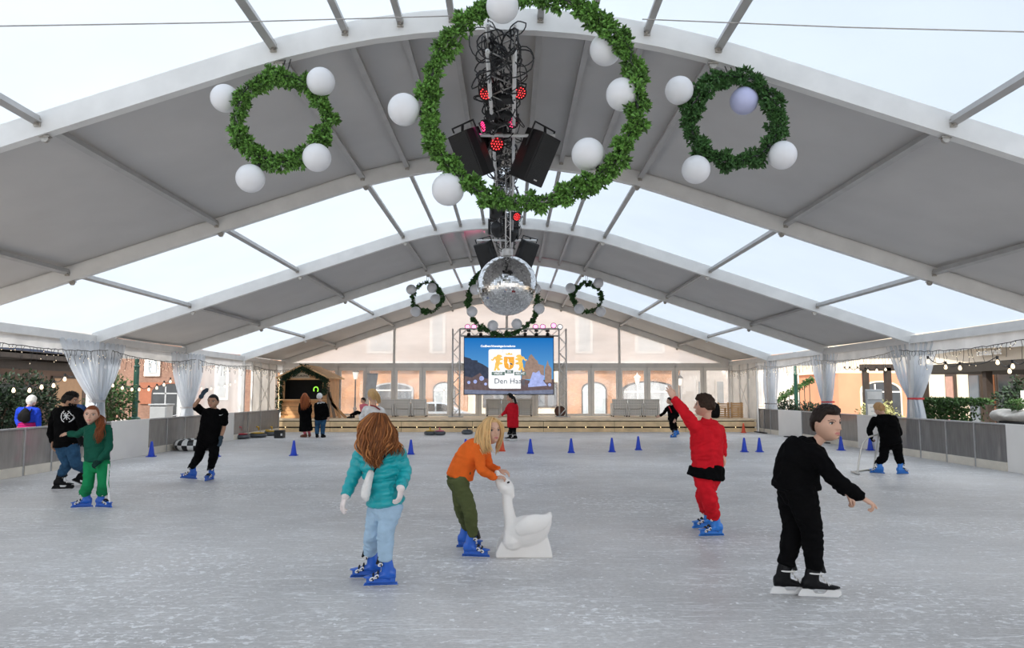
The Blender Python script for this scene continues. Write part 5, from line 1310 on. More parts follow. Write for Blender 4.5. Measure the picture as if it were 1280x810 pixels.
o = g.finish('puffer_jacket', (H_aub, dict(thick=.05, front=.25, side=-.25, back=-.42, rough=.02, seed=2))); shod(g, o)
rng = random.Random(12); hb = MB(); W = lambda *p: g.J(p)
gl = [[W(464, 517, -.06), W(453, 532, -.06), W(452, 550, -.08), W(456, 568, -.14), W(464, 582, -.17)],
      [W(468, 516, -.09), W(456, 536, -.12), W(456, 556, -.14), W(463, 574, -.17), W(471, 588, -.18)],
      [W(473, 516, -.09), W(470, 536, -.13), W(470, 556, -.16), W(472, 572, -.18), W(475, 586, -.18)],
      [W(480, 517, -.08), W(484, 534, -.12), W(485, 550, -.15), W(482, 560, -.17), W(478, 570, -.18)],
      [W(482, 519, -.05), W(490, 536, -.07), W(495, 550, -.11), W(502, 562, -.12), W(504, 573, -.10)]]
locks(hb, gl[:3], 130, .0085, rng, .012, .016, 6); locks(hb, gl[2:4], 60, .008, rng, .010, .012, 6); locks(hb, gl[3:], 60, .008, rng, .010, .014, 6)
obj('long_hair', hb, H_aub, o, True)
hb = MB(); locks(hb, gl[:3], 26, .006, rng, .016, .020, 7); locks(hb, gl[3:], 14, .006, rng, .014, .018, 7); obj('lighter_strands', hb, hairmat('ginger_highlights', (.46, .19, .065)), o, True)
jk = [c for c in o.children if c.name.startswith('puffer')][0]
c = g.J((443, 563, -.1)); decal('sleeve_patch', jk, MB().add([c + Vector((.018 * math.cos(a), 0, .02 * math.sin(a))) for a in (2 * PI * k / 12 for k in range(12))], [tuple(range(12))]), (.15, 1, 0), M_gloveb)
# shoulder bag
t = thing('shoulder_bag', 'small white bag hanging at the hip of the teal jacket', 'bag', g.J((460, 612, -.12)))
bb = MB(); sweep(bb, [g.J((464, 590, -.13)), g.J((460, 603, -.14)), g.J((457, 618, -.14)), g.J((458, 624, -.14))], [(.022, .05), (.030, .06), (.034, .055), (.02, .04)], L=Vector((1, 0, 0)), n=14)
obj('pouch', fuse(bb, .006, 2, (.003, 20, 20)), M_wht, t, True)
obj('strap', MB().tube([g.J(p) for p in ((466, 592, -.13), (470, 585, -.15), (483, 568, -.17), (490, 561, -.12))], .006, 6).tube([g.J(p) for p in ((462, 595, -.14), (458, 610, -.16), (459, 622, -.15))], .005, 6), M_gloveb, t, True)

# ---------------- girl in orange with the swan
B0, B1 = G(594, 697), G(586, 686)
g = Fig('person in orange sweater and olive trousers leaning on the white swan', 6.92, (B0 + B1) / 2, sc=.76, vox=.0075)
hips = [(575, 597, .085), (573, 599, -.085)]
g.torso(hips, [(606, 561, .115), (598, 558, -.125)], M_orangeh, hem=.04, ease=.022, hw=(1, 1, 1, 1), fold=(.006, 10, 14), depth=1.08, arch=(-.03, 0, .035), hood=.7)
g.arm([(606, 562, .115), (611, 583, .11), (624, 588, .06)], 1, (.062, .052, .042), (Vector((.9, -.15, -.1)), Vector((.1, .2, -1)), .135, -1, (.4, .5, .6, .6, .6), .1))
g.arm([(597, 560, -.125), (602, 587, -.17), (619, 597, -.07)], 1, (.064, .055, .043), (Vector((.9, .2, .05)), Vector((.1, .3, -1)), .135, 1, (.5, .5, .6, .7, .7), .1))
g.head((613, 539, -.02), .238, -56, 2, BLOND_B)
an = feet(g, [(B1 + Vector((0, .02, 0)), -8), (B0, -10)], 'blue', .92)
g.legs(hips, [(576, 634, .09), (587, 638, -.09)], an, M_olive, r=(.108, .080, .066), fold=(.006, 9, 18), seat=(-.035, 0, 0))
o = g.finish('sweater', (H_blo, dict(thick=.05, front=.33, side=-.10, back=-.42, rough=.012, seed=5))); shod(g, o)
hb = MB(); W = lambda *p: g.J(p); rng = random.Random(15)
gl = [[g.hp(-.02, .18, .50), W(602, 534, .05), W(598, 550, .07), W(601, 566, .05), W(606, 574, .02)],
      [g.hp(-.05, .05, .54), W(600, 535, -.06), W(597, 550, -.11), W(600, 562, -.15), W(603, 570, -.16)],
      [g.hp(.0, .15, .54), W(606, 533, -.12), W(604, 548, -.16), W(606, 560, -.17), W(609, 568, -.17)],
      [g.hp(.10, .28, .50), W(610, 530, -.14), W(610, 546, -.16), W(612, 558, -.17), W(616, 566, -.15)]]
locks(hb, gl, 150, .0085, rng, .012, .007, 4)
gl2 = [[g.hp(-.02, .30, .48), g.hp(-.30, .30, .25), g.hp(-.37, .28, -.1), W(624, 558, .05), W(622, 567, .03)], [g.hp(-.04, .2, .52), g.hp(-.36, .15, .2), g.hp(-.40, .12, -.2), W(621, 560, .06), W(619, 570, .05)]]
locks(hb, gl2, 40, .0075, rng, .008, .006, 4)
obj('long_hair', hb, H_blo, o, True)
obj('wristband', MB().tube([g.J((617.5, 596, -.07)) + Vector((.0, .026 * math.cos(q), .026 * math.sin(q))) for q in (2 * PI * k / 16 for k in range(16))], .009, 8, True), mat('amber_wristband', (.75, .35, .06), .5), o, True)

# ---------------- boy in the red tracksuit
C0, C1 = G(890, 671), G(881, 661)
g = Fig('person in red hoodie and red trousers seen from behind with one arm raised', 7.89, (C0 + C1) / 2, sc=.88, vox=.008)
hips = [(877, 594, -.05), (892, 594, .06)]
g.torso(hips, [(869, 533, -.09), (897, 535, .10)], M_redh, hem=.17, ease=.034, hood=True, collar=True, fold=(.008, 8, 14), hw=(1.06, 1.12, 1.12, 1.05))
g.arm([(869, 534, -.09), (854, 513, -.12), (842, 498, -.10)], 1, (.074, .060, .046), (Vector((-.45, .0, 1)), Vector((-.2, 1, 0)), .155, -1, (.3, .25, .2, .3, .4), .12))
g.arm([(898, 537, .10), (902, 556, .14), (904, 569, .06)], 1, (.072, .060, .046), (Vector((.25, .0, -1)), Vector((-.8, .4, 0)), .150, 1, (.5, .5, .5, .5, .5), .1))
g.head((881, 507, 0), .228, 152, 0)
sh = MB(); pc = (g.J(hips[0]) + g.J(hips[1])) / 2
sweep(sh, [pc + Vector((-.02, 0, -.02)), pc + Vector((-.01, 0, .035)), pc + Vector((0, 0, .075)), pc + Vector((0, 0, .16))], [(.218, .176), (.206, .166), (.196, .156), (.13, .10)], L=g.Lh, n=26, cap=.12)
g.parts.append(('shirt_hem', sh, M_blackf, (.006, 11, 6)))
an = feet(g, [(C0, 187), (C1, 184)], 'sky', .97)
g.legs(hips, [(886, 620, -.12), (880, 618, .08)], an, M_redh, r=(.112, .092, .078), fold=(.010, 8, 18))
o = g.finish('hoodie', (H_br, dict(thick=.06, front=.22, side=-.10, back=-.22, rough=.035, seed=7, quiff=.05))); shod(g, o)
tr_ = [c for c in o.children if c.name.startswith('trousers')][0]
c = g.J((873, 592, -.2)); decal('leg_print', tr_, MB().box(c, (.045, .001, .013), ry(12)), (.2, 1, 0), M_mark)

# ---------------- boy in black, nearest on the sunny side
D0, D1 = G(988, 744), G(1024, 747.5)
g = Fig('person all in black pointing down to the ice, black skates with white blade holders', 5.67, (D0 + D1) / 2, sc=.86, vox=.0075)
hips = [(990, 608, .085), (1000, 610, -.09)]
g.torso(hips, [(1012, 560, .13), (1014, 562, -.15)], M_blackf, hem=.0, ease=.030, hw=(1.02, 1.0, 1.05, 1.0), hood=True, collar=True, fold=(.007, 9, 13), depth=1.28, arch=(-.035, 0, .02))
g.arm([(1013, 563, .13), (1036, 594, .16), (1059, 617, .05)], 1, (.070, .060, .046), (Vector((.7, -.1, -.75)), Vector((-.5, .5, -.5)), .150, -1, (.5, .9, 1.0, 1.0, 1.0), .08))
g.arm([(1016, 566, -.15), (1046, 600, -.22), (1077, 622, -.22)], 1, (.076, .064, .048), (Vector((.86, -.1, -.5)), Vector((-.35, .3, -.9)), .165, 1, (.4, .22, .75, .95, 1.0), .10))
g.head((1033, 529, -.06), .262, -66, -4, BROWN_B)
an = feet(g, [(D0, -4), (D1, -8)], 'bw', 1.0)
g.legs(hips, [(992, 660, .06), (1014, 661, -.11)], an, M_blackt, r=(.128, .090, .072), fold=(.007, 9, 18), seat=(-.04, 0, 0), stack=.0)
o = g.finish('hoodie', (H_dk, dict(thick=.055, front=.26, side=.02, back=-.26, rough=.012, seed=9, quiff=.075))); shod(g, o)
D_black = o

# ---------------- man in jeans, back turned
E0 = G(78, 612); E1 = G(101, 606)
g = Fig('bearded person in black sweatshirt and blue jeans, white emblem on the back', 11.66, (E0 + E1) / 2, SKIN2, sc=1.0, vox=.009)
hips = [(77, 557, .06), (90, 557, -.07)]
g.torso(hips, [(71, 513, .12), (97, 513, -.12)], M_blackf, hem=-.03, ease=.030, fold=(.008, 8, 12), hood=False, depth=1.1)
g.arm([(70, 516, .12), (64, 540, .14), (66, 552, .05)], 1, (.070, .058, .044), (Vector((0, 0, -1)), Vector((1, .2, 0)), .185, -1, (.4, .4, .4, .5, .5)))
g.arm([(98, 516, -.12), (104, 534, -.14), (98, 545, -.22)], 1, (.070, .058, .046), (Vector((.55, -.2, -.8)), Vector((-.6, .3, -.4)), .19, 1, (.3, .15, .15, .2, .25), .2, M_gloveb))
g.head((88, 500, 0), .245, 14, -14, BLACK_B)
an = feet(g, [(E0, 8), (E1, 35, -28)], 'bb', 1.08)
g.legs(hips, [(84, 580, .0), (95, 580, -.02)], an, M_jeans, r=(.100, .074, .066), fold=(.007, 9, 15), seat=(-.03, 0, 0))
o = g.finish('sweatshirt', (H_blk, dict(thick=.07, front=.24, side=-.05, back=-.28, rough=.03, seed=13, quiff=.03))); shod(g, o)
bd = MB()
for k in range(170):
    a = rng.uniform(-1.5, 1.5); zz = rng.uniform(-.46, -.16); x, y, z = head_surface(math.sin(a) * math.sqrt(max(.05, 1 - (zz * 1.9) ** 2)), math.cos(a) * math.sqrt(max(.05, 1 - (zz * 1.9) ** 2)), zz * 2)
    if abs(x) < .1 and -.30 < z < -.2: continue
    p = g.hp(x * 1.0, y * 1.0, z); bd.tube([p, p + (g.hf * .5 - g.hu) * .020], [.007, .002], 5)
obj('beard', bd, H_blk, o, True)
jk = [c for c in o.children if c.name.startswith('sweatshirt')][0]
c = g.J((75, 521, -.3)); u, v = Vector((1, 0, .0)), Vector((0, 0, 1)); em = MB()
for a0, a1 in ((-1.2, 1.2), (1.94, 4.34)): join(em, ringmark(c, .080, .014, u * .86, v * 1.1, a0, a1))
for a, b in (((-.032, -.045), (.032, .055)), ((.032, -.045), (-.032, .055)), ((0, -.05), (0, .06)), ((-.035, .01), (.035, .01))): strip(em, c + u * a[0] + v * a[1], c + u * b[0] + v * b[1], .010)
for a in range(8): q = -1.0 + a * .28; strip(em, c + (u * .86 * math.cos(q) + v * 1.1 * math.sin(q)) * .075, c + (u * .86 * math.cos(q) + v * 1.1 * math.sin(q)) * .092 + v * .012, .008, 1); strip(em, c + (-u * .86 * math.cos(q) + v * 1.1 * math.sin(q)) * .075, c + (-u * .86 * math.cos(q) + v * 1.1 * math.sin(q)) * .092 + v * .012, .008, 1)
decal('back_emblem', jk, em, (0.15, 1, 0), M_mark)

# ---------------- girl in green
F0, F1 = G(103, 635), G(129, 635)
g = Fig('person in bottle-green sweater and bright green striped track trousers facing us', 9.77, (F0 + F1) / 2, sc=.80, vox=.008)
g.face_sign = -1
hips = [(113, 577, .02), (129, 577, -.02)]
g.torso(hips, [(110, 535, .03), (133, 533, -.03)], M_gsweat, hem=.04, ease=.026, fold=(.008, 9, 13), collar=True, hw=(1, 1.05, 1.05, 1))
g.arm([(109, 537, .03), (97, 543, .08), (86, 542, .10)], 1, (.064, .052, .042), (Vector((-1, .1, .0)), Vector((0, .3, -1)), .14, 1, (.4, .4, .4, .4, .4)))
g.arm([(134, 536, -.03), (136, 560, -.06), (124, 577, -.16)], 1, (.068, .056, .044), (Vector((-.75, -.1, -.6)), Vector((-.2, .7, -.3)), .145, -1, (.5, .6, .6, .6, .6), .1, M_darkg))
g.head((114.5, 519, -.02), .245, 286, 0, BROWN_B, tilt=(.08, 0, 1))
an = feet(g, [(F0, 200), (F1, 345)], 'blue', .92)
g.legs(hips, [(110, 606, -.04), (129, 604, -.04)], an, M_gtr, r=(.098, .080, .082), fold=(.006, 8, 10), flare=.092)
o = g.finish('sweater', (H_gng, dict(thick=.025, front=.29, side=-.02, back=-.35, rough=.006, seed=17))); shod(g, o)
hb = MB(); W = lambda *p: g.J(p)
gl = [[g.hp(-.05, -.42, .1), W(122, 522, .05), W(123, 533, -.10), W(121, 546, -.15), W(120, 555, -.14)], [g.hp(-.25, -.25, .05), W(127, 522, .03), W(129, 533, -.09), W(127, 545, -.14), W(124, 556, -.14)]]
locks(hb, gl, 80, .008, rng, .012, .012, 7); obj('ponytail', hb, H_gng, o, True)
sb = MB()
tr_ = [c for c in o.children if c.name.startswith('trousers')][0]
for dx in (-.6, .6): strip(sb, g.J((136 + dx, 580, -.3)), g.J((134.2 + dx, 604, -.3)), .007, 6); strip(sb, g.J((134.2 + dx, 604, -.3)), g.J((137.2 + dx, 628, -.3)), .007, 6)
decal('side_stripes', tr_, sb, (-.35, 1, 0), M_mark)

# ---------------- boy in black T-shirt
I0, I1 = G(236, 599), G(262, 601)
g = Fig('person in black T-shirt and trousers shading the eyes with a gloved hand', 12.8, (I0 + I1) / 2, SKIN2, sc=.90, vox=.009)
g.face_sign = -1
hips = [(254, 548, .0), (268, 548, .0)]
g.torso(hips, [(255, 514, .03), (279, 515, -.02)], M_blackf, hem=-.08, ease=.034, fold=(.009, 8, 12), hw=(1.05, 1.05, 1.05, 1.0))
g.arm([(253, 514, .03), (243.5, 507, -.10), (252, 495, -.16)], .42, (.070, .060, .05), (Vector((.55, -.1, .75)), Vector((.3, .9, -.3)), .17, 1, (.3, .3, .3, .3, .3), .08, M_gloveg))
g.arm([(280, 516, -.02), (280, 534, .02), (276, 548, -.04)], .40, (.072, .062, .05), (Vector((-.05, -.1, -1)), Vector((-.8, .2, 0)), .17, 1, (.4, .4, .4, .4, .4), .08, M_gloveg))
g.head((266.5, 502, -.03), .24, 268, -3, BLACK_B)
an = feet(g, [(I0, 196, 6), (I1, 262)], 'blue', 1.0)
g.legs(hips, [(248, 571, -.05), (267, 570, -.06)], an, M_blackt, r=(.105, .082, .062), fold=(.008, 9, 16))
o = g.finish('t_shirt', (H_blk, dict(thick=.03, front=.27, side=.02, back=-.25, rough=.006, seed=19))); shod(g, o)
jk = [c for c in o.children if c.name.startswith('t_shirt')][0]
c = g.J((270.5, 519, -.3)); em = MB(); 
vs = [c + Vector((x, 0, z)) for x, z in ((-.032, .004), (-.026, -.010), (-.012, -.012), (.036, .014), (-.010, -.003), (-.022, -.002))]; em.add(vs, [tuple(range(6))])
decal('chest_mark', jk, em, (0, 1, 0), M_mark)

# ---------------- child with the walking frame
K0, K1 = G(1097, 592), G(1128, 593)
g = Fig('person in black hoodie seen from behind, bending over a metal skating frame', 13.9, (K0 + K1) / 2, sc=.84, vox=.009)
hips = [(1107, 552, .03), (1120, 551, -.03)]
g.torso(hips, [(1094, 523, .05), (1117, 522, -.05)], M_blackf, hem=-.10, ease=.034, hood=True, fold=(.009, 8, 12), hw=(1.05, 1.1, 1.15, 1.05), arch=(0, -.03, .03))
g.arm([(1093, 525, .05), (1087, 538, .10), (1089, 547, .10)], 1, (.072, .060, .046), (Vector((.3, .3, -.7)), Vector((1, 0, 0)), .14, -1, (.5, .9, .9, .9, .9), .08, M_gloveb))
g.arm([(1118, 524, -.05), (1124, 542, .0), (1117, 552, .20)], 1, (.072, .060, .046), (Vector((-.6, .5, -.2)), Vector((0, 0, -1)), .14, 1, (.5, .9, .9, .9, .9)))
g.head((1099, 511, .06), .228, 118, -24)
an = feet(g, [(K0, 140), (K1, 15)], 'sky', .93)
g.legs(hips, [(1104, 572, .03), (1123, 570, .0)], an, M_blackt, r=(.112, .090, .076), fold=(.009, 9, 16))
o = g.finish('hoodie', (hairmat('sandy_hair', (.46, .27, .12)), dict(thick=.05, front=.25, side=-.1, back=-.3, rough=.02, seed=23))); shod(g, o)
t = thing('skating_frame', 'bent metal skating frame pushed by the crouching child in black', 'skating aid', G(1083, 591))
a, b = G(1072, 593), G(1092, 590); fr = P(1089, 547, 14.0)
M_tube = mat('galvanised_tube', (.60, .58, .54), .35, .6, .08)
def arch_pts(p, q, r_): return [p, p.lerp(q, .6), p.lerp(q, .88) + r_ * .02, q + r_ * .10, q + r_ * .22]
rr = Vector((.30, .05, 0)); q1 = P(1078, 553, a.y); 
obj('side_tube', MB().tube([Vector(v) for v in crom([a, P(1074, 575, a.y), P(1078, 555, a.y), P(1085, 547, a.y + .02), P(1092, 544.5, a.y + .05), P(1098, 543, a.y + .1)], 6)], .017, 9), M_tube, t, True)
obj('upright', MB().tube([Vector(v) for v in crom([b, P(1095, 565, b.y), P(1098, 545, a.y + .1), P(1097, 542.5, a.y + .12)], 6)], .017, 9), M_tube, t, True)
obj('runner', MB().tube([a + Vector((-.02, -.1, .02)), a + Vector((.02, .28, .02))], .018, 8), M_tube, t, True)
obj('rear_runner', MB().tube([b + Vector((0, -.05, .02)), b + Vector((.02, .26, .02))], .018, 8), M_tube, t, True)
obj('cross_bar', MB().tube([a + Vector((.02, .27, .02)), b + Vector((.02, .25, .02))], .017, 8), M_tube, t, True)

# ---------------- distant people
def far_person(label, d, hips, shs, arms_, hd, hr, top, ttop, skates=None, knees=None, style='bb', sk=1.0, mleg=M_blackt, hem=0.0, sc=.9, face=1, legr=(.10, .08, .065), ss=1.0, skin=SKIN, hoodp=False, shoes=None, hair_extra=None, yaw=None, hands=.16, ease=.03):
    base = sum((p for p, *_ in (skates or shoes)), Vector()) / len(skates or shoes)
    g = Fig(label, d, base, skin, sc=sc, vox=.014, near=False); g.face_sign = face
    g.torso(hips, shs, top, hem=hem, ease=ease, fold=(.010, 8, 12), hood=hoodp)
    for k, (pts, hdv) in enumerate(arms_): g.arm(pts, 1, (.072, .060, .048), (Vector(hdv), Vector((0, 1, -.2)), hands, 1 if k else -1, (.4, .4, .4, .4, .4)))
    g.head(*hd)
    if skates: an = feet(g, skates, style, sk)
    else: an = [Vector(p) + rz(y) @ Vector((-.05, 0, .12)) for p, y in shoes]
    g.legs(hips, knees, an, mleg, r=legr, fold=(.008, 9, 14))
    o = g.finish(ttop, hr)
    if skates: shod(g, o)
    else:
        for p, y in shoes: shoe(o, p, y, ss, hair_extra or M_gloveb)
    return g, o
g, o = far_person('person in a red coat skating below the big screen', 23.9, [(639, 527, .06), (643, 527, -.06)], [(637, 506, .12), (644, 506, -.13)], [([(636, 508, .1), (632, 515, .05), (627, 519, -.02)], (-.8, 0, -.5)), ([(645, 508, -.14), (646, 518, -.16), (645, 527, -.12)], (0, 0, -1))], ((637.5, 496.5), .24, 190, -6, BLACK_B), (H_blk, dict(thick=.06, front=.25, side=-.1, back=-.3)), M_redc, 'coat', [(G(636, 550.5), 190), (G(642, 551), 200)], [(639, 538, .0), (642, 538, 0)], 'bw', 1.0, hem=-.30, sc=.95, ease=.045)
hb = MB(); locks(hb, [[g.hp(.0, -.40, .2), g.J((643, 497, 0)), g.J((645, 502, 0)), g.J((645, 507, 0)), g.J((645, 510, 0))], [g.hp(.1, -.40, .1), g.J((642, 497, -.1)), g.J((644, 502, -.12)), g.J((644, 507, -.12)), g.J((644, 511, -.1))]], 30, .014, rng, .01, .01, 3); obj('ponytail', hb, H_blk, o, True)
g, o = far_person('small skater in black by the platform, blue skates, stepping sideways', 25.4, [(839, 525, .06), (842, 525, -.06)], [(835, 508, .08), (845, 508, -.08)], [([(834, 510, .1), (830, 516, .05), (825, 520, .0)], (-.9, 0, -.3)), ([(846, 510, -.1), (847, 519, -.12), (844, 524, -.2)], (-.4, 0, -.8))], ((837, 501), .225, 190, 0), (H_dk, dict(thick=.05, front=.25, side=0, back=-.3)), M_blackf, 'jersey', [(G(842, 547), 205), (G(846, 544), 200, -15)], [(840, 535, 0), (844, 534, 0)], 'sky', .95, sc=.82)
obj('red_lanyard', MB().tube([g.J(p) for p in ((836, 508, -.13), (838, 512, -.16), (839.5, 516, -.17))], .018, 6), M_redc, o, True)
g, o = far_person('person with long auburn hair in a long black coat beside the hut', 25.2, [(379, 524, .02), (385, 524, -.02)], [(376.5, 504, .03), (386.5, 504, -.03)], [([(376, 506, .03), (375, 514, .05), (377, 521, .1)], (0, .3, -1)), ([(387, 506, -.03), (388, 514, .02), (386, 521, .08)], (0, .3, -1))], ((381, 496), .235, 80, 0), (hairmat('copper_hair', (.34, .10, .035)), dict(thick=.06, front=.25, side=-.2, back=-.4)), M_blackf, 'long_coat', None, [(379, 534, .0), (385, 534, 0)], mleg=M_pinkc, hem=-.42, sc=.92, shoes=[(G(380, 546.5), 150), (G(387, 546), 100)], hair_extra=mat('brown_boot', (.16, .045, .02), .5), legr=(.07, .06, .05), ease=.045)
ct = MB(); sweep(ct, [g.J((382, 516)), g.J((382, 526)), g.J((382.5, 538.5))], [(.17, .14), (.19, .16), (.225, .17)], L=Vector((1, 0, 0)), n=20, cap=.1)
obj('coat_skirt', fuse(ct, .014, 2, (.012, 9, 5)), M_blackf, o, True)
hb = MB(); locks(hb, [[g.hp(-.1, -.1, .5), g.J((377.5, 497, -.06)), g.J((376.5, 503, -.13)), g.J((377, 509, -.17)), g.J((378, 514, -.17))], [g.hp(0, -.2, .5), g.J((381, 497, -.13)), g.J((381, 503, -.16)), g.J((381, 508, -.18)), g.J((381, 513, -.18))], [g.hp(.1, -.1, .5), g.J((384.5, 497, -.08)), g.J((386, 503, -.13)), g.J((384, 508, -.16)), g.J((383, 511, -.17))]], 90, .014, rng, .02, .012, 3); obj('long_hair', hb, MATS['copper_hair'], o, True)
g, o = far_person('person in white knit cap, dark jacket and jeans standing at the hut', 25.3, [(397.5, 523, .02), (404.5, 523, -.02)], [(395.5, 504.5, .03), (407, 504.5, -.03)], [([(395.5, 506, .03), (395, 514, .05), (396, 521, .12)], (0, .2, -1)), ([(406.5, 506, -.03), (409, 514, -.05), (410, 521, -.03)], (.1, 0, -1))], ((399.5, 496), .235, 78, 0), None, M_blackf, 'jacket', None, [(396.5, 533, .0), (403.5, 533, 0)], mleg=M_jeans, hem=-.06, sc=1.0, shoes=[(G(396.5, 547), 95), (G(404, 547), 80)], hair_extra=M_gloveb, ease=.05)
obj('knit_cap', build_hair(g.hc, g.hh, g.hf, g.hu, .07, .12, -.05, -.25, .004), M_wht, o, True)
jk = [c for c in o.children if c.name.startswith('jacket')][0]
em = place(text_mb('ice crew', .075, 0, 1.0, .004), g.J((398.5, 503.5, -.4)), (1, 0, .12), (-.12, 0, 1)); decal('back_lettering', jk, em, (0, 1, 0), M_mark)
# shopper outside, child and adult near the platform
base = Vector((P(35, 491, 16.6).x, 16.6, -.12))
g, o = far_person('person in royal blue top and magenta striped skirt outside the boards, dark backpack', 16.6, [(30, 535, .02), (41, 535, -.02)], [(26, 511, .03), (45.5, 512, -.03)], [([(25, 513, .03), (22, 524, .05), (24, 532, -.05)], (0, -.3, -1)), ([(46, 514, -.03), (48, 525, .0), (48, 534, .0)], (0, 0, -1))], ((39.5, 501), .235, 75, -8), (H_wh, dict(thick=.06, front=.2, side=-.15, back=-.38)), M_bluet, 'top', None, [(30, 560, 0), (41, 560, 0)], mleg=M_pinks, hem=.30, sc=.95, shoes=[(base + Vector((-.1, 0, 0)), 90), (base + Vector((.1, 0, 0)), 90)], legr=(.12, .09, .07), ease=.035)
sk_ = MB(); sweep(sk_, [g.J((35.5, 523)), g.J((35, 535)), g.J((34, 556))], [(.165, .14), (.215, .17), (.27, .2)], L=Vector((1, 0, 0)), n=20, cap=.1)
obj('skirt', fuse(sk_, .014, 2), M_pinks, o, True)
st_ = MB()
for k in range(5): st_.tube([g.J((35, 526 + 2.6 * k)) + Vector(((.20 + .01 * k) * math.cos(q), (.165 + .008 * k) * math.sin(q), 0)) for q in (2 * PI * j / 22 for j in range(22))], .005, 5, True)
obj('skirt_stripes', st_, FAB('dark_pink_stripe', (.20, .01, .08)), o, True)
t = thing('backpack', 'small black drawstring backpack worn over the royal blue top', 'bag', g.J((31, 519, -.2)))
bp = MB(); sweep(bp, [g.J((31.5, 512, -.17)), g.J((30.5, 518, -.22)), g.J((30, 524, -.20)), g.J((30, 526, -.18))], [(.06, .04), (.12, .08), (.13, .08), (.08, .05)], L=Vector((1, 0, 0)), n=16)
obj('sack', fuse(bp, .012, 2, (.006, 10, 10)), M_gloveb, t, True)
obj('strap', MB().tube([g.J((31, 508, .0)), g.J((31, 511, -.18)), g.J((28, 523, -.2))], .012, 6).tube([g.J((41, 508, .0)), g.J((39, 513, -.17)), g.J((33, 524, -.2))], .012, 6), M_gloveb, t, True)
g, o = far_person('blonde person in white sweater partly hidden behind the teal jacket', 15.0, [(463, 538, .05), (473, 538, -.06)], [(459, 510, .05), (476, 511, -.08)], [([(458, 512, .05), (452, 522, .1), (456, 528, -.02)], (0, .3, -1)), ([(477, 514, -.08), (481, 527, -.1), (477, 538, -.05)], (0, 0, -1))], ((465.5, 494), .235, 150, -4, BLOND_B), (H_blo, dict(thick=.07, front=.25, side=-.15, back=-.4, seed=3)), M_wht, 'sweater', [(G(464, 584), 170), (G(474, 585), 165)], [(464, 560, 0), (474, 560, 0)], 'blue', 1.0, mleg=M_jeans, hem=-.05, sc=.95)
obj('red_scarf_stripe', MB().tube([g.J(p) for p in ((463, 506.5, -.13), (469, 508, -.165), (475, 512, -.17))], .014, 6), FAB('dark_red_knit', (.30, .03, .04)), o, True)
hb = MB(); locks(hb, [[g.hp(0, -.1, .5), g.J((468, 492, -.14)), g.J((470, 498, -.15)), g.J((471, 502, -.15)), g.J((472, 505, -.15))], [g.hp(.1, -.2, .5), g.J((472, 492, -.1)), g.J((474, 498, -.12)), g.J((475, 502, -.12)), g.J((476, 505, -.12))]], 50, .010, rng, .012, .01, 3); obj('long_hair', hb, H_blo, o, True)
base = Vector((P(95, 491, 16.4).x, 16.4, -.12))
g, o = far_person('person in a navy jacket outside the boards, hidden behind the bearded skater', 16.4, [(91, 535, .02), (100, 535, -.02)], [(87, 508, .03), (102, 509, -.05)], [([(87, 510, .03), (85, 522, .05), (87, 532, -.02)], (0, -.3, -1)), ([(103, 510, -.05), (105, 521, -.02), (104, 531, -.05)], (0, 0, -1))], ((93, 499), .23, 60, -5), (H_blk, dict(thick=.05, front=.25, side=-.05, back=-.3)), FAB('navy_jacket', (.012, .030, .085)), 'jacket', None, [(91, 558, 0), (100, 558, 0)], hem=-.05, sc=.95, shoes=[(base + Vector((-.09, 0, 0)), 90), (base + Vector((.09, 0, 0)), 90)], ease=.035)
base = P(452, 520, 30.0); base.z = .49
g = Fig('small person in pink sitting on the wooden platform with legs stretched out', 30.0, base, sc=.75, vox=.014, near=False); g.face_sign = -1
hips = [(453, 517.5, -.05), (457, 517.5, .05)]; g.torso(hips, [(451.5, 506, -.08), (458, 506, .08)], M_pinkc, hem=-.02, ease=.03)
g.arm([(451, 507, -.08), (452, 513, -.2), (457, 511, -.25)], 1, (.07, .06, .05), (Vector((1, 0, 0)), Vector((0, 0, -1)), .13, 1, (.4,) * 5)); g.arm([(458.5, 507, .08), (461, 512, 0), (458, 512, -.15)], 1, (.07, .06, .05), (Vector((-1, 0, 0)), Vector((0, 0, -1)), .13, -1, (.4,) * 5))
g.head((454, 500.5, -.03), .22, 215, -10)
ft = [P(438, 521, 29.6), P(441, 521.5, 29.9)]
for p in ft: p.z = .62
g.legs(hips, [(446, 515, -.2), (448, 516, .0)], ft, M_blackt, r=(.09, .075, .06)); o = g.finish('top', (H_dk, dict(thick=.05, front=.25, side=0, back=-.3)))
for p in ft: shoe(o, p + Vector((-.02, 0, -.12)), 190, .75, M_gloveb)
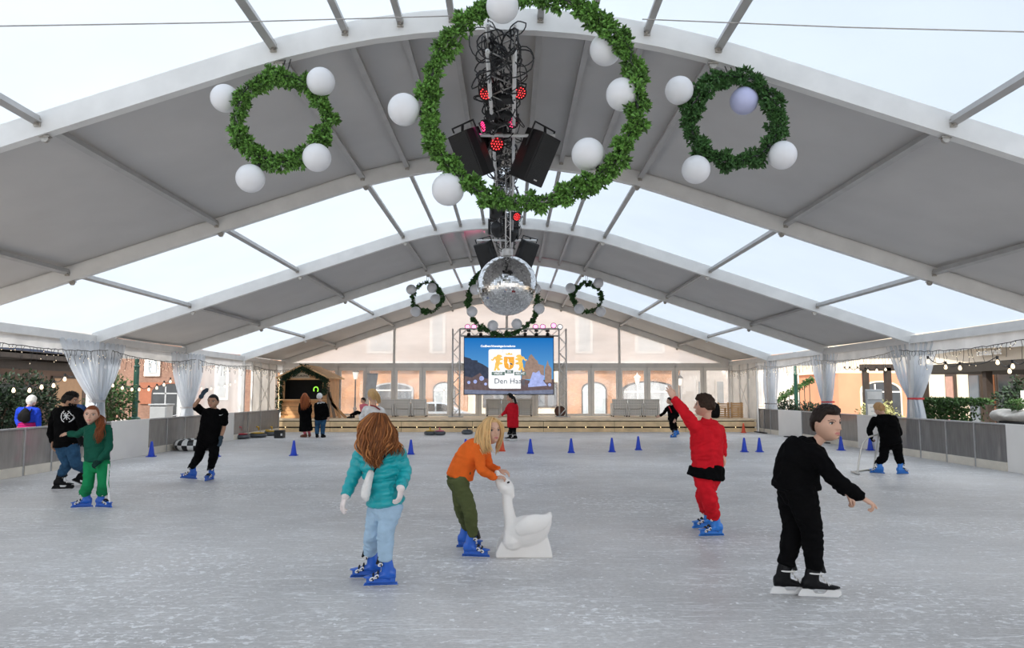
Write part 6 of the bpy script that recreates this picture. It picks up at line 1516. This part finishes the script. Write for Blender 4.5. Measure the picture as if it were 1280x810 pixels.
# ================================================================== ON THE ICE AND THE PLATFORM
M_cone = mat('blue_cone_plastic', (.012, .06, .55), .4, 0, .06, 10); M_coner = mat('red_cone_plastic', (.80, .09, .03), .4, 0, .06, 10)
def cone(px, py, h, m, label, grp='blue cones across the ice'):
    p = G(px, py); t = thing('traffic_cone', label, 'cone', p, grp)
    obj('cone_body', MB().lathe([(.085, .018), (.07, .05), (.030, h * .88), (.022, h), (.012, h), (.012, h - .02)], 20, p), m, t, True)
    obj('base', MB().box(p + Vector((0, 0, .010)), (.18, .18, .02)), m, t, bevel=.006)
for px, py, lb in ((189, 571, 'blue cone in front of the white board, nearest the green girl'), (270, 571, 'blue cone half hidden behind the boy in black T-shirt'), (367, 569.5, 'blue cone below the couple at the hut'), (513.5, 568, 'blue cone next to the hair of the teal-jacketed girl'), (582, 567, 'blue cone hidden behind the orange sweater'),
                   (663, 567, 'first blue cone to the sunny side of the red cone'), (714, 566, 'second blue cone to the sunny side of the red cone'), (765, 565, 'blue cone below the white wicker chairs, third from the red cone'), (798, 562.5, 'blue cone fourth from the red cone, near the raised red arm'),
                   (930.5, 565, 'blue cone of a close pair beside the red tracksuit, nearer to it'), (949.5, 565, 'blue cone of a close pair beside the red tracksuit, nearer the boy in black'), (1051.5, 563, 'blue cone just past the face of the boy in black'), (1088, 563, 'blue cone behind the metal skating frame')):
    cone(px, py, .36, M_cone, lb)
cone(627.5, 564, .34, M_coner, 'single red cone beside the blonde hair', 'red cones'); cone(929.5, 541, .36, M_coner, 'small orange-red cone at the far sunny-side corner', 'red cones')
# sliding stones
M_stoneg = mat('grey_slider', (.10, .11, .12), .4, .2, .1); M_y = mat('yellow_plate', (.75, .45, .03), .4); M_r = mat('red_plate', (.62, .02, .05), .4); M_p = mat('pink_plate', (.7, .12, .2), .4)
def slider(px, py, m, label, s=1.0):
    p = G(px, py); t = thing('curling_stone', label, 'sliding stone', p, 'sliding stones on the ice')
    obj('stone', MB().lathe([(.10 * s, 0), (.19 * s, .02), (.215 * s, .07), (.20 * s, .125), (.14 * s, .14)], 24, p), M_stoneg, t, auto=50)
    obj('plate', MB().lathe([(.15 * s, .138), (.165 * s, .16), (.10 * s, .175)], 22, p), m, t, auto=50)
    obj('handle', MB().tube([p + Vector(q) * s for q in ((0, .06, .17), (0, .05, .25), (0, -.09, .26))], .02, 8), m, t, True)
slider(300, 548.5, M_r, 'red-topped sliding stone by the boards, end of the row', 1.5); slider(312, 544.5, M_r, 'red-topped sliding stone second in the row by the boards', 1.3); slider(322, 547, M_y, 'yellow-topped sliding stone between the red ones and the corner', 1.4)
slider(330, 543, M_y, 'yellow-topped sliding stone behind the first yellow one', 1.2); slider(339, 544.5, M_y, 'yellow-topped sliding stone next to the black box', 1.2)
slider(537.5, 544, M_y, 'yellow-topped sliding stone of the pair before the platform'); slider(549.5, 544, M_p, 'pink-topped sliding stone of the pair before the platform'); slider(584, 543, M_stoneg, 'grey sliding stone behind the orange sweater')
p = G(349.5, 547.5); t = thing('black_crate', 'small black box on the ice by the far corner', 'box', p)
obj('body', MB().box(p + Vector((0, 0, .13)), (.30, .28, .26)), M_spk, t, bevel=.02); obj('white_tag', MB().box(p + Vector((.10, -.142, .12)), (.06, .004, .07)), M_wht, t)
# striped inflatable ring
p = G(244, 562.5); t = thing('inflatable_ring', 'black and white striped inflatable ring behind the boy in black T-shirt', 'inflatable ring', p)
mb = MB(); R_, r_ = .38, .145; n = 64
mb.grid(lambda u, v: p + Vector(((R_ + r_ * math.cos(2 * PI * v)) * math.cos(2 * PI * u), (R_ + r_ * math.cos(2 * PI * v)) * math.sin(2 * PI * u), r_ + r_ * math.sin(2 * PI * v))), n, 16)
mb.m = [((i // 16) // 3 + (i % 16) // 9) % 2 for i in range(len(mb.f))]
obj('tube', mb, [mat('black_vinyl', (.012, .012, .013), .3), mat('white_vinyl', (.8, .8, .78), .3)], t, True); obj('valve', MB().lathe([(.012, 0), (.012, .03)], 8, p + Vector((0, -.30, .27))), M_black, t)
# the swan
sw = Fig('x', 6.92, G(655, 693), sc=1); J = sw.J
t = thing('swan_skating_aid', 'white plastic swan skating aid held by the girl in orange', 'skating aid', G(655, 693))
M_swan = mat('milky_white_plastic', (.86, .83, .80), .35, 0, .02, 4); MATS['milky_white_plastic'].node_tree.nodes['Principled BSDF'].inputs['Subsurface Weight'].default_value = .4; MATS['milky_white_plastic'].node_tree.nodes['Principled BSDF'].inputs['Subsurface Radius'].default_value = (.03, .03, .03)
mb = MB(); c = G(655, 692); 
for s_ in (0,):
    pr = [(-.262, 0), (.258, 0), (.252, .06), (.215, .175), (.16, .19), (-.16, .19), (-.205, .16), (-.262, .05)]
    mb.prism(pr, c + Vector((0, .20, .0)), (1, 0, 0), (0, 0, 1), .40)
sweep(mb, [J((642, 676)), J((639, 655)), J((634.5, 632)), J((634, 618))], [(.105, .10), (.066, .062), (.052, .048), (.055, .045)], n=18, sub=5)
sweep(mb, [J((640, 620)), J((634, 611)), J((627, 602)), J((622.5, 595)), J((621, 590))], [(.030, .030), (.074, .062), (.066, .055), (.040, .036), (.026, .024)], n=18, sub=5)
sweep(mb, [J((640, 668, .02)), J((655, 664, .02)), J((671, 660, .02)), J((681, 652, .02)), J((688, 641, .02))], [(.10, .12), (.135, .15), (.12, .13), (.075, .07), (.012, .02)], n=18, sub=5)
for sd in (-1, 1): sweep(mb, [J((648, 664, sd * .13)), J((662, 656, sd * .17)), J((678, 652, sd * .16)), J((689, 644, sd * .13))], [(.03, .05), (.035, .085), (.03, .07), (.008, .02)], L=Vector((0, 1, 0)), n=14, sub=4)
obj('body', fuse(mb, .0075, 4), M_swan, t, True)
for dy, nm in ((-.056, 'eye'), (.056, 'eye')): obj(nm, MB().ell(J((635.5, 603, dy)) if dy < 0 else J((635.5, 603, dy)), (.014, .008, .009), 12, 8, ry(-25)), M_black, t, True)
obj('handle', MB().tube([J((622, 593, -.12)), J((622, 593, .12))], .015, 10), M_swan, t, True)
# flat black strips paint the shaded gap under the far boards
M_gapshade = mat('gap_shade_black', (.015, .015, .015), .7)
for k, (a, b) in enumerate((((926, 537), (968, 542)), ((986, 546), (1000, 548)), ((1030, 551), (1050, 554.5)))):
    p, q = G(*a), G(*b); p.x = q.x = BR - .10
    struct('gap_shade_strip_%d' % (k + 1), MB().box2((BR - .16, min(p.y, q.y), 0), (BR - .03, max(p.y, q.y), .03)), M_gapshade)

# ---- wooden hut
HX0, HX1, HY0, HY1, HZ = (353 - 638) * 30 / FPX, (408 - 638) * 30 / FPX, 30.0, 32.4, .496
M_hut = mat('orange_pine_cladding', (.60, .33, .15), .6, 0, .16, 4, .08, 30); M_hutl = mat('light_pine_roof', (.72, .46, .24), .6, 0, .12, 4); M_int = mat('dark_hut_interior', (.018, .016, .016), .8)
t = thing('wooden_hut', 'small gabled wooden hut trimmed with dark greenery in the far corner', 'hut', ((HX0 + HX1) / 2, HY0, HZ))
ez, az = 2.12, 2.58; mx_ = (HX0 + HX1) / 2
def hz(y): return CAMH + (491 - y) * 30 / FPX
oz0, oz1 = hz(499), hz(475)
mb = MB()
for k in range(5): mb.box2((HX0, HY0, HZ + .004 + k * (oz0 - HZ) / 5), (HX1, HY0 + .03, HZ + (k + 1) * (oz0 - HZ) / 5 - .006))
obj('front_cladding', mb, M_hut, t)
mb = MB().prism([(HX0, oz1), (HX1, oz1), (HX1, ez), (mx_, az), (HX0, ez)], (0, HY0 + .03, 0), (1, 0, 0), (0, 0, 1), .03)
mb.box2((HX0, HY0, oz0), (HX0 + .14, HY0 + .03, oz1)).box2((HX1 - .12, HY0, oz0), (HX1, HY0 + .03, oz1)); obj('gable_front', mb, M_hut, t)
mb = MB()
for k in range(9): mb.box2((HX1 - .03, HY0 + .03 + k * .262, HZ), (HX1, HY0 + .03 + k * .262 + .255, ez))
obj('side_cladding', mb, M_hut, t)
obj('inner_wall', MB().box2((HX0 + .02, HY0 + 1.0, HZ), (HX1 - .04, HY0 + 1.05, ez)).box2((HX0, HY0 + .03, HZ), (HX0 + .03, HY1, ez)).box2((HX0, HY1 - .03, HZ), (HX1, HY1, ez)), M_int, t)
obj('counter', MB().box2((HX0 - .02, HY0 - .22, oz0 - .04), (HX1 + .02, HY0 + .2, oz0)), M_hutl, t, bevel=.01)
for s_ in (-1, 1):
    e = HX0 - .16 if s_ < 0 else HX1 + .16; zz_ = ez - .05
    obj('roof', MB().prism([(mx_, az), (mx_, az + .06), (e, zz_ + .06), (e, zz_)], (0, HY0 - .25, 0), (1, 0, 0), (0, 0, 1), -(HY1 - HY0 + .5)), M_hutl, t)
rng = random.Random(8); mb = MB()
path = [Vector((HX0 - .02, HY0 - .12, HZ + .22)), Vector((HX0 - .02, HY0 - .12, ez - .1)), Vector((mx_, HY0 - .2, az - .06)), Vector((HX1 + .02, HY0 - .12, ez - .1)), Vector((HX1 - .03, HY0 - .12, oz0 + .2))]
for a, b in zip(path[:-1], path[1:]):
    for k in range(int((b - a).length * 170)):
        q = a.lerp(b, rng.random()) + Vector((rng.gauss(0, .055), rng.gauss(0, .04), rng.gauss(0, .055))); tuft(mb, q, (0, -1, 0), .09, rng, 5)
obj('garland', mb, mat('dark_hut_garland', (.014, .040, .014), .6, 0, .2, 20, island=.5), t)
sg = obj('sign', MB().prism([(-.38, -.10), (.38, -.10), (.34, .03), (.2, .12), (0, .14), (-.2, .12), (-.34, .03)], (mx_ - .12, HY0 - .03, hz(470)), (1, 0, 0), (0, 0, 1), .02), mat('pale_sign_board', (.62, .50, .36), .6), t)
obj('sign_lettering', place(text_mb('DE CURLING', .105, .003, 1.0, .002), (mx_ - .12, HY0 - .055, hz(470.2)), (1, 0, 0), (0, 0, 1)), M_brown, sg)
obj('sign_ledge', MB().box2((HX0 + .1, HY0 - .10, hz(474)), (HX1 - .15, HY0 + .0, hz(473))), M_hutl, t)
mb = MB(); cc = Vector((HX1 - .52, HY0 + .5, hz(487)))
mb.tube([cc + Vector((.09 * math.cos(a), 0, .11 * math.sin(a))) for a in (-.8 + 4.6 * k / 16 for k in range(17))], .022, 6)
obj('green_neon_loop', mb, mat('green_neon', (.3, .8, .1), .4, emit=(.30, .75, .06), estr=1.2), t, True)
mb = MB()
for k in range(26): mb.ell((HX0 - .05 + .03 * rng.random(), HY0 - .2, HZ + .1 + k * .062), (.016,) * 3, 8, 6)
o = obj('fairy_bulb', mb, M_warm, t, True); o['kind'] = 'stuff'
labs = ['grey weathered plank leaning on the hut side, nearest the hut', 'grey weathered plank leaning on the hut side, second one', 'brown plank leaning lowest in the row beside the hut', 'short brown plank lying flattest beside the hut']
for k in range(4):
    x0 = HX1 + .10 + .13 * k; a = Vector((x0 + .10 * k, HY0 + .15, HZ)); b = Vector((HX1 + .05 + .05 * k, HY0 + .3, HZ + 1.25 - .22 * k)); d_ = (b - a)
    q = Quaternion((0, 1, 0), math.atan2(d_.x, d_.z)).to_matrix()
    tag(obj('plank', MB().box((a + b) / 2, (.11, .03, d_.length), q), M_hut if k > 1 else mat('weathered_plank', (.25, .19, .14), .8, 0, .2, 5), at=tuple(a)), labs[k], 'plank', 'planks leaning by the hut')

# ---- big screen on its truss
SY = 31.0
def sp(px, py, k=0): return P(px, py, SY - .035 - .004 * k)
x0, x1, z0, z1 = P(580, 491, SY).x, P(692, 491, SY).x, P(640, 493, SY).z, P(640, 421, SY).z
t = thing('led_screen', 'big LED screen showing a city crest and Den Haag on a white card', 'screen', ((x0 + x1) / 2, SY, z0))
obj('cabinet', MB().box2((x0 - .02, SY - .02, z0 - .02), (x1 + .02, SY + .14, z1 + .03)), M_spk, t, bevel=.01)
def glow(name, col, e=1.0, ramp=None):
    m = bpy.data.materials.new(name); m.use_nodes = True; MATS[name] = m; tt = m.node_tree; tt.nodes.clear(); L = tt.links.new
    o_ = tt.nodes.new('ShaderNodeOutputMaterial'); em = tt.nodes.new('ShaderNodeEmission'); em.inputs[1].default_value = e; em.inputs[0].default_value = (*col, 1)
    tc = tt.nodes.new('ShaderNodeTexCoord')
    if ramp:
        s_ = tt.nodes.new('ShaderNodeSeparateXYZ'); L(tc.outputs['Generated'], s_.inputs[0]); r = tt.nodes.new('ShaderNodeValToRGB'); L(s_.outputs['Z'], r.inputs[0])
        r.color_ramp.elements[0].color = (*ramp[0], 1); r.color_ramp.elements[1].color = (*ramp[1], 1); L(r.outputs[0], em.inputs[0])
    else:
        n = tt.nodes.new('ShaderNodeTexNoise'); n.inputs['Scale'].default_value = 9; L(tc.outputs['Object'], n.inputs['Vector']); h = tt.nodes.new('ShaderNodeHueSaturation'); h.inputs['Color'].default_value = (*col, 1)
        r = tt.nodes.new('ShaderNodeMapRange'); r.inputs['To Min'].default_value = .65; r.inputs['To Max'].default_value = 1.35; L(n.outputs[0], r.inputs['Value']); L(r.outputs[0], h.inputs['Value']); L(h.outputs[0], em.inputs[0])
    L(em.outputs[0], o_.inputs[0]); return m
E_sky = glow('screen_sky', (0, 0, 0), 1.0, ((.16, .40, .66), (.01, .15, .46)))
def poly(name, pts, m, k, parent=None):
    v = [sp(x, y, k) for x, y in pts]; return obj(name, MB().add(v, [tuple(range(len(v)))]), m, parent or pic)
pic = obj('picture', MB().add([sp(580.5, 492.5), sp(691.5, 492.5), sp(691.5, 422.5), sp(580.5, 422.5)], [(0, 1, 2, 3)]), E_sky, t)
E_dk = glow('screen_dark_roof', (.045, .055, .085)); E_br = glow('screen_brown', (.13, .095, .10)); E_gr = glow('screen_grey', (.17, .19, .27)); E_pal = glow('screen_palace', (.30, .21, .17)); E_lil = glow('screen_lilac', (.36, .42, .74)); E_w = glow('screen_white', (.93, .94, .96), 1.0); E_or = glow('screen_orange', (.86, .40, .06)); E_yel = glow('screen_amber', (.88, .52, .12)); E_rib = glow('screen_ribbon', (.13, .19, .17)); E_txt = glow('screen_text', (.09, .11, .14))
poly('roofline', [(580.5, 478), (580.5, 446), (588, 448), (590, 450), (597, 450.5), (597, 452.5), (603, 455), (611, 460), (611, 478)], E_dk, 1)
poly('crowd', [(580.5, 489), (580.5, 470), (590, 472), (600, 466), (606, 473), (620, 474), (650, 473), (664, 476), (691.5, 474), (691.5, 489)], E_br, 2)
poly('water', [(580.5, 492.5), (580.5, 487), (640, 489), (691.5, 487), (691.5, 492.5)], E_gr, 3)
poly('palace', [(652, 474), (652, 460), (656, 459), (657, 452), (660, 450), (661, 446), (664, 442.5), (667, 446), (669, 449), (672, 451), (673, 455), (680, 457), (680, 474)], E_pal, 2)
poly('tower', [(681, 478), (681, 461), (683, 456), (684.5, 450), (686, 456), (689.5, 461), (689.5, 478)], E_pal, 3)
poly('fountain', [(660, 484), (663, 474), (666, 465), (670, 466), (674, 463), (676, 468), (681, 470), (679, 476), (684, 482)], E_lil, 4)
for x, y, r in ((586, 478, 2), (594, 477, 2.4), (602, 473, 3), (607, 480, 1.8), (662, 481, 2), (687, 481, 2)): poly('lantern_glow', [(x + r * math.cos(a), y + r * math.sin(a)) for a in (2 * PI * q / 12 for q in range(12))], E_lil, 5)
card = poly('white_card', [(610.7, 439), (611.2, 437.3), (613, 436.5), (651, 436.5), (651, 485.8), (613, 485.8), (611.2, 485), (610.7, 483)], E_w, 6)
poly('shield', [(629.8, 446), (642.8, 446), (642.8, 455), (641.5, 459.5), (638.5, 461.5), (636.3, 462.3), (634, 461.5), (631, 459.5), (629.8, 455)], E_or, 8)
poly('stork', [(634.5, 448), (636, 449.5), (635.5, 452), (637, 453), (639.5, 454), (640, 456), (637, 455.5), (636.7, 460), (636.2, 460), (636, 455.5), (634, 453.5), (634.8, 450)], E_w, 9)
poly('stork_wing', [(636.5, 453), (640.5, 454.5), (641, 456.5), (638, 455.6)], E_txt, 10)
lion = [(560 + x / 8, 400 + y / 8) for x, y in ((505, 345), (530, 350), (545, 368), (522, 376), (550, 388), (546, 400), (521, 405), (518, 418), (548, 430), (545, 443), (515, 446), (506, 470), (522, 500), (496, 508), (486, 480), (478, 506), (455, 508), (468, 475), (470, 440), (480, 412), (470, 388), (450, 410), (432, 404), (430, 392), (446, 394), (465, 366), (484, 364), (490, 350))]
poly('lion', lion, E_yel, 8); poly('lion', [(1272.6 - x, y) for x, y in lion][::-1], E_yel, 8)
poly('crown', [(632, 443.6), (632.5, 441), (634, 442.4), (636.3, 440.4), (638.5, 442.4), (640, 441), (640.7, 443.6)], E_yel, 8)
for a, b, c_, e_, tx in ((614.5, 631, 464.8, 469.2, 'VREDE'), (631.5, 641.5, 462.7, 466.8, 'EN'), (643, 657.5, 464.8, 469.2, 'RECHT')):
    poly('ribbon', [(a, e_), (b, e_), (b, c_), (a, c_)], E_rib, 9); obj('ribbon_lettering', place(text_mb(tx, .125, 0, .95, .002), sp((a + b) / 2, (c_ + e_) / 2, 11), (1, 0, 0), (0, 0, 1)), E_w, pic)
obj('city_lettering', place(text_mb('Den Haag', .315, 0, 1.02, .001), sp(637, 476.6, 11), (1, 0, 0), (0, 0, 1)), E_txt, pic)
obj('headline', place(text_mb('CoolEvent Scheveningen is mede mo', .120, 0, .82, .0045), sp(622.5, 432.7, 11), (1, 0, 0), (0, 0, 1)), E_w, pic)
TYs = 31.35
def box_truss(mb, lac, a, b, u, v, h=.15):
    a, b, u, v = Vector(a), Vector(b), Vector(u) * h, Vector(v) * h
    for s1 in (-1, 1):
        for s2 in (-1, 1): mb.tube([a + u * s1 + v * s2, b + u * s1 + v * s2], .025, 8)
    n = max(2, int((b - a).length / .32))
    for k in range(n):
        p, q = a.lerp(b, k / n), a.lerp(b, (k + 1) / n); s1 = 1 if k % 2 else -1
        for s2 in (-1, 1): lac.tube([p + u * s1 + v * s2, q - u * s1 + v * s2], .011, 6); lac.tube([p + u * s2 + v * s1, q + u * s2 - v * s1], .011, 6)
lx, rx_, tz = P(570, 491, TYs).x, P(703.5, 491, TYs).x, P(640, 415.5, TYs).z
t = thing('goalpost_truss', 'silver box-truss frame carrying the big screen', 'truss', ((lx + rx_) / 2, TYs, HZ))
for nm, a, b, u, v in (('upright', (lx, TYs, HZ + .03), (lx, TYs, tz + .15), (1, 0, 0), (0, 1, 0)), ('upright', (rx_, TYs, HZ + .03), (rx_, TYs, tz + .15), (1, 0, 0), (0, 1, 0)), ('crossbeam', (lx + .15, TYs, tz), (rx_ - .15, TYs, tz), (0, 0, 1), (0, 1, 0))):
    mb, lc = MB(), MB(); box_truss(mb, lc, a, b, u, v); o = obj(nm, mb, M_truss, t, True); obj('lacing', lc, M_truss, o, True)
for x in (lx, rx_): obj('base_plate', MB().box((x, TYs, HZ + .015), (.6, .6, .03)), M_post, t)
for x in (x0 + .4, x1 - .4): obj('screen_hanger', MB().box2((x - .03, SY + .145, z1), (x + .03, TYs - .17, tz - .19)), M_black, t)
M_pinkg = mat('pink_lens', (1, .4, .7), .3, emit=(1, .25, .55), estr=2.5)
for px, nm in ((584.5, 'pink-lit lamp on top of the screen truss, end nearest the hut'), (592.5, 'pink-lit lamp on top of the screen truss, second from the hut end'), (669.5, 'pink-lit lamp on top of the screen truss, right of the fir hoop'), (678.5, 'pink-lit lamp on the screen truss before the raised ring lamp'), (692, 'raised pink ring lamp on top of the screen truss'), (700, 'pale lamp at the sunny-side end of the screen truss')):
    c = P(px, 408.6 if px != 692 else 407, TYs); t = thing('stage_lamp', nm, 'stage lamp', c, 'lamps on the screen truss')
    obj('housing', MB().lathe([(.05, -.16), (.11, -.13), (.125, 0), (.10, .005)], 18, c, rx(80)), M_spk, t, auto=40); obj('lens', MB().lathe([(.10, .004), (.05, .02), (.01, .024)], 18, c, rx(80)), M_pinkg if px < 699 else E_w, t, True)
    obj('clamp', MB().tube([c + Vector((0, .05, -.08)), Vector((c.x, TYs, tz + .15))], .02, 6), M_black, t)
for px, nm in ((586, 'black fixture hanging over the screen, end nearest the hut'), (601, 'black fixture hanging over the screen, left of the fir hoop'), (656.5, 'black fixture hanging over the screen, just right of the fir hoop'), (670.5, 'black fixture hanging over the screen, middle one on the sunny side'), (684.5, 'black fixture hanging over the screen, sunny-side end')):
    c = P(px, 418.5, TYs - .28); t = thing('hanging_fixture', nm, 'stage lamp', c, 'fixtures hanging over the screen')
    obj('head', MB().lathe([(.04, -.12), (.07, -.08), (.075, .06), (.06, .07)], 14, c, rx(30)), M_spk, t, auto=40); obj('base', MB().box(c + Vector((0, .05, .17)), (.16, .14, .08)), M_spk, t, bevel=.01); obj('clamp', MB().tube([c + Vector((0, .05, .17)), Vector((c.x, TYs - .12, tz))], .022, 6), M_black, t)
p = P(702, 491, 30.7); p.z = HZ; t = thing('round_drum', 'round brown drum lying behind the foot of the screen truss', 'drum', (p.x, p.y + 1.2, HZ))
obj('shell', MB().lathe([(.02, -.2), (.21, -.2), (.22, -.18), (.22, .18), (.21, .2), (.02, .2)], 24, (p.x, p.y + 1.25, HZ + .22), rx(90)), mat('brown_drum', (.15, .06, .035), .5), t, auto=40)
obj('rim', MB().tube([Vector((p.x + .225 * math.cos(a), p.y + 1.03, HZ + .22 + .225 * math.sin(a))) for a in (2 * PI * k / 28 for k in range(28))], .014, 6, True), M_black, t, True)

# ---- wicker armchairs
def wicker_material():
    m = bpy.data.materials.new('black_white_wicker'); m.use_nodes = True; MATS['w'] = m; tt = m.node_tree; b = tt.nodes['Principled BSDF']; L = tt.links.new
    tc = tt.nodes.new('ShaderNodeTexCoord'); ck = tt.nodes.new('ShaderNodeTexBrick'); mp = tt.nodes.new('ShaderNodeMapping'); mp.inputs['Rotation'].default_value = (PI / 2, 0, 0)
    ck.offset = 0; ck.inputs['Scale'].default_value = 4.6; ck.inputs['Brick Width'].default_value = .30; ck.inputs['Row Height'].default_value = .30; ck.inputs['Mortar Size'].default_value = .095; ck.inputs['Mortar Smooth'].default_value = .2
    ck.inputs['Color1'].default_value = (.10, .10, .10, 1); ck.inputs['Color2'].default_value = (.14, .14, .14, 1); ck.inputs['Mortar'].default_value = (.80, .78, .75, 1)
    L(tc.outputs['Object'], mp.inputs[0]); L(mp.outputs[0], ck.inputs['Vector']); L(ck.outputs['Color'], b.inputs['Base Color']); b.inputs['Roughness'].default_value = .6; return m
M_wick = wicker_material()
def wicker_chair():
    t = thing('wicker_armchair', 'x', 'armchair', (0, 0, 0), 'black and white woven armchairs')
    obj('seat', MB().box2((-.25, -.30, .05), (.25, .34, .36)), M_wick, t, bevel=.03, local=True)
    def bk(u, v): a = (u - .5) * 2; return (a * (.285 + .045 * v), -.36 - .05 * v + .06 * a * a, .34 + .40 * v)
    mb = MB().grid(bk, 12, 6); n = len(mb.v); mb.v += [(x, y + .06, z) for x, y, z in mb.v]; mb.f += [tuple(i + n for i in f) for f in mb.f]; mb.m = [0] * len(mb.f)
    for i in range(12): mb.add([bk(i / 12, 1), bk((i + 1) / 12, 1), (bk((i + 1) / 12, 1)[0], bk((i + 1) / 12, 1)[1] + .06, .74), (bk(i / 12, 1)[0], bk(i / 12, 1)[1] + .06, .74)], [(0, 1, 2, 3)])
    obj('backrest', mb, M_wick, t, local=True)
    for s in (-1, 1): obj('armrest', MB().box2((s * .29 - .04, -.36, .05), (s * .29 + .04, .32, .56)), M_wick, t, bevel=.025, local=True)
    obj('cushion', MB().box2((-.24, -.27, .36), (.24, .32, .43)), M_wht, t, bevel=.03, local=True)
    for a in (-.28, .28):
        for b in (-.28, .28): obj('leg', MB().box2((a - .025, b - .025, 0), (a + .025, b + .025, .06)), M_dark, t, local=True)
    return t
wc0 = wicker_chair(); first = True
for px, lb in ((485.5, 'woven armchair nearest the blonde head, of the trio by the silver car'), (505.5, 'middle woven armchair of the trio by the silver car'), (525.5, 'woven armchair of the trio, closest to the silver car'), (617, 'woven armchair below the screen on the hut side'), (636.5, 'woven armchair below the screen, behind the red coat'), (656, 'woven armchair below the screen on the sunny side'),
               (772.5, 'woven armchair of the last trio, end nearest the screen'), (792, 'middle woven armchair of the last trio past the screen'), (811.5, 'woven armchair of the last trio, nearest the raised red arm')):
    x = P(px, 491, 31.9 if px < 560 or px > 700 else 32.2).x; loc = (x, 31.7 if px < 560 or px > 700 else 32.3, HZ)
    if first: wc0.location = loc; wc0['label'] = lb; first = False
    else: dup(wc0, loc, 0, lb)
# ---- slatted bench, backpack, banner
M_slat = mat('slatted_timber', (.60, .36, .17), .6, 0, .15, 5)
for k, (a, b, lb) in enumerate(((896, 912, 'slatted timber bench end beside the red hood'), (912.5, 928.5, 'slatted timber bench next to the far sunny-side boards'))):
    xa, xb = P(a, 491, 30.2).x, P(b, 491, 30.2).x; t = thing('pallet_bench', lb, 'bench', ((xa + xb) / 2, 30.2, HZ), 'slatted benches on the platform')
    for j in range(7): obj('slat', MB().box2((xa + .01, 30.18, HZ + .02 + j * .085), (xb - .01, 30.22, HZ + .02 + j * .085 + (.05 if k == 0 else .072))), M_slat, t)
    for x in (xa + .06, xb - .06): obj('upright', MB().box2((x - .03, 30.22, HZ), (x + .03, 30.28, HZ + .62)), M_slat, t)
    obj('seat', MB().box2((xa + .01, 30.28, HZ + .36), (xb - .01, 30.75, HZ + .41)), M_slat, t, bevel=.01)
    for x in (xa + .06, xb - .06): obj('rear_leg', MB().box2((x - .03, 30.66, HZ), (x + .03, 30.72, HZ + .36)), M_slat, t)
t = thing('rucksack', 'black rucksack on the platform beside the red hood', 'bag', (P(893, 491, 29.9).x, 29.9, HZ)); mb = MB(); c = Vector(t.location)
sweep(mb, [c + Vector((0, 0, .08)), c + Vector((0, 0, .3)), c + Vector((0, .02, .52)), c + Vector((0, .02, .60))], [(.19, .12), (.21, .14), (.18, .11), (.08, .05)], L=Vector((1, 0, 0)), n=16)
obj('sack', fuse(mb, .015, 2), M_gloveb, t, True); obj('front_pocket', MB().box(c + Vector((0, -.13, .22)), (.26, .06, .22)), M_gloveb, t, bevel=.02)
t = thing('banner_stand', 'slanted pale grey banner panel behind the blonde person', 'banner', (P(463, 491, 31.3).x, 31.3, HZ)); a, b, c, d = P(455.5, 498, 31.3), P(468, 498, 31.3), P(472.5, 468, 31.3), P(459.5, 467, 31.3)
obj('panel', MB().add([q + Vector((0, s_, 0)) for s_ in (0, .03) for q in (a, b, c, d)], [(0, 1, 2, 3), (7, 6, 5, 4), (0, 4, 5, 1), (1, 5, 6, 2), (2, 6, 7, 3), (3, 7, 4, 0)]), mat('pale_grey_panel', (.58, .60, .62), .6), t)
q = (a + b) / 2; obj('pole', MB().tube([Vector((q.x, 31.36, HZ)), Vector(((c.x + d.x) / 2, 31.36, c.z))], .02, 8), M_post, t, True); obj('foot', MB().box((q.x, 31.36, HZ + .015), (.5, .4, .03)), M_post, t); obj('top_bar', MB().box((c + d) / 2, (.46, .05, .05)), M_cab, t)
